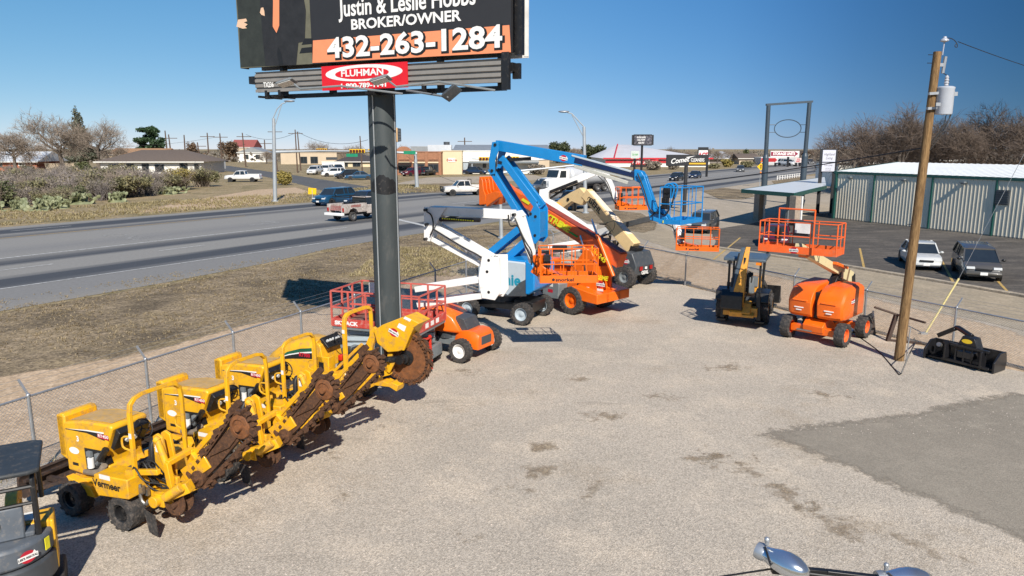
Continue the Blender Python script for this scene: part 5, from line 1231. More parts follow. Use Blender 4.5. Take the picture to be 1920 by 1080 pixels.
    a=v(1165,458,.3); m=MB(); m.cyl(v(1150,480,.1),v(1168,440,.1),.06); m.build('lift_cylinder',BLACK,t)
gehl()
# ================================================================ red scissor lift
def scissor():
    A=Vector((-5.74,22.87,0)); B_=Vector((-2.82,21.89,0)); d=(B_-A).normalized(); L=(B_-A).length; rz=math.atan2(d.y,d.x)
    W=1.95; n=Vector((-d.y,d.x,0)); o=(A+B_)/2+n*W/2
    t=thing('scissor_lift','lowered red scissor lift with railed platform behind the billboard column','scissor lift',(o.x,o.y,.012),rz)
    zd=1.42; hl=L/2; hw=W/2
    for sx in(-1,1):
        for sy in(-1,1): wheel(t,(sx*(hl-.45),sy*(hw-.2),.36),.36,.28,DGREY,'block',.55,face=sy)
    m=MB(); m.box((0,0,.55),(L-.3,W*.6,.3)); m.box((hl-.25,0,.5),(.4,W*.8,.4)); m.box((-hl+.25,0,.5),(.4,W*.8,.4)); m.build('chassis',MGREY,t,bevel=.02)
    m=MB(); m.box((0,-hw+.16,.62),(L*.6,.3,.34)); m.build('side_box',MGREY,t,bevel=.02)
    for k,(z0,z1) in enumerate(((.74,.92),(.92,.74),(.95,1.13),(1.13,.95),(1.16,1.33),(1.33,1.16))):
        for y in(-hw+.25,hw-.25):
            m=MB(); m.bar((-hl+.3,y+.04*(k%2),z0),(hl-.3,y+.04*(k%2),z1),.07,.13); m.build('scissor_arm',MATS['mid_grey_paint'] if k%2 else LGREY,t)
    m=MB(); m.box((0,0,zd-.06),(L,W,.1)); pl=m.build('platform_deck',MGREY,t,bevel=.01)
    m=MB(); m.box((0,0,zd+.0),(L-.1,W-.1,.02)); m.build('platform_floor',mat('rust_red_floor',(.16,.075,.055),.8,0,.35,4,(.25,.18,.13),.3),t)
    RA=mat('pink_faded_red',(.52,.10,.075),.55,0,.2,3,(.5,.2,.16),.3)
    m=MB()
    for a,b in(((-hl,-hw),(hl,-hw)),((hl,-hw),(hl,hw)),((hl,hw),(-hl,hw)),((-hl,hw),(-hl,-hw))): m.bar(a+(zd+.11,),b+(zd+.11,),.04,.26)
    m.build('toe_board',RED,t,bevel=.006)
    m=MB()
    for a,b in(((-hl,-hw),(hl,-hw)),((hl,-hw),(hl,hw)),((hl,hw),(-hl,hw)),((-hl,hw),(-hl,-hw))):
        for z in(.60,1.12): m.bar(a+(zd+z,),b+(zd+z,),.045,.045)
        k=5 if abs(a[0]-b[0])>.1 else 3
        for i in range(k):
            f=i/k; p=(a[0]+(b[0]-a[0])*f,a[1]+(b[1]-a[1])*f); m.bar(p+(zd,),p+(zd+1.12,),.05,.05)
    m.bar((-hl+1.0,hw-.02,zd+.3),(-hl+.2,-hw+.8,zd+.55),.04,.06)
    m.build('guard_rail',RA,t)
    text('SKYJACK',.17,WDECAL,t,(-hl+.52,-hw-.024,zd+.10),(PI/2,0,0),ext=.002,bold=.008,sx=1.2)
    for x in(hw*.0,.3,.6): 
        m=MB(); m.box((hl+.024,-.5+x*1.3,zd+.12),(.006,.22,.15)); m.build('sticker',WDECAL,t,smooth=0)
    LR=mat('bright_red_ladder',(.60,.035,.018),.45)
    m=MB(); p=Vector((hl+.12,-hw+.35,0))
    for dy in(-.2,.2): m.bar(p+Vector((0,dy,.12)),p+Vector((-.05,dy,1.22)),.05,.07,up=(1,0,0))
    for k in range(4): m.bar(p+Vector((-.01,-.2,.15+.34*k)),p+Vector((-.01,.2,.15+.34*k)),.06,.05)
    m.build('ladder',LR,t)
    m=MB(); m.box((-hl+.5,hw-.05,zd+.9),(.4,.04,.35)); m.build('sign_plate',WDECAL,t)
scissor()
# ================================================================ orange lift with cream boom (right)
def jlg():
    fw=Vector((-.72,-.694,0)).normalized(); hd=math.atan2(fw.y,fw.x); lf=Vector((-fw.y,fw.x,0))
    A=Vector((10.48,26.87,0)); B_=Vector((11.93,25.36,0)); C_=Vector((13.05,26.79,0))
    o=(A+C_)/2; F_=Frame((o.x,o.y),hd)
    t=thing('boom_lift','orange boom lift with two rounded hoods, a short cream boom and a wide orange basket','boom lift',(o.x,o.y,.012),hd,'boom lifts in the yard')
    for sx in(-1,1):
        for sy in(-1,1): wheel(t,(sx*.95,sy*1.0,.43),.43,.34,ORGF,'lug',.55,face=sy,n_lug=16)
    m=MB(); m.box((0,0,.5),(1.6,.7,.26)); m.build('chassis',ORG,t,bevel=.03)
    for s in(1,-1):
        m=MB(); m.bar((s*.95,-.86,.44),(s*.95,.86,.44),.28,.26,up=(0,0,1)); m.prism([(s*.2,.38),(s*1.12,.38),(s*1.18,.62),(s*.95,.82),(s*.2,.9)] if s>0 else [(s*1.12,.38),(s*.2,.38),(s*.2,.9),(s*.95,.82),(s*1.18,.62)],-.38,.38); m.build('axle_beam',ORG,t,bevel=.025)
    m=MB(); m.box((1.14,-.30,.42),(.1,.55,.05)); m.build('tow_bar',STEEL,t)
    m=MB(); m.cyl((0,0,.7),(0,0,.98),.5,n=28); m.build('turntable',DGREY,t)
    # two rounded hoods with the boom slot between them
    for s in(1,-1):
        m=MB(); rings=[]
        for y,k in((.10,.985),(.13,1.0),(.80,1.0),(.93,.965),(1.0,.90),(1.02,.84)):
            pr=[]
            for x,z in((1.06,.92),(1.15,1.02),(1.21,1.45),(1.16,1.60),(1.02,1.80),(.86,1.95),(.60,2.05),(-.60,2.10),(-.78,2.02),(-.84,1.4),(-.80,.94),(.9,.88)):
                pr.append(Vector((x*k,y*s,1.45+(z-1.45)*k)))
            rings.append(pr)
        m.loft(rings); hd_=m.build('engine_hood' if s>0 else 'tank_hood',ORG,t,smooth=24,bevel=.025)
        m=MB(); m.prism([(-.62,2.06),(.5,2.04),(.5,2.075),(-.62,2.115)],.2*s,.85*s); m.build('hood_top_seam',ORGF,hd_,bevel=.01)
        for zz,ww in((1.25,.34),(1.16,.2)):
            m=MB(); m.box((1.195,.55*s,zz),(.02,ww,.035)); m.build('lettering_strip',WDECAL,hd_,smooth=0)
        # moulded shelf in the hood
        m=MB(); m.prism([(1.09,1.60),(1.24,1.52),(1.24,1.50),(1.1,1.46)],.25*s,.8*s); m.build('hood_moulding',ORG,hd_,bevel=.02)
    rental_sticker(t,(.30,1.022,1.55),(PI/2,0,PI),.26)
    m=MB(); m.box((.1,0,1.35),(1.6,.22,.95)); m.prism([(-.6,1.5),(-.9,2.3),(-.65,2.45),(-.3,2.2),(.1,1.6)],-.14,.14); m.build('turret',BLACK,t,bevel=.02)
    # boom from the tail pivot over the slot, basket over the front
    pv=F_.tr(1589,519); q1=F_.tr(1566,505); tp=F_.tr(1512,474)
    pv.y=tp.y=0
    dn=(tp-pv).normalized(); Lb=(tp-pv).length
    m=MB(); m.bar(pv-dn*.1,pv+dn*.95,.36,.44); m.bar(pv+dn*.62,pv+dn*.98,.44,.50); b=m.build('boom_base',BEIGE,t,bevel=.015)
    m=MB(); m.bar(pv+dn*.9,pv+dn*(Lb+.7),.26,.30); m.build('boom_fly',BEIGE,t,bevel=.01)
    m=MB(); m.bar(pv+dn*.36-Vector((0,0,.0)),pv+dn*.5,.375,.455); m.build('boom_band',mat('brown_band',(.2,.13,.07),.5),b)
    m=MB(); m.bar(pv-dn*.25+Vector((0,0,-.4)),pv-dn*.1+Vector((0,0,.1)),.4,.3); m.build('boom_pivot',BLACK,t,bevel=.02)
    m=MB(); m.bar(pv+dn*1.0+Vector((0,.28,.15)),pv+dn*1.9+Vector((0,.2,.12)),.2,.1); m.build('jib_link',ORG,t,bevel=.01)
    bc=F_.tr(1503,470); 
    Wb=2.55; M0=(bc.x+.1,.0,bc.z-.06)
    bk=basket(t,M0,PI/2+R(8),Wb,.92,1.05,ORGF,toe=.24,cols=(4,3))
    m=MB(); m.tube([(M0[0]+.46,-.62,M0[2]+1.05),(M0[0]+.46,-.62,M0[2]+1.5),(M0[0]+.46,.62,M0[2]+1.5),(M0[0]+.46,.62,M0[2]+1.05)],.03,6); m.tube([(M0[0]+.46,-.62,M0[2]),(M0[0]+.46,-.62,M0[2]+1.5)],.026,6); m.tube([(M0[0]+.46,.62,M0[2]),(M0[0]+.46,.62,M0[2]+1.5)],.026,6); m.build('access_gate',ORGF,bk)
    m=MB(); m.prism([(M0[0]-.4,M0[2]+.55),(M0[0]-.1,M0[2]+.55),(M0[0]-.1,M0[2]+1.08),(M0[0]-.36,M0[2]+1.0)],-.35,.35); cbx=m.build('control_console',DGREY,bk,bevel=.02)
    m=MB(); m.box((M0[0]-.05,0,M0[2]+.82),(.02,.52,.34)); m.build('instruction_sheet',WDECAL,cbx)
    rental_sticker(bk,(M0[0]+.50,0,M0[2]+.12),(PI/2,0,PI/2),.26)
    m=MB(); m.box((M0[0]+.50,-.85,M0[2]+.14),(.02,.42,.09)); m.build('sticker',WDECAL,bk,smooth=0)
    m=MB(); m.bar((M0[0]-.2,0,M0[2]-.1),(tp.x,0,tp.z),.3,.2); m.build('basket_mount',ORG,t)
jlg()
# ================================================================ backhoe loader
def backhoe():
    A=Vector((8.71,29.66,0)); B_=Vector((10.15,29.0,0)); lt=(A-B_).normalized(); fw=Vector((lt.y,-lt.x,0)); fw=fw if fw.y>0 else -fw
    hd=math.atan2(fw.y,fw.x); o=(A+B_)/2; F_=Frame((o.x,o.y),hd)
    t=thing('backhoe_loader','black and yellow backhoe loader with open canopy seen from behind','backhoe',(o.x,o.y,.012),hd)
    TY=mat('faded_yellow_paint',(.66,.30,.03),.45,0,.15,3,(.28,.15,.06),.35)
    for s in(1,-1):
        wheel(t,(0,s*.80,.62),.62,.42,TY,'lug',.5,face=s,n_lug=14)
        wheel(t,(2.1,s*.80,.45),.45,.34,TY,'lug',.5,face=s,n_lug=14)
    m=MB(); m.box((1.0,0,.7),(2.6,.7,.4)); m.box((0,0,.62),(.3,1.3,.3)); m.box((2.1,0,.5),(.25,1.3,.25)); m.build('chassis',BLACK,t,bevel=.02)
    m=MB(); m.prism([(1.1,.9),(2.9,.9),(2.95,1.35),(2.7,1.5),(1.1,1.7)],-.42,.42); m.build('hood',TY,t,bevel=.05)
    for s in(1,-1):
        m=MB(); m.prism([(-.75,1.0),(-.62,1.35),(.1,1.42),(.7,1.25),(.75,1.12),(.1,1.30),(-.5,1.22),(-.6,.95)],s*.48,s*1.02); m.build('fender',BLACK,t,bevel=.02)
    m=MB(); m.box((.3,0,1.0),(1.2,1.0,.2)); m.build('operator_floor',DGREY,t)
    m=MB(); m.box((.35,.0,1.3),(.5,.5,.18)); m.prism([(.6,1.3),(.72,1.95),(.6,1.95),(.48,1.35)],-.24,.24); m.build('seat',SEATM,t,bevel=.03)
    m=MB(); q=[Vector((1.02+.08*math.cos(2*PI*k/18),.05+.2*math.sin(2*PI*k/18),1.78+.15*math.cos(2*PI*k/18))) for k in range(18)]; m.tube(q,.014,6,closed=True); m.cyl((1.2,.05,1.3),(1.02,.05,1.78),.03); m.build('steering_wheel',HOSE,t)
    m=MB(); m.box((1.15,0,1.5),(.2,.8,.4)); m.box((-.15,-.3,1.45),(.12,.2,.4)); m.tube([(-.1,-.3,1.5),(0,-.32,1.85)],.02); m.tube([(-.1,-.2,1.5),(0,-.2,1.85)],.02); m.build('control_tower',MGREY,t)
    for x in(-.25,1.05):
        for s in(1,-1):
            m=MB(); m.bar((x,s*.60,1.2),(x+.02,s*.60,2.55),.08,.10,up=(1,0,0)); m.build('canopy_post',BLACK,t)
    m=MB(); m.prism([(-.55,2.56),(1.35,2.56),(1.35,2.66),(1.2,2.70),(-.4,2.70),(-.55,2.66)],-.80,.80); cn=m.build('canopy_roof',mat('blue_grey_canopy',(.07,.10,.13),.35,0,.15,3,(.2,.2,.19),.2),t,bevel=.02)
    for s in(1,-1):
        m=MB(); m.box((-.56,s*.55,2.50),(.08,.2,.1)); m.build('work_light',AMB if s<0 else BLACK,cn)
    m=MB(); m.tube([(1.3,-.55,1.5),(1.3,-.62,2.6),(1.25,-.75,2.85)],.05,8); m.build('exhaust_stack',BLACK,t)
    m=MB(); m.tube([(-.2,-.66,1.4),(-.2,-.72,1.45),(-.2,-.72,1.8),(-.2,-.66,1.85)],.015,6); m.build('grab_handle',HOSE,t)
    # backhoe folded upright behind the seat
    m=MB(); m.box((-.75,0,.62),(.5,1.3,.35)); m.prism([(-.55,.45),(-1.1,.42),(-1.2,.62),(-.9,.95),(-.5,1.0)],-.40,.40); m.prism([(-.6,.5),(-1.25,.45),(-1.25,.55),(-.6,.75)],-.55,-.1); m.build('rear_frame',TY,t,bevel=.02)
    for s in(1,-1):
        m=MB(); m.bar((-.7,s*.62,1.45),(-.75,s*.70,.28),.16,.2,up=(1,0,0)); m.box((-.75,s*.74,.22),(.3,.35,.08)); m.build('stabiliser_leg',BLACK,t,bevel=.01)
    a=Vector((-1.0,.02,.85)); b=F_.tr(1403,463,0); b=Vector((-.62,.05,3.05))
    m=MB(); m.loft([[Vector((x-h,y-w,z)),Vector((x+h,y-w,z)),Vector((x+h,y+w,z)),Vector((x-h,y+w,z))] for x,y,z,h,w in((-.98,.10,.80,.16,.20),(-.98,.06,1.5,.20,.20),(-.88,-.02,2.2,.17,.13),(-.66,-.10,2.95,.10,.09),(-.58,-.12,3.15,.06,.08))]); bb=m.build('backhoe_boom',TY,t,bevel=.015)
    m=MB(); m.cyl((-1.16,.06,1.3),(-.82,-.06,2.75),.055,n=10); m.build('boom_cylinder',BLACK,t)
    m=MB(); m.loft([[Vector((x-h,y-.07,z)),Vector((x+h,y-.07,z)),Vector((x+h,y+.07,z)),Vector((x-h,y+.07,z))] for x,y,z,h in((-.62,.06,3.12,.07),(-.80,.14,2.5,.12),(-1.05,.34,1.4,.14))]); m.build('dipper_arm',mat('blue_grey_tube',(.06,.08,.10),.4),t,bevel=.01)
    m=MB(); m.cyl((-.7,.18,2.9),(-1.15,.36,1.6),.045,n=10); m.tube([(-.62,-.05,3.05),(-.5,.1,2.6),(-.9,.2,1.6)],.025); m.build('dipper_cylinder',BLACK,t)
    m=MB(); m.prism([(-1.1,1.5),(-.75,1.45),(-.7,.8),(-1.0,.62),(-1.35,.78),(-1.32,1.3)],-.10,.72); m.build('backhoe_bucket',BLACK,t,bevel=.02)
    m=MB(); 
    m.prism([(3.2,.25),(3.9,.2),(4.0,.3),(3.5,.5),(3.3,1.0),(3.15,1.05)],-1.15,1.15); bk=m.build('loader_bucket',BLACK,t,bevel=.01)
    m=MB()
    for s in(1,-1): m.bar((1.0,s*.62,1.5),(3.2,s*.62,.75),.12,.22)
    m.build('loader_arms',BLACK,t,bevel=.01)
    cables(t,[[(-.7,.2,1.0),(-1.0,.4,1.5),(-.8,.35,2.2)],[(-.7,-.1,1.0),(-.9,-.3,1.6),(-.75,-.1,2.4)],[(-.6,.3,1.1),(-.8,.6,1.4),(-1.0,.4,1.1)]],.025)
backhoe()
# ================================================================ road vehicles
def paint(name,rgb,coat=.6): return mat(name,rgb,.28,0,.06,1.5,tuple(c*.6+.06 for c in rgb),.08,coat=coat)
P_SILVER=paint('silver_car_paint',(.50,.51,.50)); P_PEWTER=paint('pewter_car_paint',(.075,.07,.062)); P_WHITE=paint('white_car_paint',(.72,.72,.71))
P_BLUE=paint('blue_car_paint',(.010,.055,.115)); P_NAVY=paint('navy_car_paint',(.012,.025,.06)); P_BLACK=paint('black_car_paint',(.012,.012,.014)); P_MAROON=paint('maroon_car_paint',(.09,.008,.018)); P_GREY=paint('grey_car_paint',(.07,.075,.08)); P_LIGHT=paint('pale_silver_paint',(.62,.62,.61))
STY={ # x positions from the front: profile of body top (x from front in units of L, z in units of H), cabin points
 'sedan':dict(top=[(0,.40),(.02,.50),(.10,.545),(.29,.60),(.33,.62),(.80,.63),(.97,.60),(1,.44)],cab=[(.27,.60),(.42,.97),(.50,1),(.66,.985),(.84,.63)],wx=(.19,.81)),
 'suv':dict(top=[(0,.38),(.02,.52),(.12,.58),(.25,.62),(.3,.64),(.95,.66),(.99,.62),(1,.40)],cab=[(.25,.62),(.37,.95),(.44,.99),(.86,1),(.98,.66)],wx=(.19,.80)),
 'van':dict(top=[(0,.34),(.02,.46),(.10,.52),(.20,.58),(.25,.62),(.95,.64),(.99,.60),(1,.38)],cab=[(.18,.575),(.37,.94),(.44,.99),(.90,1),(.99,.64)],wx=(.18,.78)),
 'pickup':dict(top=[(0,.38),(.015,.56),(.1,.60),(.24,.63),(.28,.64),(.60,.65),(.985,.64),(1,.40)],cab=[(.24,.63),(.34,.96),(.40,1),(.56,.985),(.60,.65)],wx=(.17,.79)),
}
def car(label,style,pm,L,Wd,H,pos,heading,scale=1.0,group=None,name=None,bed=True,detail=True):
    st=STY[style]; t=thing(name or {'sedan':'parked_car','suv':'suv','van':'minivan','pickup':'pickup_truck'}[style],label,{'sedan':'car','suv':'suv','van':'minivan','pickup':'pickup truck'}[style],(pos[0],pos[1],pos[2] if len(pos)>2 else .03),heading,group,scale)
    X=lambda f: L*(.5-f)
    hw=Wd/2; zb=.17*H if style!='pickup' else .24*H
    rings=[]
    for f,z in st['top']:
        tp=1-.16*max(0,(.10-f)/.10)**1.5-.10*max(0,(f-.92)/.08)**1.5
        w=hw*tp; zt=z*H; zm=zb+(zt-zb)*.55
        rings.append([Vector((X(f),y,zz)) for y,zz in((-w*.93,zb),(-w,zb+.08),(-w,zm),(-w*.93,zt-.03),(-w*.82,zt),(w*.82,zt),(w*.93,zt-.03),(w,zm),(w,zb+.08),(w*.93,zb))])
    body=MB().loft(rings).build('body',pm,t,smooth=50)
    if style=='pickup' and bed:
        m=MB(); m.add([(X(.62),-hw*.78,.655*H),(X(.97),-hw*.78,.65*H),(X(.97),hw*.78,.65*H),(X(.62),hw*.78,.655*H)],[(0,1,2,3)]); m.build('truck_bed',BLACK,body,smooth=0)
        for s in(1,-1):
            m=MB(); m.bar((X(.61),s*hw*.86,.66*H),(X(.98),s*hw*.86,.655*H),.1,.10); m.build('bed_rail',pm,body,bevel=.01)
    # cabin: glasshouse, roof, pillars
    c=st['cab']; rg=[]
    for f,z in c:
        k=(z-.6)/.4; w=hw*(.90-.17*max(0,k)); w0=hw*.90
        rg.append([Vector((X(f),y,zz)) for y,zz in((-w0,.56*H),(-w,max(z*H-.02,.57*H)),(w,max(z*H-.02,.57*H)),(w0,.56*H))])
    gl=MB().loft(rg).build('windows',GLASS,t,smooth=0)
    a,b,c2,d,e=c
    rf=[]
    for f,z in((b[0]-.01,b[1]),(c2[0],c2[1]),(d[0],d[1]),(min(d[0]+.03,1),d[1]-.03)):
        w=hw*.755; rf.append([Vector((X(f),y,zz)) for y,zz in((-w,z*H-.05),(-w*.95,z*H-.005),(-w*.6,z*H+.02),(w*.6,z*H+.02),(w*.95,z*H-.005),(w,z*H-.05))])
    MB().loft(rf).build('roof',pm,t,smooth=60)
    for s in(1,-1):
        m=MB()
        P=lambda f,z,o=0:Vector((X(f),s*(hw*(.905-.165*max(0,(z-.6)/.4))+o),z*H))
        m.bar(P(a[0]+.01,a[1]),P(b[0],b[1]),.07,.06); m.bar(P(b[0],b[1]-.01),P(d[0],d[1]-.01),.06,.05); m.bar(P(d[0],d[1]),P(e[0]-.005,e[1]),.11,.07)
        xm=(b[0]+d[0])/2+.0; m.bar(P(xm,.62),P(xm,.98),.05,.08); 
        if style in('suv','van'): m.bar(P(.74,.64),P(.74,.98),.05,.08)
        m.build('pillars',pm,t,smooth=0)
        m=MB(); m.ell(Vector((X(a[0]+.05),s*(hw+.10),.64*H)),(.07,.11,.075),10,6); m.bar((X(a[0]+.05),s*hw*.9,.62*H),(X(a[0]+.05),s*(hw+.05),.63*H),.04,.05); m.build('mirror',pm if style!='van' else BLACK,t)
    r=.325 if style in('sedan','van') else .37
    for f in st['wx']:
        for s in(1,-1):
            ar=MB(); ar.prism(disc_poly(X(f),r,r*1.17,r*1.17,20),s*(hw-.12),s*(hw+.004)); ar.build('wheel_arch',BDECAL,body,smooth=0)
            wheel(t,(X(f),s*(hw-.095),r),r,.22,MATS['worn_steel'] ,'plain',.64,face=s)
    for s in(1,-1):
        m=MB(); m.prism([(X(.004)+.03,.40*H),(X(.03)+.02,.395*H),(X(.035)+.02,.475*H),(X(.012)+.035,.47*H)],s*hw*.45,s*hw*.86); m.build('headlight',LENS,t,bevel=.01)
        m=MB(); m.box((X(.992)-.012,s*hw*.76,.52*H),(.05,.22 if style!='pickup' else .14,.16)); m.build('tail_light',REDL,t)
    m=MB(); m.box((X(.0)+.03,0,.40*H),(.06,Wd*.40,.10)); m.build('grille',BLACK,t,bevel=.01)
    m=MB(); m.box((X(0)+.02,0,.265*H),(.16,Wd*.88,.15)); m.build('front_bumper',pm if style!='pickup' else MATS['worn_steel'],t,bevel=.04)
    m=MB(); m.box((X(1)-.0,0,.28*H),(.14,Wd*.9,.16)); m.build('rear_bumper',pm if style!='pickup' else MATS['worn_steel'],t,bevel=.04)
    m=MB(); m.box((X(0)+.105,0,.27*H),(.02,.34,.15)); m.build('number_plate',WDECAL,t)
    m=MB(); m.box((X(.5),0,zb+.02),(L*.8,Wd*.8,.1)); m.build('underbody',BLACK,t)
    return t
def face_to(pt,ang): return pt
# parked in the lot at the right (facing the camera)
A_=G(1722,507); car('silver white sedan parked left of the dark minivan, behind the wooden pole','sedan',P_SILVER,4.75,1.8,1.43,(A_.x+1.05,A_.y+1.9,.03),R(-110))
A_=G(1832,527); car('dark pewter minivan parked facing the camera with a yellow line beside it','van',P_PEWTER,4.8,1.88,1.66,(A_.x+.95,A_.y+1.75,.03),R(-113))
A_=G(1452,466); car('dark maroon sedan parked behind the orange basket of the boom lift','sedan',P_MAROON,4.8,1.85,1.45,(A_.x+.9,A_.y+2.2,.03),R(-112))
A_=G(1318,440); car('grey suv parked at the lot edge behind the blue basket','suv',P_GREY,4.7,1.85,1.7,(A_.x+.6,A_.y+2.4,.03),R(-118))
RH=RT   # heading along the highway, away to the right
def onroad(px,py): p=G(px,py); return (p.x,p.y,.03)
p=onroad(628,384); car('blue suv driving left on the highway in front of the side street','suv',P_BLUE,4.8,1.9,1.72,p,RH+PI+R(4),1.22)
p=onroad(688,388); car('dark blue car beside the work truck, half hidden by the billboard column','suv',P_NAVY,4.7,1.9,1.6,p,RH+PI+R(2),1.22)
def work_truck():
    p=onroad(675,411); t=thing('work_truck','muddy white and red utility body work truck next to the billboard column','work truck',p,RH,None,1.17)
    MUD=mat('muddy_white_paint',(.52,.47,.43),.6,0,.3,2.2,(.22,.17,.14),.55); MR=mat('muddy_red_panel',(.30,.10,.09),.6,0,.35,2.5,(.34,.26,.22),.5)
    L=5.8; hw=.98
    for x in(1.75,-1.75):
        for s in(1,-1): wheel(t,(x,s*.86,.39),.39,.26,MATS['worn_steel'],'plain',.6,face=s)
    m=MB(); m.box((-1.4,0,.6),(2.8,1.6,.2)); m.box((1.4,0,.55),(2.6,1.7,.2)); m.build('chassis',BLACK,t)
    m=MB(); rings=[]
    for x,z,w in((2.9,.95,.85),(2.8,1.15,.93),(1.6,1.25,.97),(1.4,1.28,.97),(-.05,1.28,.97)): rings.append([Vector((x,y,zz)) for y,zz in((-w,.55),(-w,z-.08),(-w*.9,z),(w*.9,z),(w,z-.08),(w,.55))])
    m.loft(rings); m.build('body',MUD,t,smooth=50)
    m=MB(); m.loft([[Vector((x,y,z)) for y,z in((-.9,1.2),(-w,zt),(w,zt),(.9,1.2))] for x,w,zt in((1.5,.8,1.25),(.9,.74,1.82),(.2,.74,1.86),(-.05,.76,1.8))]); m.build('windows',GLASS,t,smooth=0)
    m=MB(); m.box((.45,0,1.86),(1.0,1.5,.06)); m.build('roof',MUD,t,bevel=.02)
    for s in(1,-1):
        m=MB(); m.prism([(-.15,.7),(-.15,1.42),(-2.75,1.42),(-2.75,.7),(-2.3,.7),(-2.1,.98),(-1.75,1.08),(-1.4,.98),(-1.2,.7)],s*.60,s*1.0); ub=m.build('utility_box',MUD,t,bevel=.015)
        for x0,x1,z0,z1 in((-.2,-.75,.78,1.32),(-.85,-2.05,1.14,1.34),(-2.2,-2.7,.8,1.32)):
            m=MB(); m.box(((x0+x1)/2,s*1.004,(z0+z1)/2),(abs(x0-x1)-.05,.012,z1-z0)); m.build('compartment_door',MR if x0==-.85 else MUD,ub,bevel=.006)
    m=MB(); m.box((-1.5,0,.95),(2.6,1.2,.08)); m.box((-2.72,0,1.12),(.06,1.2,.36)); m.build('truck_bed',MR,t)
    m=MB(); m.box((-1.0,.2,1.25),(.9,.5,.5)); m.box((-1.7,-.3,1.15),(.5,.4,.35)); m.build('tool_box',BLACK,t,bevel=.02)
    m=MB(); m.box((-2.95,0,.62),(.32,2.0,.22)); m.build('rear_bumper',WHITE,t,bevel=.03)
    m=MB()
    for x in(-.2,-1.9): m.tube([(x,-.9,1.42),(x,-.9,1.95),(x,.9,1.95),(x,.9,1.42)],.03,6)
    m.bar((.3,.85,1.98),(-2.3,.85,1.98),.06,.06); m.build('ladder_rack',BLACK,t)
    for s in(1,-1):
        m=MB(); m.box((-2.79,s*.86,.98),(.04,.16,.3)); m.build('tail_light',REDL,t)
work_truck()
p=onroad(872,366); t_=car('white muddy pickup with a black push bar crossing the junction','pickup',mat('muddy_white_truck',(.62,.59,.55),.45,0,.15,1.5,(.3,.24,.19),.3),5.6,1.95,1.85,p,RH+PI-R(38),1.2)
m=MB(); m.tube([(2.95,-.8,.5),(3.0,-.75,1.1),(3.0,.75,1.1),(2.95,.8,.5)],.05,6); m.bar((3.0,-.7,.7),(3.0,.7,.7),.05,.25); m.bar((2.98,-.35,.45),(2.98,-.35,1.1),.06,.06); m.bar((2.98,.35,.45),(2.98,.35,1.1),.06,.06); m.build('push_bar',BLACK,t_)
m=MB(); m.tube([(-.55,-.8,1.2),(-.6,-.7,1.95),(-.6,.7,1.95),(-.55,.8,1.2)],.04,6); m.build('headache_rack',BLACK,t_)
p=onroad(1022,362); car('dark grey suv driving left behind the blue boom','suv',P_GREY,4.9,1.95,1.8,p,RH+PI-R(28),1.25)
p=onroad(1078,392); car('black pickup on the highway partly behind the cream boom','pickup',P_BLACK,5.7,1.95,1.85,p,RH+PI,1.15)
p=onroad(1268,339); car('small black suv on the far highway left of the sign pole','suv',P_BLACK,4.6,1.85,1.7,p,RH+PI+R(2),1.05,'cars far along the highway')
p=onroad(1303,334); car('dark sedan on the far highway right of the sign pole','sedan',P_NAVY,4.8,1.85,1.5,p,RH+PI+R(6),1.12,'cars far along the highway')
p=onroad(1388,322); car('grey sedan passing far along the highway near the yellow diamond sign','sedan',P_GREY,4.8,1.85,1.5,p,RH+PI+R(15),1.25,'cars far along the highway')
p=onroad(1519,308); car('dark pickup far along the highway between the tall sign posts','pickup',P_BLACK,5.5,1.9,1.8,p,RH+PI+R(20),1.2,'cars far along the highway')
p=onroad(1537,315); car('blue sedan far along the highway beside the white two panel sign','sedan',P_BLUE,4.7,1.85,1.5,p,RH+PI,1.2,'cars far along the highway')
p=onroad(457,341); car('silver white crew cab pickup parked on the left verge near the corner','pickup',P_LIGHT,5.9,2.0,1.9,p,PI+R(4),1.22)
for px,py,st,pm,lab,hd,sc in((591,327,'suv',P_LIGHT,'white suv parked leftmost in the row at the side street',-95,1.35),(613,324,'suv',P_WHITE,'white suv parked second in the row at the side street',-95,1.35),
   (634,321,'pickup',P_NAVY,'dark pickup parked behind the white suvs at the side street',-60,1.2),(627,331,'suv',P_WHITE,'white suv parked nearest the side street in the row',-160,1.25),
   (652,335,'suv',P_BLACK,'black suv parked between white and blue cars by the side street',-155,1.2),(673,337,'sedan',P_BLUE,'blue sedan parked rightmost in the row beside the billboard column',-165,1.25),
   (775,330,'suv',P_MAROON,'dark maroon suv parked at the brick shopfront',-130,1.3),(800,329,'pickup',P_BLACK,'black pickup parked at the brick shopfront',70,1.35),(892,327,'sedan',P_NAVY,'dark blue car parked beside the white shop wall',-20,1.35),
   (1475,311,'suv',P_LIGHT,'pale suv parked below the storage sign',-60,1.6)):
    p=G(px,py); car(lab,st,pm,4.9,1.88,1.7 if st!='sedan' else 1.48,(p.x,p.y,.03),R(hd),sc,'parked cars across the highway')
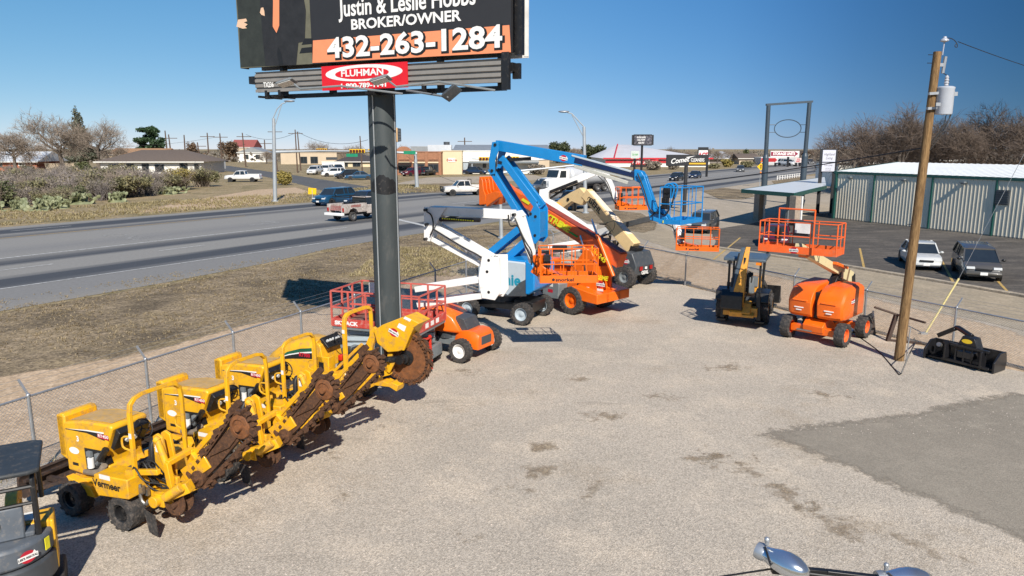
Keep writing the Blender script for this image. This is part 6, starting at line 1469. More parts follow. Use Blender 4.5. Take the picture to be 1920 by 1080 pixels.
def tanker():
    p=G(1075,360); t=thing('tanker_truck','white cab tanker truck with a long polished tank on the highway','tanker truck',(p.x,p.y,.03),RH+PI+R(-20),None,1.25)
    for x in(3.6,-3.2,-4.5,-.2):
        for s in(1,-1): wheel(t,(x,s*1.0,.5),.5,.5,MATS['worn_steel'],'plain',.55,face=s)
    m=MB(); m.box((-.6,0,.85),(9.6,.9,.25)); m.build('chassis',BLACK,t)
    m=MB(); m.prism([(5.0,.6),(5.05,1.6),(4.9,1.75),(3.6,1.9),(3.3,2.95),(1.7,3.0),(1.7,.7)],-1.15,1.15); cb=m.build('cab',WHITE,t,bevel=.08)
    m=MB(); m.prism([(3.66,1.98),(3.36,2.8),(3.38,2.82),(3.70,1.99)],-1.0,1.0); m.build('windscreen',GLASS,cb)
    for s in(1,-1):
        m=MB(); m.prism([(3.4,1.9),(3.2,2.75),(2.3,2.75),(2.3,1.9)],s*1.152,s*1.16); m.build('side_window',GLASS,cb,smooth=0)
        m=MB(); m.box((5.04,s*.85,1.2),(.05,.35,.22)); m.build('headlight',LENS,cb)
    m=MB(); m.box((5.05,0,1.2),(.05,1.1,.7)); m.build('grille',MATS['chrome_rod'],cb)
    m=MB(); m.box((5.1,0,.65),(.2,2.3,.3)); m.build('front_bumper',MATS['chrome_rod'],cb)
    m=MB(); m.lathe([(.001,1.3),(.9,1.25),(1.12,1.0),(1.15,.8),(1.15,-5.0),(1.1,-5.3),(.9,-5.5),(.001,-5.55)],(0,0,2.05),'x',28); m.build('tank',mat('polished_tank',(.62,.63,.64),.35,.3,.06),t,smooth=60)
tanker()
# ================================================================ poles, wires, signals, signs
WOOD=mat('weathered_pole_wood',(.25,.15,.062),.9,0,.45,9,(.085,.043,.016),.6,bump=.7,bscale=30,stretch=(1,1,.10))
DWOOD=mat('dark_pole_wood',(.10,.065,.045),.85,0,.3,3)
def wire(name,label,a,b,sag,r,group=None,n=24,cat='cable'):
    a,b=V3(a),V3(b); pts=[a+(b-a)*(i/n)+Vector((0,0,-4*sag*(i/n)*(1-i/n))) for i in range(n+1)]
    o=MB().tube(pts,r,5).build(name,HOSE); return tag(o,label,cat,group)
def big_pole():
    b=G(1685,676); top=D(1758,97,b.y+.1)
    t=thing('utility_pole','leaning wooden utility pole carrying a grey transformer at the right','utility pole',b,0)
    ax=(top-b); h=ax.length; ax=ax.normalized()
    pts=[b*0+ax*(h*i/8)-Vector((0,0,.1 if i==0 else 0)) for i in range(9)]
    m=MB(); m.tube(pts,[.158-.04*i/8 for i in range(9)],20); m.build('pole',WOOD,t)
    # transformer on the right side
    c=D(1771,190,b.y-.05)-b
    m=MB(); m.lathe([(.001,-.40),(.235,-.40),(.25,-.37),(.25,.36),(.26,.38),(.26,.42),(.2,.45),(.001,.46)],c,'z',24); tf=m.build('transformer',mat('pale_grey_tank',(.44,.47,.52),.4,.0,.08),t)
    m=MB()
    for z in(-.2,.25): m.bar(c+Vector((-.22,0,z)),c+Vector((-.52,.0,z-.02)),.12,.08)
    m.build('bracket',GALV,tf)
    m=MB(); q=c+Vector((.0,0,.46)); m.lathe([(.03,0),(.07,.02),(.05,.06),(.075,.10),(.05,.14),(.07,.18),(.045,.22),(.06,.26),(.025,.32),(.001,.34)],q,'z',12); m.build('bushing',mat('porcelain',(.42,.43,.46),.3),tf)
    m=MB(); m.box(c+Vector((.27,-.05,.22)),(.12,.1,.12)); m.box(c+Vector((-.30,-.2,-.1)),(.14,.03,.1)); m.build('terminal',GALV,tf)
    tp=ax*h
    m=MB(); m.cyl(tp+Vector((.16,0,-.1)),tp+Vector((.18,0,.3)),.02,n=8); m.lathe([(.001,.46),(.05,.45),(.06,.40),(.12,.36),(.13,.32),(.06,.29),(.03,.28)],tp+Vector((.18,0,0)),'z',14); m.build('insulator',mat('grey_insulator',(.35,.37,.42),.3),t)
    m=MB(); m.cyl(tp+Vector((.2,-.05,-.65)),tp+Vector((.24,-.05,-.15)),.05,n=10); m.box(tp+Vector((.14,-.05,-.4)),(.14,.06,.1)); m.build('fuse_cutout',GALV,t)
    for f in(.62,.66,.99,.965,.46):
        m=MB(); m.bar(ax*(h*f)+Vector((-.12,-.05,0)),ax*(h*f)+Vector((-.32,-.08,0)),.02,.02); m.build('pole_step',BLACK,t)
    V=Vector
    cables(t,[[tp+V((.18,0,.38)),tp+V((.35,0,.42)),tp+V((.55,0,.3)),tp+V((.62,0,.12)),tp+V((.5,0,.15)),tp+V((.56,0,.25))],[tp+V((.22,-.05,-.65)),tp+V((.42,-.05,-.75)),tp+V((.45,0,-1.1)),q+V((.0,0,.34))],
      [c+V((.25,0,.2)),c+V((.3,0,-.4)),c+V((.0,0,-.85)),ax*(h*.70)],[c+V((.1,0,-.4)),c+V((.05,0,-.8)),c+V((-.25,0,-1.3))],[c+V((.24,-.05,.2)),c+V((.26,0,-.3)),c+V((.1,0,-.9)),c+V((-.3,0,-1.5))]],.012)
    m=MB(); m.tube([V((.19,-.1,0)),ax*1.2+V((.20,-.1,0))],.018,6); m.build('ground_wire',GALV,t)
    wire('power_line','thin power line running right from the pole top insulator',b+tp+V((.6,0,.3)),D(2150,170,b.y+16),.3,.012,'overhead lines')
    # guy wire with its pale yellow guard
    g=G(1734,627); att=b+ax*(h*.62); att=D(1895,60,g.y-6.0)
    gt=thing('guy_wire','pale yellow guard sleeve on a guy wire beside the wooden pole','guy wire',g,0)
    p1=D(1798,522,g.y-.4)-g
    m=MB(); m.tube([V((0,0,0)),p1],.035,8); m.build('guard_sleeve',mat('pale_yellow_plastic',(.72,.62,.28),.5),gt)
    e=p1.normalized(); e2=D(1912,300,g.y-1.6)-g
    m=MB(); m.tube([V((0,0,0)),p1,e2*1.3],.009,5); m.build('cable',GALV,gt)
    m=MB(); m.cyl(V((0,0,-.1)),V((.02,0,.12)),.03,n=8); m.box(V((-.05,0,.05)),(.25,.12,.08)); m.build('anchor',GALV,gt)
    wire('overhead_cable','dark cable sagging across the junction to the wooden pole',D(762,292,135),b+ax*(h*.705),3.6,.022,'overhead lines',60)
big_pole()
def street_pole(label,px,pyb,pyt,armpts,mast,cat='street light',name='street_light'):
    b=G(px,pyb); top=D(px-3,pyt,b.y); t=thing(name,label,cat,b,0); k=b.y/60
    m=MB(); m.cyl((0,0,0),(top.x-b.x,0,top.z),.17*k,.12*k,n=12); m.cyl((0,0,0),(0,0,.12),.3*k,n=12); m.build('pole',GALVP,t)
    if armpts:
        q=[D(*p,b.y)-b for p in armpts]; m=MB(); m.tube(q,.045*k,6); m.tube([q[0]+Vector((0,0,-.9*k)),q[-2]+Vector((0,0,-.1))],.035*k,6); m.build('lamp_arm',GALVP,t)
        e=q[-1]; d=(q[-1]-q[-2]).normalized(); m=MB(); m.ell(e+d*.3*k,(.45*k,.18*k,.09*k),12,8); m.build('lamp_head',GALV,t)
    if mast:
        q=[D(x,y,b.y*f)-b for x,y,f in mast['pts']]; m=MB(); m.tube(q,[.12*k]+[.07*k]*(len(q)-1),8); ms=m.build('mast_arm',GALVP,t)
        for x,y,f,hz in mast['sig']:
            c=D(x,y,b.y*f)-b; s=k*.55
            m=MB(); n=5 if hz else 3
            if hz: m.box(c,(1.9*s*1.25,.3*s,.55*s))
            else: m.box(c,(.55*s,.3*s,1.5*s))
            h=m.build('signal_head',mat('signal_yellow',(.75,.45,.01),.45),ms,bevel=.02)
            m=MB()
            for i in range(n):
                o=c+Vector(((i-(n-1)/2)*.46*s,-.16*s,0)) if hz else c+Vector((0,-.16*s,(i-1)*.46*s))
                m.cyl(o,o+Vector((0,-.18*s,0)),.19*s,.2*s,n=12)
            m.build('signal_lens',mat('dark_red_lens',(.09,.015,.01),.3),h)
        for x,y,f in mast.get('plate',()):
            c=D(x,y,b.y*f)-b; m=MB(); m.box(c,(.95*k,.05,.26*k)); m.build('street_name_sign',mat('street_green',(.01,.22,.11),.4),ms)
    return t
street_pole('tall grey street light and signal mast on the left verge near the parked pickup',516,378,222,((512,222),(519,205),(528,195),(536,192)),dict(pts=((514,285,1),(600,283,1.03),(720,284,1.08)),sig=((670,283,1.05,True),(603,281,1.5,True)),plate=((660,291,1.05),)))
street_pole('grey street light with a lamp arm standing behind the blue boom',1098,400,238,((1097,240),(1085,227),(1072,213),(1064,211)),dict(pts=((1097,296,1),(990,300,1.0),(885,297,1.0)),sig=((913,298,1.0,True),(958,297,1.0,True)),plate=()))
street_pole('grey signal pole at the brick shop corner with a green street name plate',782,352,290,None,dict(pts=((782,288,1),(733,285,1)),sig=((706,283,1.0,True),),plate=((768,286,.99),)),'traffic signal','traffic_signal')
street_pole('grey signal pole nearest the fence behind the white folded boom',940,447,322,None,dict(pts=((940,324,1),(1020,316,1.0),(1112,306,1.0)),sig=(),plate=()),'traffic signal','traffic_signal')
# far wooden utility poles
for k,(px,pyb,pyt,cr) in enumerate(((315,300,245,0),(322,297,252,1),(348,296,253,0),(375,300,267,1),(392,300,249,1),(417,308,250,1),(461,313,249,1),(498,300,262,1),(520,322,240,1),(558,324,243,1),(564,320,247,0),(680,330,255,0),(872,300,258,1))):
    b=G(px,max(pyb,300)); top=D(px,pyt,b.y); kk=b.y/100
    t=thing('utility_pole',['thin dark wooden utility pole standing far off across the highway','far wooden utility pole with a crossarm beyond the highway'][cr],'utility pole',b,0,'far utility poles')
    m=MB(); m.tube([(0,0,0),(random.uniform(-.2,.2)*kk,0,top.z)],[.115*kk,.075*kk],6); m.build('pole',DWOOD,t)
    if cr:
        m=MB(); m.bar((-1.2*kk*.8,0,top.z-.5*kk),(1.2*kk*.8,0,top.z-.5*kk),.08*kk,.08*kk); m.build('crossarm',DWOOD,t)
for (x0,y0,Y0),(x1,y1,Y1),sg in((((100,272),)[0]+(300,),(400,258,330),2),((461,252,260),(558,247,235),2),((558,247,235),(690,262,200),2.2),((300,277,280),(461,270,260),2)):
    wire('overhead_line','faint overhead line between far poles',D(x0,y0,Y0),D(x1,y1,Y1),sg,.05,'far overhead lines')
SGN_BLK=mat('sign_black',(.018,.018,.02),.45)
def sign_on_poles(name,label,face_px,Y,poles,build,depth=.5):
    pass
def comet():
    Y=G(1285,398).y; a=D(1250,290,Y); b=D(1327,311,Y); c=(a+b)/2; base=Vector((D(1287,300,Y).x,Y,0))
    t=thing('shop_sign','black cleaners sign with white script lettering on a single pole','sign',base,0)
    W=b.x-a.x; H=a.z-b.z; z0=b.z
    m=MB(); m.box((c.x-base.x,0,c.z),(W,.5,H)); f=m.build('sign_cabinet',SGN_BLK,t,bevel=.02)
    m=MB(); m.cyl((0,0,0),(0,0,z0),.20,n=14); m.build('pole',mat('dark_sign_pole',(.03,.03,.032),.5),t)
    x=c.x-base.x
    text('Comet',H*.62,WDECAL,f,(x-W*.20,-.256,c.z-H*.02),(PI/2,R(-8),0),ext=.003,bold=.012,shear=.35,sx=.95)
    m=MB(); m.prism([(x-.05*W,c.z+H*.28),(x+W*.18,c.z+H*.40),(x-.0*W,c.z+H*.20)],-.260,-.256); m.build('lettering_tail',WDECAL,f,smooth=0)
    text('CLEANERS',H*.42,WDECAL,f,(x+W*.235,-.256,c.z+H*.02),(PI/2,0,0),ext=.003,bold=.008,sx=.62)
    m=MB(); m.box((x+W*.235,-.254,c.z-H*.29),(W*.40,.02,H*.14)); m.build('sign_strip',YDECAL if False else mat('amber_strip',(.70,.40,.02),.5),f)
comet()
def panel_sign(name,label,px0,py0,px1,py1,Y,mt,lines,poles=None,pole_mt=None,frame=None,thick=.4,group=None):
    a=D(px0,py0,Y); b=D(px1,py1,Y); c=(a+b)/2; W=b.x-a.x; H=a.z-b.z
    base=Vector((c.x,Y,0)); t=thing(name,label,'sign',base,0,group)
    m=MB(); m.box((0,0,c.z),(W,thick,H)); f=m.build('sign_panel',mt,t)
    if frame:
        m=MB()
        for z in(c.z-H/2,c.z+H/2): m.bar((-W/2-.05,0,z),(W/2+.05,0,z),thick+.1,.12*W/2)
        for x in(-W/2,W/2): m.bar((x,0,c.z-H/2),(x,0,c.z+H/2),thick+.1,.12*W/2,up=(0,1,0))
        m.build('sign_frame',frame,t)
    for s,size,dx,dz,mm,bo,sx in lines: text(s,size*H,mm,f,(dx*W,-thick/2-.01,c.z+dz*H),(PI/2,0,0),ext=.004,bold=bo*H,sx=sx)
    for x in(poles or []):
        X_=D(x,py1,Y).x-base.x; m=MB(); m.cyl((X_,.02,0),(X_,.02,c.z-H/2),.011*Y*.12+.05,n=8); m.build('pole',pole_mt or SGN_BLK,t)
    return t,f,c,W,H
Y=G(1316,318).y
t_,f,c,W,H=panel_sign('shop_sign','white sign with red hardware lettering above the black cleaners sign',1310,281,1326,303,Y*.75,WDECAL,[('ACE',.62,0,.02,RDECAL,.03,.72)],[1326],frame=SGN_BLK)
m=MB(); m.box((0,0,c.z+H*.62),(W*1.1,.4,H*.22)); m.build('sign_header',SGN_BLK,t_)
t_,f,c,W,H=panel_sign('billboard','small far billboard on one dark pole above the red striped store',1189,253,1221,272,G(1204,322).y,mat('far_poster_dark',(.035,.035,.05),.5,0,.8,.6,(.3,.28,.3),.4),[('BUYING HOMES',.22,-.1,.25,WDECAL,.006,.55),('CALL NOW',.24,-.1,0,WDECAL,.006,.6),('432-555',.22,-.1,-.28,WDECAL,.006,.8)],[1204],frame=SGN_BLK,thick=1.2)
t_,f,c,W,H=panel_sign('shop_sign','pale car wash sign on a thin pole in front of the red striped store',1183,283,1198,297,G(1192,322).y,mat('pale_sign',(.5,.55,.52),.5),[('CAR WASH',.34,0,0,GDECAL,.01,.45)],[1190],thick=.3)
t_,f,c,W,H=panel_sign('storage_sign','maroon arrow storage units sign above a low white building',1445,283,1498,294,G(1470,313).y,WDECAL,[('STORAGE UNITS',.62,-.03,0,WDECAL,.03,.82)],[1478],thick=.3,frame=None)
m=MB(); m.prism([(-W*.49,c.z-H*.36),(W*.33,c.z-H*.36),(W*.33,c.z-H*.48),(W*.47,c.z),(W*.33,c.z+H*.48),(W*.33,c.z+H*.36),(-W*.49,c.z+H*.36)],-.16,-.152); m.build('arrow',mat('sign_maroon',(.24,.012,.045),.45),f,smooth=0)
t_,f,c,W,H=panel_sign('storage_sign','red arrow sign on the low building left of the sign post',1427,295,1458,305,G(1440,312).y,mat('pale_wall_sign',(.6,.6,.6),.5),[],[1431,1454],thick=.3)
m=MB(); m.prism([(-W*.49,c.z-H*.36),(W*.3,c.z-H*.36),(W*.3,c.z-H*.48),(W*.47,c.z),(W*.3,c.z+H*.48),(W*.3,c.z+H*.36),(-W*.49,c.z+H*.36)],-.16,-.152); m.build('arrow',mat('sign_bright_red',(.42,.015,.02),.45),f,smooth=0)
panel_sign('notice_sign','small white and red notice board right of the storage sign',1491,296,1502,305,G(1497,312).y,mat('pink_white',(.6,.5,.48),.5),[('FOR',.4,0,.2,RDECAL,.02,.8),('RENT',.4,0,-.22,RDECAL,.02,.8)],[1493,1500],thick=.2)
def white_sign():
    Y=80.0; t=thing('shop_sign','white two panel sign with dark frame behind the metal building corner','sign',(D(1553,300,Y).x,Y,0),0)
    c=D(1553,300,Y); W=(D(1565,300,Y)-D(1541,300,Y)).x
    zt=D(1553,281,Y).z; zm=D(1553,304,Y).z; zb=D(1553,322,Y).z
    SW=mat('lilac_white_sign',(.56,.56,.62),.4,0,.05)
    for z0,z1,L in((zm+.04,zt,(('Highland',.30,.12),('Living',.30,-.2))),(zb,zm-.04,(('FOR LEASE',.22,.18),('432-268-1107',.13,-.12),('432-270-8030',.13,-.32)))):
        m=MB(); m.box((0,0,(z0+z1)/2),(W,.3,z1-z0)); f=m.build('sign_panel',SW,t)
        for s,sz,dz in L: text(s,sz*(z1-z0),mat('grey_script',(.12,.11,.13),.5),f,(0,-.155,(z0+z1)/2+dz*(z1-z0)),(PI/2,0,0),ext=.003,shear=.3 if sz>.25 else 0,sx=.85)
    m=MB()
    for x in(-W/2-.05,W/2+.05): m.bar((x,0,0),(x,0,zt+.1),.36,.10,up=(0,1,0))
    for z in(zt+.05,zm,zb): m.bar((-W/2,0,z),(W/2,0,z),.36,.08)
    m.build('sign_frame',SGN_BLK,t)
white_sign()
def frame_sign():
    Y=91.0; b=G(1431,384); Y=b.y
    NV=mat('slate_blue_paint',(.045,.065,.085),.45,0,.15,1)
    t=thing('sign_frame','tall empty sign frame of two slate posts with an oval ring between them','sign frame',b,0)
    l1=D(1441,198,Y)-b; r0=D(1505,338,Y)-b; r0.z=0; r1=D(1518,192,Y)-b
    for a,c in((Vector((0,0,0)),l1),(r0,r1)):
        mid=a+(c-a)*.48
        m=MB(); m.cyl(a,mid,.36,n=16); m.cyl(mid,mid+(c-mid)*.06,.36,.25,n=16); m.cyl(mid,c,.25,n=16); m.build('post',NV,t)
    m=MB(); m.bar(l1+Vector((-.3,0,.1)),r1+Vector((.35,0,.1)),.4,.25); m.build('top_beam',NV,t)
    cc=D(1477,241,Y)-b; rx=(D(1502,241,Y)-D(1452,241,Y)).x/2; rz_=(D(1477,224,Y)-D(1477,257,Y)).z/2
    m=MB(); m.tube([cc+Vector((rx*math.cos(2*PI*k/40),0,rz_*math.sin(2*PI*k/40))) for k in range(40)],.055,6,closed=True); m.build('oval_ring',NV,t)
    for z in(.45,-.45):
        m=MB(); f=lambda p,q,zz:p+(q-p)*((cc.z+zz)/q.z)
        xx=rx*math.sqrt(1-(z/rz_)**2)
        m.tube([f(Vector((0,0,0)),l1,z),cc+Vector((-xx,0,z))],.04,5); m.build('ring_strut',NV,t)
        m=MB(); m.tube([f(r0,r1,z),cc+Vector((xx,0,z))],.04,5); m.build('ring_strut',NV,t)
frame_sign()
def diamond():
    b=G(1424,350); t=thing('warning_sign','yellow diamond signal ahead sign on a thin post beside the highway','road sign',b,0)
    zc=D(1425,312.5,b.y).z; s=(D(1432,312,b.y)-D(1418,312,b.y)).x/2
    YS=mat('sign_yellow',(.80,.48,.01),.4)
    m=MB(); m.cyl((0,0,0),(0,0,D(1425,300,b.y).z),.05,n=8); m.build('post',GALVP,t)
    m=MB(); m.prism([(-s,zc),(0,zc-s),(s,zc),(0,zc+s)],-.08,-.05); f=m.build('sign_panel',YS,t)
    m=MB(); m.box((0,-.085,zc),(s*.35,.02,s*1.0)); k=m.build('sign_symbol',BDECAL,f)
    for i,c in enumerate((REDL,AMB,GDECAL)):
        m=MB(); m.cyl((0,-.10,zc+(1-i)*s*.3),(0,-.11,zc+(1-i)*s*.3),s*.13,n=10); m.build('symbol_light',c,k)
    m=MB(); m.cyl((0,-.05,zc-s*1.5),(0,-.2,zc-s*1.5),s*.22,n=10); m.build('beacon',AMB,t)
    m=MB(); m.cyl((0,-.05,zc+s*1.35),(0,-.2,zc+s*1.35),s*.22,n=10); m.build('beacon',AMB,t)
diamond()
b=G(712,365); b=G(585,366); t=thing('warning_sign','back of a small yellow sign standing on the left verge by the highway','road sign',G(586,372),0)
m=MB(); m.cyl((0,0,0),(0,0,1.2),.05,n=6); m.build('post',GALVP,t)
m=MB(); m.add([(-.6,0,.6),(.55,0,.55),(.6,0,1.4),(-.5,0,1.5),(-.6,.05,.6),(.55,.05,.55),(.6,.05,1.4),(-.5,.05,1.5)],[(0,1,2,3),(7,6,5,4),(0,4,5,1),(1,5,6,2),(2,6,7,3),(3,7,4,0)]); m.build('sign_panel',mat('sign_yellow',(.80,.48,.01),.4),t)
b=D(740,253,40); t=thing('signal_head','tan backed traffic signal hanging right behind the billboard column','traffic signal',(b.x,40,0),0)
m=MB(); m.box((0,0,b.z),(.34,.25,.75)); h=m.build('signal_housing',mat('tan_housing',(.62,.40,.20),.5),t,bevel=.02)
m=MB(); m.prism([(.17,b.z-.36),(.33,b.z-.33),(.33,b.z+.33),(.17,b.z+.36)],-.1,.1)
for k in range(5): m.box((.27,-.11,b.z-.3+.15*k),(.12,.03,.03))
m.build('louvre',DGREY,h)
m=MB(); m.tube([(-.1,.1,0),(-.1,.1,b.z+.3)],.05,8); m.build('pole',GALVP,t)
# railing beside the far drive
t=thing('guard_railing','white pipe railing on the grass strip behind the canopy','railing',G(1457,338),0)
a=Vector((0,0,0)); e=G(1502,332)-G(1457,338)
m=MB()
for z in(.45,.9): m.bar(a+Vector((0,0,z)),e+Vector((0,0,z)),.08,.12)
m.build('rail',WHITE,t)
for k in range(11):
    m=MB(); p=e*(k/10); m.bar(p,p+Vector((0,0,1.0)),.12,.12,up=(1,0,0)); m.build('post',WHITE,t)
# ================================================================ yard odds and ends at the right
def box_blade():
    A=G(1733,672); B_=G(1862,702); d=(B_-A).normalized(); L=(B_-A).length; rz=math.atan2(d.y,d.x)
    o=(A+B_)/2; t=thing('box_blade','black box blade attachment lying by the fence right of the wooden pole','tractor attachment',(o.x,o.y,.012),rz)
    hl=L/2; GB=mat('gloss_black_paint',(.012,.012,.014),.28,0,.2,3,(.05,.045,.04),.15)
    m=MB(); m.box((0,.62,.32),(L,.06,.60)); m.box((0,.35,.08),(L,.5,.05)); m.build('mouldboard',GB,t)
    for s in(1,-1):
        m=MB(); m.prism([(-.05,.02),(.72,.02),(.78,.3),(.68,.62),(.3,.62),(-.05,.35)],s*hl-.03,s*hl+.03,'x'); m.build('side_plate',GB,t,bevel=.01)
    m=MB(); m.bar((-.35,-.05,.2),(-.35,-.05,.72),.35,.06,up=(1,0,0)); m.bar((.75,-.05,.15),(.75,-.05,.66),.35,.06,up=(1,0,0)); m.bar((-.5,-.02,.70),(.9,-.02,.66),.1,.08); m.bar((-.5,-.02,.15),(.95,-.02,.12),.12,.08)
    for x in(-.1,.15,.4): m.bar((x,-.02,.15),(x,.0,.68),.05,.05,up=(1,0,0))
    m.box((.2,.12,.4),(.5,.3,.2)); m.build('hitch_frame',GB,t,bevel=.008)
    m=MB(); m.prism([(-.12,.62),(.55,.62),(.42,.98),(.05,1.02)],.0,.4); hb=m.build('gearbox_cover',GB,t,bevel=.02)
    m=MB(); m.prism(disc_poly(.2,.86,.16,.07),-.006,-.001); m.build('logo',mat('logo_yellow',(.75,.5,.02),.5),hb,smooth=0)
    m=MB(); m.tube([(.2,.3,.98),(-.35,.55,1.12),(-.45,.6,1.1)],.085,10); m.bar((-.45,.55,1.08),(-1.0,.62,.72),.12,.14); m.build('boom_arm',GB,t,bevel=.01)
    m=MB(); m.cyl((-.8,.4,.45),(-.8,.3,.5),.08,n=10); m.build('motor_cap',STEEL,t)
box_blade()
def pipe_rack():
    b=G(1664,640); t=thing('pipe_rack','rusty pipe rest with a dark post standing left of the wooden pole base','pipe rack',b,0)
    RP=mat('brown_pipe',(.07,.045,.035),.7,.2,.3,5)
    m=MB(); m.bar((0,0,0),(.22,0,.98),.12,.14,up=(0,1,0)); m.build('post',RP,t)
    a=D(1640,576,b.y-.1)-b; e=D(1735,605,b.y-1.2)-b
    m=MB(); m.tube([a,Vector((.22,-.05,1.02)),e],.04,8); m.build('pipe',RP,t)
    m=MB(); m.bar((0,0,.05),(1.2,-.6,.05),.06,.08); m.build('foot',RP,t)
pipe_rack()
b=G(1625,622); t=thing('loader_bucket','small rusty loader bucket lying behind the orange boom lift wheels','bucket',(b.x,b.y+.3,.012),R(-25))
m=MB(); m.add([],[])
prof=[(-.4,.02),(.35,.02),(.45,.1),(.3,.62),(.22,.66),(-.05,.12)]
for y0,y1 in((-.75,-.70),(.70,.75)): m.prism([(-.4,.02),(.4,.02),(.32,.6)],y0,y1)
m.prism([(-.4,.0),(.4,.0),(.4,.04),(-.4,.04)],-.75,.75); m.prism([(.38,.0),(.44,.02),(.34,.64),(.28,.62)],-.75,.75); m.build('bucket_shell',mat('grey_rust_steel',(.09,.08,.075),.6,.3,.3,5,(.2,.1,.05),.4),t)
m=MB(); m.bar((-.42,-.74,.03),(-.42,.74,.03),.12,.05); m.build('cutting_edge',STEEL,t)
t=tag(MB().tube([G(1614,634,.02),G(1630,645,.02),G(1650,660,.02),G(1686,703,.02)],.02,6,smooth=2).build('cable',HOSE),'black cable lying on gravel between the orange lift and pole','cable')
t=tag(MB().tube([G(1716,643,.05),G(1705,664,.6),G(1690,700,.03),G(1687,702,.03)],.02,6).build('bent_rod',BLACK),'thin bent dark rod leaning at the foot of the wooden pole','rod')
# ================================================================ light tower, heads just in view at the bottom right
def light_tower():
    b=G(1560,1180); base=Vector((2.35,3.9,0))
    t=thing('light_tower','mobile light tower whose silver lamp heads poke into view at the bottom right','light tower',(base.x,base.y,.012),0)
    SV=mat('polished_reflector',(.62,.66,.70),.18,.9,.12,5)
    zt=D(1500,1085,base.y).z
    m=MB(); m.box((0,-.8,.6),(1.4,2.2,.9)); m.build('trailer_body',WHITE,t,bevel=.05)
    for s in(1,-1): wheel(t,(s*.85,-.8,.32),.32,.2,GALV,'plain',.55,face=1)
    m=MB(); m.bar((0,.1,.6),(0,.1,zt-.3),.14,.14,up=(0,1,0)); m.build('mast',GALV,t)
    c=base
    L=lambda px,py,Y:D(px,py,Y)-c
    m=MB(); p0=L(1447,1070,3.9); p1=L(1548,1079,3.9); p2=L(1760,1104,3.9); m.bar(p0,p1,.035,.05); m.bar(p1,p2,.035,.05); m.bar(Vector((0,.1,zt-.4)),(p1+p2)*.5,.05,.05); m.build('crossbar',BLACK,t,bevel=.004)
    def head(a,b_,r,nm):
        a=V3(a); b_=V3(b_); d=b_-a; n=12; rings=[]
        M=d.to_track_quat('X','Z').to_matrix(); Ln=d.length
        prof=[(0,.42),(.06,.62),(.10,.60),(.22,.70),(.4,.92),(.58,1.0),(.76,.90),(.9,.62),(1.0,.30)]
        for f,k in prof: rings.append([a+M@Vector((Ln*f,r*k*math.cos(2*PI*i/20),r*k*math.sin(2*PI*i/20)*.85)) for i in range(20)])
        o=MB().loft(rings).build(nm,SV,t,smooth=70)
        rr=MB(); rr.loft([[a+M@Vector((Ln*f,r*k*math.cos(2*PI*i/20),r*k*math.sin(2*PI*i/20)*.9)) for i in range(20)] for f,k in((-.05,.66),(.05,.72),(.12,.66))]); rr.build('socket_cap',GALV,o)
        k=MB(); q=a+M@Vector((Ln*.12,-.0,r*.75)); k.cyl(q,q+Vector((.0,0,.022)),.012,n=8); k.ell(q+Vector((0,0,.03)),(.017,.017,.018),8,6); k.build('knob',GALV,o)
        w=MB(); w.tube([a+M@Vector((Ln*.12,-r*.3,r*.7)),a+M@Vector((Ln*.35,-r*1.02,0)),p0],.006,5); w.build('stay_wire',BLACK,o)
    head(L(1424,1036,3.95),L(1516,1080,3.75),.078,'lamp_head')
    head(L(1648,1088,3.9),L(1745,1086,3.9),.07,'lamp_head')
    head(L(1190,1130,3.9),L(1130,1120,3.9),.07,'lamp_head')
light_tower()
# ================================================================ buildings beyond the highway
B_BRICK=mat('red_brown_brick',(.33,.155,.085),.85,0,.25,2,(.22,.10,.06),.3); B_CREAM=mat('cream_stucco',(.62,.52,.34),.8,0,.06,.4); B_WHITE=mat('white_wall',(.74,.72,.66),.7,0,.06,.4)
B_TAN=mat('tan_wall',(.52,.42,.30),.8,0,.08,.5); B_SHING=mat('brown_shingles',(.14,.105,.08),.9,0,.25,3); B_DSH=mat('dark_shingles',(.06,.05,.048),.9,0,.25,3)
B_GROOF=mat('grey_metal_roof',(.27,.28,.28),.5,.1,.15,.6); B_LROOF=mat('pale_metal_roof',(.52,.54,.56),.5,.0,.1,.5); B_RED=mat('red_stripe_paint',(.50,.02,.03),.5); B_REDBR=mat('orange_red_brick',(.42,.13,.06),.85,0,.2,2)
def bpx(px0,px1,pt,pb,Y=None):
    Y=Y or G((px0+px1)/2,pb).y
    x0=D(px0,pb,Y).x; x1=D(px1,pb,Y).x; return x0,x1,D((px0+px1)/2,pt,Y).z,Y
def openings(t,wall,Y,base,items,frame_mt=None):
    "items: (kind, px0,px1,pyt,pyb)"
    for it in items:
        k,a,b,pt,pb=it[:5]; x0=D(a,pb,Y).x-base.x; x1=D(b,pb,Y).x-base.x; z1=D((a+b)/2,pt,Y).z; z0=max(.05,D((a+b)/2,pb,Y).z)
        m=MB(); w=(x1-x0); h=z1-z0; e=.12*min(1,Y/150)
        for p,q in(((x0,z0),(x1,z0)),((x0,z1),(x1,z1))): m.bar((p[0]-e/2,-.08,p[1]),(q[0]+e/2,-.08,q[1]),.22,e)
        for x in(x0,x1): m.bar((x,-.08,z0),(x,-.08,z1),.22,e,up=(0,1,0))
        if k=='window' and w>1.5: m.bar(((x0+x1)/2,-.06,z0),((x0+x1)/2,-.06,z1),.12,e*.6,up=(0,1,0))
        f=m.build(k,frame_mt or (it[5] if len(it)>5 else DGREY),t)
        m=MB(); m.box(((x0+x1)/2,-.03,(z0+z1)/2),(w,.06,h)); m.build('pane' if k=='window' else 'panel',it[6] if len(it)>6 else GLASS,f,smooth=0)
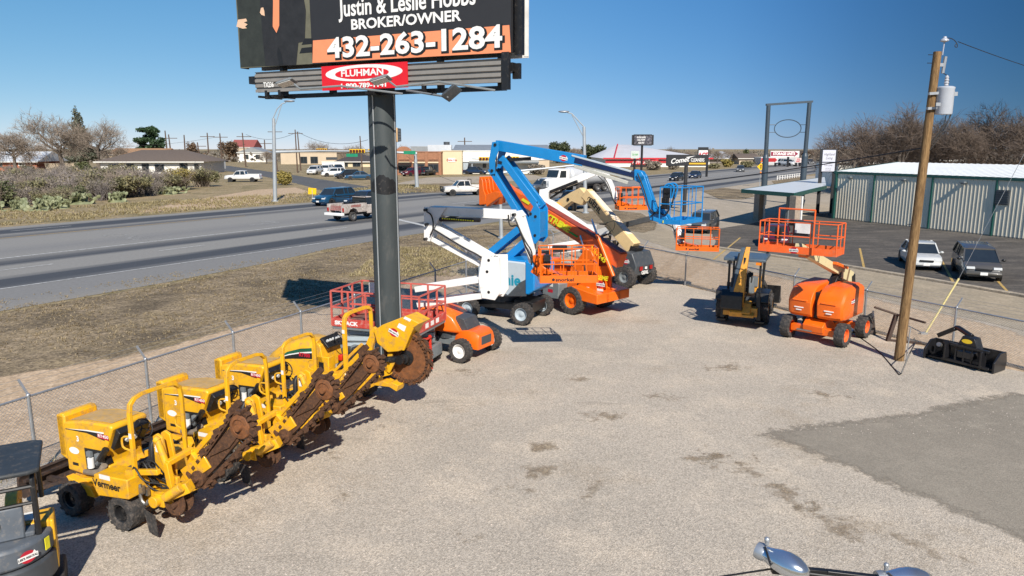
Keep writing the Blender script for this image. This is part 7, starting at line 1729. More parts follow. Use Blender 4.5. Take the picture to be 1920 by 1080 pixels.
def block(name,label,cat,px0,px1,pt,pb,mt,depth=12,roof='flat',roof_mt=B_GROOF,ridge=None,Y=None,ov=.4,items=(),group=None):
    x0,x1,H,Y=bpx(px0,px1,pt,pb,Y); base=Vector(((x0+x1)/2,Y,0)); hw=(x1-x0)/2
    t=thing(name,label,cat,base,0,group)
    m=MB(); m.box((0,depth/2,H/2-.1),(2*hw,depth,H+.2)); wl=m.build('wall',mt,t)
    if roof=='flat':
        m=MB(); m.box((0,depth/2,H+.12),(2*hw+.2,depth+.2,.2)); m.build('roof',roof_mt,t)
    else:
        zr=D((px0+px1)/2,ridge,Y+depth/2).z; a=hw+ov
        m=MB()
        if roof=='hip':
            r=max(.5,a-depth*.55); m.add([(-a,-ov,H),(a,-ov,H),(a,depth+ov,H),(-a,depth+ov,H),(-r,depth/2,zr),(r,depth/2,zr)],[(0,1,5,4),(2,3,4,5),(1,2,5),(3,0,4),(3,2,1,0)])
        elif roof=='gable':
            m.add([(-a,-ov,H),(a,-ov,H),(a,depth+ov,H),(-a,depth+ov,H),(-a,depth/2,zr),(a,depth/2,zr)],[(0,1,5,4),(2,3,4,5),(1,2,5),(3,0,4),(3,2,1,0)])
        elif roof=='gable_front':
            m.add([(-a,-ov,H),(a,-ov,H),(a,depth+ov,H),(-a,depth+ov,H),(0,-ov,zr),(0,depth+ov,zr)],[(0,4,5,3),(1,2,5,4),(0,1,4),(2,3,5),(3,2,1,0)])
        m.build('roof',roof_mt,t)
        m=MB(); m.bar((-a,-ov,H-.1),(a,-ov,H-.1),.12,.25); m.build('fascia',B_WHITE,t)
    openings(t,wl,Y,base,items)
    return t,base,hw,H,Y
block('house','low white house with a brown hipped shingle roof beyond the cactus scrub','house',190,379,303,326,B_WHITE,16,'hip',B_SHING,281,items=(('window',206,224,309,324),('window',238,252,308,324),('door',268,280,308,326),('window',292,308,309,322),('window',338,352,307,320),('window',366,374,308,324)),ov=1.2)
block('shed','white storage shed at the right end of the brown roofed house','shed',381,411,302,317,B_WHITE,6,'flat',B_LROOF,items=(('door',394,395,304,317),))
block('house','orange brick house with a pale metal roof at the far left','house',-40,70,303,321,B_REDBR,14,'gable',B_LROOF,284,items=(('window',36,47,305,311,B_WHITE),('window',-10,4,305,313)),ov=1)
block('garden_wall','long low tan wall left of the brown roofed house','wall',86,146,308,322,B_TAN,.4,'flat',B_TAN)
block('house','house with tan roof ridge showing behind the brown hipped roof','house',205,310,290,305,B_TAN,14,'gable',mat('tan_shingles',(.30,.17,.09),.9,0,.2,2),278,Y=330)
block('house','small white house behind bare bushes left of the traffic mast','house',446,498,286,304,B_WHITE,12,'gable_front',B_GROOF,276,items=(('window',458,466,290,298),('window',480,488,290,298)))
block('house','house with a red roof behind the round bush on the left','house',434,476,276,296,B_TAN,14,'gable',mat('red_shingles',(.26,.07,.06),.85,0,.2,2),262,Y=420)
block('office_building','tan office building with dark square windows across the highway','building',527,632,287,308,B_TAN,18,'flat',B_TAN,items=(('window',564,576,294,306),('window',583,596,294,306),('window',612,632,295,299,DGREY,DGREY)))
block('office_building','building with dark mansard shingle roof right of the tan office','building',630,702,303,313,B_CREAM,14,'hip',B_DSH,287,items=(('window',640,652,305,312),('window',662,676,305,312)),ov=.8)
block('garden_wall','white screen wall behind the parked white cars','wall',604,646,304,316,B_WHITE,.6,'flat',B_WHITE)
t,base,hw,H,Y=block('shop_building','brick shopfront building with a curved parapet across the junction','shop building',700,828,286,328,B_BRICK,20,'flat',B_BRICK,
  items=(('window',748,768,299,301,B_BRICK),('window',776,796,299,301,B_BRICK),('window',803,822,299,301,B_BRICK),('window',748,768,308,323),('window',776,796,308,323),('window',803,822,308,322),('door',712,724,306,326),('door',736,742,306,326)))
a=D(756,286,Y); b=D(744,286,Y); r=(D(772,286,Y).x-D(742,286,Y).x)/2; cx=D(757,286,Y).x-base.x; h=D(757,274.5,Y).z-H
m=MB(); m.prism([(cx+r*math.cos(PI*k/16),H+h*math.sin(PI*k/16)) for k in range(17)],-.05,.5); m.build('parapet',B_BRICK,t)
m=MB(); x0=D(744,305,Y).x-base.x; x1=D(824,305,Y).x-base.x; z=D(780,304.5,Y).z; m.box(((x0+x1)/2,-.12,z),(x1-x0,.3,.35)); m.build('lintel_band',B_CREAM,t)
for px in(745,771,800,825):
    x=D(px,310,Y).x-base.x; m=MB(); m.box((x,-.15,H/2),(.7,.35,H)); m.build('pilaster',B_BRICK,t)
m=MB(); x0=D(747,310,Y).x-base.x; x1=D(773,310,Y).x-base.x; z=D(760,307,Y).z; m.add([(x0,0,z+.5),(x1,0,z+.5),(x1,-1.6,z-.3),(x0,-1.6,z-.3),(x0,0,z+.4),(x1,0,z+.4),(x1,-1.6,z-.5),(x0,-1.6,z-.5)],[(0,1,2,3),(7,6,5,4),(3,2,6,7),(0,3,7,4),(1,0,4,5),(2,1,5,6)]); m.build('awning',BLACK,t)
t,base,hw,H,Y=block('shop_building','cream stucco shop with a small pink sign between the brick and white shops','shop building',828,866.5,284,327,B_CREAM,20,'flat',B_CREAM)
p=D(847,300,Y)-base; m=MB(); m.box((p.x,-.06,p.z),(1.9,.1,1.0)); sg=m.build('shop_sign_board',WDECAL,t); text('Cake Co',.75,RDECAL,sg,(p.x,-.12,p.z),(PI/2,0,0),ext=.004,bold=.02)
t,base,hw,H,Y=block('shop_building','white painted shop with grey awning behind the blue boom','shop building',867,1010,284,326,B_WHITE,22,'flat',B_WHITE,items=(('window',906,911,307,314),('door',868,879,304,326,DGREY,mat('pale_blue_door',(.35,.40,.44),.5))))
m=MB(); x0=D(880,304,Y).x-base.x; x1=D(1010,304,Y).x-base.x; z=D(900,304,Y).z; m.box(((x0+x1)/2,-1.2,z),(x1-x0,2.6,.5)); m.build('awning',MGREY,t)
m=MB()
for px in(886,): x=D(px,310,Y).x-base.x; m.bar((x,-2.2,0),(x,-2.2,z),.25,.25,up=(0,1,0))
m.build('awning_post',GALVP,t)
block('warehouse','long grey roofed warehouse behind the row of shops','warehouse',848,1030,288,305,B_TAN,40,'gable',B_GROOF,271.5,Y=250)
t=thing('roof_units','grey rooftop units and vents above the brick and cream shops','air conditioner',(D(825,280,222).x,222,D(825,284,222).z-.3),0)
m=MB(); m.box((0,0,1),(7,3,2.4)); m.build('unit_case',B_LROOF,t,bevel=.05)
m=MB(); m.cyl((2.0,0,2),(2.0,0,3.1),.9,n=16); m.build('fan_cowl',DGREY,t); m=MB(); m.box((-6,0,.9),(5,3,1.8)); m.build('unit_case',B_GROOF,t,bevel=.05)
# red striped store
x0,x1,H,Y=bpx(1135,1330,297,313); base=Vector(((x0+x1)/2,Y,0)); hw=(x1-x0)/2
t=thing('store_building','wide white store with red stripe and red canopy far along the highway','store',base,0)
m=MB(); m.box((0,25,H/2),(2*hw,50,H)); m.build('wall',B_WHITE,t)
xr=D(1172,272,Y).x-base.x; zr=D(1172,271,Y+20).z
m=MB(); m.add([(-hw-1,-1,H),(hw+1,-1,H),(hw+1,51,H),(-hw-1,51,H),(xr,20,zr),(xr+6,30,zr)],[(0,1,4),(1,2,5,4),(2,3,5),(3,0,4,5)]); m.build('roof',mat('pale_store_roof',(.56,.55,.56),.6,0,.08,.3),t)
m=MB(); m.bar((-hw-1,-1.1,H),(hw+1,-1.1,H),.3,.5); m.bar((-hw+3,-1.2,H+.2),(xr,19.5,zr+.1),.4,.4); m.build('red_trim',B_RED,t)
m=MB(); z=D(1200,303,Y).z; xx=D(1255,303,Y).x-base.x; m.box(((xx-hw)/2,-.15,z),(xx+hw,.3,.9)); m.build('red_stripe',B_RED,t)
m=MB(); a=D(1184,303,Y).x-base.x; b=D(1232,303,Y).x-base.x; z0=D(1200,308,Y).z; z1=D(1200,302,Y).z; m.prism([(a,z0),(b,z0),(b,z1+.8),(b-4,z1),(a,z0+.8)],-2.5,-.3); cn=m.build('canopy',B_RED,t); text('AUTO ZONE STORE'[:9],1.3,WDECAL,cn,((a+b)/2-1,-2.52,z0+.75),(PI/2,0,0),ext=.01,bold=.03)
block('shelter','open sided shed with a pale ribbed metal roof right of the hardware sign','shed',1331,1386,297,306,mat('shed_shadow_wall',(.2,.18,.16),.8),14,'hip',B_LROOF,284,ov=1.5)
block('house','low tan house behind yellow bushes near the diamond sign','house',1386,1420,297,308,B_TAN,12,'gable',B_SHING,288,ov=.8)
block('storage_building','low white building with dark openings under the storage sign','building',1428,1496,296,309,mat('grey_white_wall',(.45,.45,.45),.7),14,'flat',B_WHITE,items=(('door',1466,1474,300,309),('door',1478,1487,300,309)))
block('storage_building','long dark roofed building behind the storage sign','building',1485,1524,283,296,B_DSH,14,'flat',B_DSH,Y=420)
for px,pt,pb,lab in((1590,303,316,'pale house glimpsed through bare trees beside the two panel sign'),(1640,305,318,'pink house glimpsed through the bare trees above the white roof'),(1780,300,316,'small house glimpsed through the bare trees behind the transformer')):
    block('house',lab,'house',px-18,px+18,pt,pb,B_TAN if px>1600 else B_WHITE,10,'gable',B_SHING,pt-7,Y=135)
# ================================================================ vegetation
BARK=mat('grey_bark',(.135,.11,.09),.9,0,.25,2); TWIG=mat('grey_brown_twigs',(.25,.20,.155),.9,0,.3,1.2); TWIGD=mat('dark_brown_twigs',(.125,.092,.07),.9,0,.3,1.2)
def leafmat(name,c1,c2,sc=1.3):
    m=mat(name,c1,.6,0,.1); n=m.node_tree.nodes; L=m.node_tree.links
    cr=[x for x in n if x.type=='VALTORGB'][0]; cr.color_ramp.elements[0].color=c1+(1,); cr.color_ramp.elements[1].color=c2+(1,); cr.color_ramp.elements[0].position=.36; cr.color_ramp.elements[1].position=.64
    [x for x in n if x.type=='TEX_NOISE'][0].inputs['Scale'].default_value=sc; return m
L_PINE=leafmat('pine_needles',(.012,.038,.014),(.045,.085,.028),.8); L_CEDAR=leafmat('cedar_foliage',(.06,.07,.045),(.135,.14,.095),.8); L_OAK=leafmat('live_oak_leaves',(.022,.035,.012),(.075,.085,.03),.7)
L_BUSH=leafmat('olive_scrub_leaves',(.11,.11,.05),(.25,.215,.11),1.5); L_YEL=leafmat('yellow_green_leaves',(.16,.13,.035),(.34,.27,.07),1.5); L_GREY=leafmat('grey_scrub',(.15,.125,.095),(.27,.23,.18),1.5); L_CACT=leafmat('cactus_pads',(.13,.15,.075),(.25,.26,.14),2); L_GRASS=leafmat('dry_grass_blades',(.20,.165,.075),(.36,.29,.15),1.0); L_GRASSB=leafmat('brown_grass_blades',(.165,.125,.07),(.30,.235,.135),1.0); L_DKG=leafmat('dark_green_hedge',(.045,.06,.02),(.13,.135,.055),1.2); L_REDB=leafmat('brown_oak_leaves',(.09,.055,.03),(.16,.10,.055),.9)
def tree_mesh(seed,h=10,spread=.6,levels=4,kids=(5,5,4,5),r0=.25,up=.35,tw=.012,bark_lv=2,fine=True):
    rnd=random.Random(seed); A=MB(); B=MB()
    def grow(p,d,L,r,lv):
        seg=3 if lv<2 else 2; pts=[p]; q=p
        for i in range(seg):
            d=(d+Vector((rnd.uniform(-1,1),rnd.uniform(-1,1),rnd.uniform(-.6,1)))*(.14+.05*lv)).normalized(); q=q+d*(L/seg); pts.append(q)
        r1=max(tw*.6,r*.5)
        (A if lv<bark_lv else B).tube(pts,[r+(r1-r)*i/(len(pts)-1) for i in range(len(pts))],6 if lv==0 else (4 if lv<2 else 3))
        if lv>=levels:
            for _ in range(6 if fine else 0):
                b=pts[-1]-(pts[-1]-pts[0])*rnd.random(); e=(d+Vector((rnd.uniform(-1,1),rnd.uniform(-1,1),rnd.uniform(-.7,1)))*.9).normalized(); s=e.orthogonal().normalized()*tw*.9
                B.add([b-s,b+s,b+e*rnd.uniform(.35,.8)],[(0,1,2)])
            return
        k=kids[lv]
        for i in range(k):
            f=rnd.uniform(.35,1) if lv>0 else rnd.uniform(.55,1.0)
            x=f*seg; j=min(int(x),seg-1); b=pts[j]+(pts[j+1]-pts[j])*(x-j)
            az=2*PI*(i+rnd.random()*.7)/k; tilt=rnd.uniform(.45,1.05)*spread/.6
            a=d.orthogonal().normalized(); bb=d.cross(a)
            nd=(d*math.cos(tilt)+(a*math.cos(az)+bb*math.sin(az))*math.sin(tilt)+Vector((0,0,up*.4))).normalized()
            grow(b,nd,L*rnd.uniform(.55,.85)*(1 if lv else .95),max(tw,r1*rnd.uniform(.6,.9)),lv+1)
    grow(Vector((0,0,-.1)),Vector((0,0,1)),h*.32,r0,0)
    return A,B
def bare_proto(seed,label,twig=TWIG,**k):
    A,B=tree_mesh(seed,**k); t=thing('bare_tree',label,'tree',(0,0,0))
    A.build('trunk',BARK,t,smooth=60); B.build('crown',twig,t,smooth=0); return t
def clump_cloud(seed,n,centers,leaf,flat=.9):
    "n small leaf faces scattered in ellipsoidal clumps, denser near their surfaces"
    rnd=random.Random(seed); m=MB(); tot=sum(r[0]*r[1] for _,r in centers)
    for c,r in centers:
        c=Vector(c); k=int(n*r[0]*r[1]/tot)
        for _ in range(k):
            v=Vector((rnd.gauss(0,1),rnd.gauss(0,1),rnd.gauss(0,1))).normalized()*(rnd.random()**.35)*rnd.uniform(.8,1.08)
            p=c+Vector((v.x*r[0],v.y*r[1],v.z*r[2])); s=leaf*rnd.uniform(.6,1.4)
            a=Vector((rnd.gauss(0,1),rnd.gauss(0,1),rnd.gauss(0,.7))).normalized(); b=a.orthogonal().normalized(); b=(b*math.cos(rnd.random()*6)+a.cross(b)*math.sin(rnd.random()*6))
            m.add([p-a*s,p+b*s*.6,p+a*s,p-b*s*.6],[(0,1,2,3)])
    return m
class LeafMB(MB): pass
def fastbuild(m,name,mt,parent):
    me=bpy.data.meshes.new(name); me.from_pydata(m.v,[],m.f); me.materials.append(mt); o=bpy.data.objects.new(name,me); COL.objects.link(o); o.parent=parent; return o
def leafy_tree(name,label,pos,centers,leaf,n,mt,trunk_h,trunk_r,seed,cat='tree',group=None):
    t=thing(name,label,cat,pos,0,group)
    m=MB(); m.tube([(0,0,-.1),(.05,0,trunk_h*.5),(0,.05,trunk_h)],[trunk_r,trunk_r*.8,trunk_r*.5],8)
    rnd=random.Random(seed)
    for c,r in centers[:7]: m.tube([(0,0,trunk_h*.6),tuple(x*.6 for x in c[:2])+(c[2]*.8,),c],[trunk_r*.4,trunk_r*.2,trunk_r*.08],5)
    m.build('trunk',BARK,t,smooth=60); fastbuild(clump_cloud(seed,n,centers,leaf),'crown',mt,t); return t
# left: bare trees, cedar, pine
def at(px,py): p=G(px,py); return (p.x,p.y,0)
def hgt(px,pt,pos): return D(px,pt,pos[1]).z
pr1=bare_proto(11,'bare grey tree spreading in front of the orange brick house',h=10,spread=.85,kids=(7,6,5,6),r0=.3,up=.1)
p=at(30,324); pr1.location=p; pr1.scale=(hgt(30,228,p)/7.4,)*3; 
pr2=bare_proto(12,'large bare tree arching left of the tall cedar',h=11,spread=.75,kids=(6,6,5,6),r0=.32,up=.2); p=at(118,322); pr2.location=p; pr2.scale=(hgt(118,200,p)/7.6,)*3
dup(pr2,at(186,316),2.1,'bare tree leaning right behind the tall cedar',scale=hgt(186,212,at(186,316))/7.8)
dup(pr1,at(78,309),1.2,'bare tree far behind between the brick house and the cedar',scale=hgt(78,252,at(78,309))/8.5)
p=at(153,316); H_=hgt(153,199,p); w=(D(178,250,p[1]).x-D(153,250,p[1]).x)
cs=[]; rnd=random.Random(5)
for i in range(26):
    f=i/25; rr=w*1.35*(1.05-f*.92)*(.7+.3*rnd.random()); a=rnd.random()*6.28; z=H_*(.16+.80*f); cs.append(((rr*.35*math.cos(a),rr*.35*math.sin(a),z),(rr*.8+.3,rr*.8+.3,H_*.055)))
leafy_tree('cedar_tree','tall pointed grey green cedar among bare trees at the left',p,cs,.34,9000,L_CEDAR,H_*.7,.35,21)
p=at(283,306); H_=hgt(283,234,p); u=D(318,260,p[1]).x-D(283,260,p[1]).x; rnd=random.Random(8); cs=[]
for i in range(34):
    f=rnd.random(); rr=u*(1.0-.62*max(0,f-.15)); a=rnd.random()*6.28; q=rnd.random()**.5*rr*.8; cs.append(((q*math.cos(a),q*math.sin(a),H_*(.30+.60*f)),(u*.26,u*.26,H_*.075)))
leafy_tree('pine_tree','dark green rounded pine standing behind the brown roofed house',p,cs,.42,9000,L_PINE,H_*.5,.4,22)
def round_bush(name,label,px,pb,pt,wpx,mt,n=2600,leaf=.28,seed=1,cat='bush',group=None):
    p=at(px,pb); H_=hgt(px,pt,p); u=D(px+wpx/2,pb,p[1]).x-D(px,pb,p[1]).x; rnd=random.Random(seed); cs=[]
    for i in range(12):
        a=rnd.random()*6.28; q=rnd.random()**.5*u*.6; cs.append(((q*math.cos(a),q*math.sin(a),H_*rnd.uniform(.35,.72)),(u*.42,u*.42,H_*.26)))
    cs.append(((0,0,H_*.25),(u*.7,u*.7,H_*.25)))
    return leafy_tree(name,label,p,cs,leaf,n,mt,H_*.4,.12,seed,cat,group)
round_bush('bush','rounded green hedge bush at the left end of the brown roofed house',160,324,301,34,L_DKG,3000,.25,31)
round_bush('bush','dark brown green round bush beside the white sheds on the left',432,303,261,44,L_REDB,5200,.4,32)
round_bush('bush','smaller brown bush below the leaning poles on the left',388,302,286,16,L_REDB,1200,.3,33)
round_bush('bush','brown leafed tree standing behind the poles on the left',362,300,262,26,L_REDB,2400,.4,34,'tree')
round_bush('live_oak','dark live oak left of the tall lamp behind the blue boom',1052,306,263,54,L_OAK,6500,.42,35,'tree')
round_bush('live_oak','wide dark live oak right of the tall lamp behind the blue boom',1112,306,268,56,L_OAK,6500,.42,36,'tree')
round_bush('bush','grey brown shrub in front of the red striped store',1225,319,299,40,L_GREY,2200,.28,37)
round_bush('bush','second brown shrub by the far sign pole',1262,318,302,26,L_GREY,1300,.28,38)
round_bush('bush','yellow autumn bush beside the open sided shed',1363,313,297,24,L_YEL,1600,.3,39)
round_bush('bush','grey green bush at the far road edge near the diamond sign',1340,316,306,30,L_BUSH,1200,.26,40)
round_bush('bush','pale bush at the edge of the far road left of the diamond sign',1400,314,300,34,L_BUSH,1600,.3,41)
round_bush('bush','dark distant tree left of the empty sign frame',1397,302,276,16,L_DKG,900,.5,42,'tree')
round_bush('bush','reddish brown thicket beyond the storage sign',1516,302,282,30,L_REDB,1600,.5,43)
round_bush('bush','yellow bush beside the grey traffic mast on the left verge',534,347,318,30,L_YEL,1800,.2,44)
round_bush('bush','dark roadside bush under the far shop awning',1008,327,306,40,L_GREY,1800,.3,45)
# far bare trees along the horizon
i=0
FB='bare trees along the horizon'
for px,pb,pt in((602,300,250),(628,301,262),(661,300,258),(578,300,268),(760,296,260),(784,298,262),(812,297,264),(742,297,266),(885,296,262),(1078,298,262),(1262,300,265),(1290,300,270),(1322,300,268),(1345,300,270),(1370,300,272),(1412,302,276),(1440,300,274),(228,306,262),(204,306,268),(500,300,270),(545,300,268),(1185,298,266),(960,296,266)):
    q=at(px,pb); Yc=min(q[1],330); x=D(px,pb,Yc).x; Hh=D(px,pt,Yc).z
    dup(pr1 if i%2 else pr2,(x,Yc,0),i*1.7,'bare winter tree on the horizon beyond the highway',FB,scale=Hh/9.0); i+=1
# right: dense bare trees behind the metal building
pr3=bare_proto(15,'dense bare brown tree rising behind the white metal roof, right of the two panel sign',TWIGD,h=12,spread=.75,levels=4,kids=(6,5,5,7),r0=.3,up=.12,tw=.013); 
pr4=bare_proto(16,'tall bare brown tree behind the white metal roof just left of the wooden pole',TWIGD,h=12,spread=.62,levels=4,kids=(6,5,5,7),r0=.3,up=.28,tw=.013)
Yt=112
def put(o,px,pt,Y,rz,lab,first=False,grp='bare trees behind the metal building'):
    x=D(px,300,Y).x; s=D(px,pt,Y).z/7.0
    if first: o.location=(x,Y,0); o.scale=(s,)*3; o.rotation_euler=(0,0,rz); o['group']=grp
    else: dup(o,(x,Y,0),rz,lab,grp,scale=s)
put(pr3,1597,247,112,0,None,True); put(pr4,1690,222,110,0,None,True)
TR=[(pr3,1563,272,125),(pr4,1632,262,118),(pr3,1655,236,128),(pr4,1734,250,122),(pr3,1765,236,112),(pr4,1806,246,106),(pr3,1838,256,118),(pr4,1872,222,108),(pr3,1915,232,104),(pr4,1950,226,110),(pr3,1712,272,135),(pr4,1985,236,100),(pr3,1780,274,138)]
for k,(o,px,pt,Y) in enumerate(TR): put(o,px,pt,Y,k*2.3+.5,'bare brown tree in the dense row behind the white metal roof')
rnd=random.Random(77)
for k in range(16):
    round_bush('bush','low brown brush under the bare trees behind the metal building',1545+k*26,316+rnd.uniform(-3,3),296+rnd.uniform(-6,6),48,L_REDB if k%3 else L_GREY,1500,.22,100+k,'bush','brush under the bare trees')
# ---- scrub on the left: twiggy shrubs, olive shrubs, cactus
def scrub_proto(seed,kind):
    rnd=random.Random(seed); t=thing('shrub' if kind!='cactus' else 'prickly_pear','x','shrub' if kind!='cactus' else 'cactus',(0,0,0),0,'desert scrub on the left')
    if kind=='cactus':
        m=MB()
        def pad(p,d,s,lv):
            a=d.orthogonal().normalized(); a=(a*math.cos(rnd.random()*6)+d.cross(a)*math.sin(rnd.random()*6)).normalized(); b=d.cross(a).normalized()
            o=len(m.v); m.ell((0,0,0),(1,1,1),8,6)
            for i in range(o,len(m.v)):
                x,y,z=m.v[i]; q=p+d*(s*(z+1)*.9)+a*(x*s*.72)+b*(y*s*.14); m.v[i]=tuple(q)
            if lv<2:
                for _ in range(rnd.choice((1,2,2,3))): pad(p+d*s*1.6+a*rnd.uniform(-.5,.5)*s,(d+Vector((rnd.uniform(-1,1),rnd.uniform(-1,1),.3))*.6).normalized(),s*.85,lv+1)
        for k in range(11): pad(Vector((rnd.uniform(-.75,.75),rnd.uniform(-.5,.5),0)),Vector((rnd.uniform(-.9,.9),rnd.uniform(-.9,.9),1)).normalized(),.17,0)
        m.ell((0,0,.0),(.8,.55,.12),12,6)
        m.build('pads',L_CACT,t); return t
    m=MB()
    for k in range(46):
        a=rnd.random()*6.28; d=Vector((math.cos(a)*rnd.uniform(.2,.95),math.sin(a)*rnd.uniform(.2,.95),1)).normalized(); p=Vector((rnd.uniform(-.4,.4),rnd.uniform(-.4,.4),0)); L=rnd.uniform(.9,1.6)
        q=p+d*L*.5; e=q+(d+Vector((rnd.uniform(-.5,.5),rnd.uniform(-.5,.5),.1))).normalized()*L*.5; m.tube([p,q,e],[.02,.012,.006],3)
        for j in range(5):
            s=q+(e-q)*rnd.random(); m.tube([s,s+Vector((rnd.uniform(-1,1),rnd.uniform(-1,1),rnd.uniform(0,.9)))*.45],[.007,.004],3)
    m.build('stems',TWIG if kind!='grey' else mat('pale_grey_stems',(.22,.19,.175),.9),t,smooth=0)
    cs=[]
    for k in range(11):
        a=rnd.random()*6.28; r=rnd.random()**.5*.95; cs.append(((r*math.cos(a),r*math.sin(a),rnd.uniform(.45,1.15)),(.42,.42,.32)))
    fastbuild(clump_cloud(seed,{'olive':2200,'grey':1300,'yellow':1700,'dark':2400}[kind],cs,.055 if kind!='grey' else .045),'leaves',{'olive':L_BUSH,'grey':L_GREY,'yellow':L_YEL,'dark':L_DKG}[kind],t)
    return t
SL={'olive':'olive green desert shrub in the scrub left of the highway','grey':'grey twiggy desert shrub in the scrub left of the highway','yellow':'yellowish desert shrub in the scrub left of the highway','dark':'dark green desert shrub in the scrub left of the highway','cactus':'pale green prickly pear clump at the edge of the scrub'}
SCRUB={k:[scrub_proto(50+i*7+j,k) for j in range(2)] for i,k in enumerate(('olive','grey','yellow','dark','cactus'))}
used=set(); rnd=random.Random(21)
def put_scrub(kind,px,py,s):
    o=rnd.choice(SCRUB[kind]); p=at(px,py)
    if o.name not in used: used.add(o.name); o['label']=SL[kind]; o.location=p; o.scale=(s*rnd.uniform(.9,1.2),s*rnd.uniform(.9,1.2),s); o.rotation_euler=(0,0,rnd.random()*6)
    else:
        c=dup(o,p,rnd.random()*6,SL[kind]); c.scale=(s*rnd.uniform(.9,1.25),s*rnd.uniform(.9,1.25),s*rnd.uniform(.85,1.15))
for k in range(170):
    px=rnd.uniform(-60,425); lim=402-max(0,px)*.085; py=rnd.uniform(326,lim-8 if px<380 else 368)
    if 300<px and py>lim-14: continue
    if py<350 and px>165 and rnd.random()<.93: continue
    depth=(py-326)/(lim-326)
    if px>330 and py<340: kind=rnd.choice(('olive','yellow'))
    else: kind=rnd.choices(('olive','grey','yellow','dark'),(4.5,5,.7 if px<280 else 1.6,1.1))[0]
    put_scrub(kind,px,py,rnd.uniform(1.5,2.9)*(.72+.45*depth if depth<.45 else .95))
for px,py in((26,397),(78,393),(92,389),(106,386),(120,384),(136,385),(150,382),(70,398),(110,393),(222,380),(300,366),(318,364),(332,362),(92,366),(98,372),(310,358),(5,388)):
    put_scrub('cactus',px,py+rnd.uniform(-3,1),rnd.uniform(1.5,2.2))
for o in sum(SCRUB.values(),[]):
    if o.name not in used:
        for ch in list(o.children): bpy.data.objects.remove(ch)
        bpy.data.objects.remove(o)
# ---- dry grass tufts, weeds and loose stones
def tufts(name,label,n,region,mt,h0,h1,seed,w=.010):
    rnd=random.Random(seed); m=MB(); c=0
    while c<n:
        p=region(rnd)
        if p is None: continue
        c+=1; hh=rnd.uniform(h0,h1)
        for k in range(7):
            a=rnd.random()*6.28; d=Vector((math.cos(a),math.sin(a),0)); s=d.cross(Vector((0,0,1)))*w*rnd.uniform(.7,1.6)
            b=p+d*rnd.uniform(0,.07); t_=b+d*hh*rnd.uniform(.2,.8)+Vector((0,0,hh*rnd.uniform(.5,1)))
            m.add([b-s,b+s,t_],[(0,1,2)])
    me=bpy.data.meshes.new(name); me.from_pydata(m.v,[],m.f); me.materials.append(mt); o=bpy.data.objects.new(name,me); COL.objects.link(o)
    return tag(o,label,'grass',kind='stuff')
from mathutils import noise as MN
def verge_pt(r):
    y=r.uniform(12,62)**1.0; x0=FL(y).x-2.2; xr=RW(0,38.6)   # right edge near the fence, left edge along the road
    v=r.uniform(25,38.4); u=r.uniform(-8,52); p=RW(u,v)
    if p.x>FL(p.y).x-2.6 or p.y<10 or p.x<-38: return None
    g_=MN.noise(Vector((p.x*.22,p.y*.22,3)))+.5*MN.noise(Vector((p.x*.7,p.y*.7,1)))
    if g_<r.uniform(-.35,.35): return None
    return p
tufts('verge_grass','dry tan grass tufts scattered over the highway verge',9000,verge_pt,L_GRASSB,.04,.12,5,.011)
def near_verge(r):
    y=r.uniform(40,52); x=r.uniform(-9,3)
    p=Vector((x,y,0))
    if x>FL(y).x-.6: return None
    return p
tufts('verge_grass','thicker straw coloured grass near the fence corner',5000,near_verge,L_GRASS,.08,.22,6,.014)
def far_verge(r):
    p=RW(r.uniform(20,110),r.uniform(75,92)); return p if MN.noise(Vector((p.x*.15,p.y*.15,7)))>r.uniform(-.4,.3) else None
tufts('verge_grass','dry grass on the far side of the highway',6000,far_verge,L_GRASS,.12,.4,7,.03)
def weed_pt(r):
    y=r.uniform(14,45); p=FL(y,r.uniform(-.5,-.1)) if r.random()<.5 else FR(max(18,y),r.uniform(-.1,.4)); return p
tufts('fence_weeds','small dry weeds along the foot of the chain link fences',420,weed_pt,L_GRASS,.05,.2,8,.008)
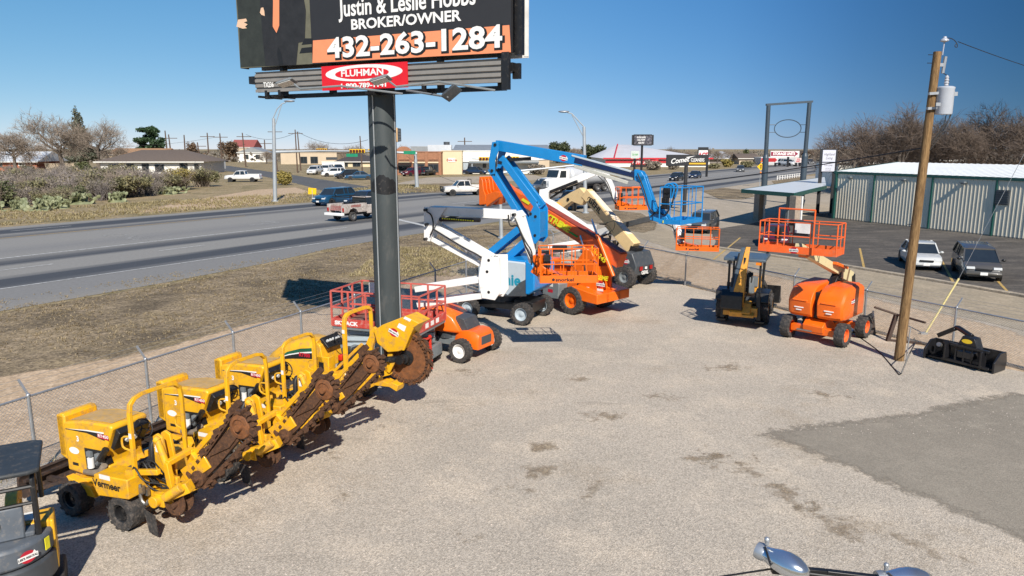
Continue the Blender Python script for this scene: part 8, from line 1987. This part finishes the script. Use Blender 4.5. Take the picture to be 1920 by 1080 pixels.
def stones(n,seed):
    rnd=random.Random(seed); m=MB()
    for _ in range(n):
        y=3.5+22*rnd.random()**1.6; x=rnd.uniform(-.75,.75)*y*1.05
        if x<FL(y).x+.2 or x>FR(y).x-.2: continue
        if x>3.6 and y<17.2 and (x-4.2)*.62+y*.0>(13.4-y)*.0 and 17.3-y>0 and x>4.6+ (y-15.6)**2*.25 and y>15.6-(x-4.6)*1.15: continue
        s=rnd.uniform(.010,.024); p=Vector((x,y,.012))
        v=[p+Vector((rnd.uniform(.7,1.2)*s*a,rnd.uniform(.7,1.2)*s*b,rnd.uniform(.5,.9)*s*c)) for a,b,c in((1,0,.2),(0,1,.2),(-1,0,.2),(0,-1,.2),(0,0,1.1))]
        m.add(v,[(0,1,4),(1,2,4),(2,3,4),(3,0,4)])
    me=bpy.data.meshes.new('loose_gravel'); me.from_pydata(m.v,[],m.f); me.materials.append(mat('pale_stones',(.44,.38,.33),.9,0,.35,14)); o=bpy.data.objects.new('loose_gravel',me); COL.objects.link(o)
    return tag(o,'loose pale stones scattered over the gravel yard','gravel',kind='stuff')
stones(11000,3)
# distant tree line so the plain does not end in a bare edge
def far_woods():
    rnd=random.Random(31); m=MB()
    for k in range(5200):
        a=rnd.uniform(-.75,.78); r=rnd.uniform(380,900); p=Vector((math.sin(a)*r,math.cos(a)*r,0)); s=rnd.uniform(2.0,5.5)
        for j in range(13):
            q=p+Vector((rnd.gauss(0,s),rnd.gauss(0,s),abs(rnd.gauss(s*.4,s*.22)))); z=rnd.uniform(.4,1.2)
            d=Vector((rnd.gauss(0,1),rnd.gauss(0,1),rnd.gauss(0,1))).normalized()*z; e=d.orthogonal().normalized()*z*.7
            m.add([q-d,q+e,q+d,q-e],[(0,1,2,3)])
    me=bpy.data.meshes.new('far_scrub_woods'); me.from_pydata(m.v,[],m.f); me.materials.append(leafmat('far_brush',(.085,.075,.055),(.18,.15,.115),.02)); o=bpy.data.objects.new('far_scrub_woods',me); COL.objects.link(o)
    tag(o,'far line of brown winter brush on the horizon','woodland',kind='stuff')
far_woods()
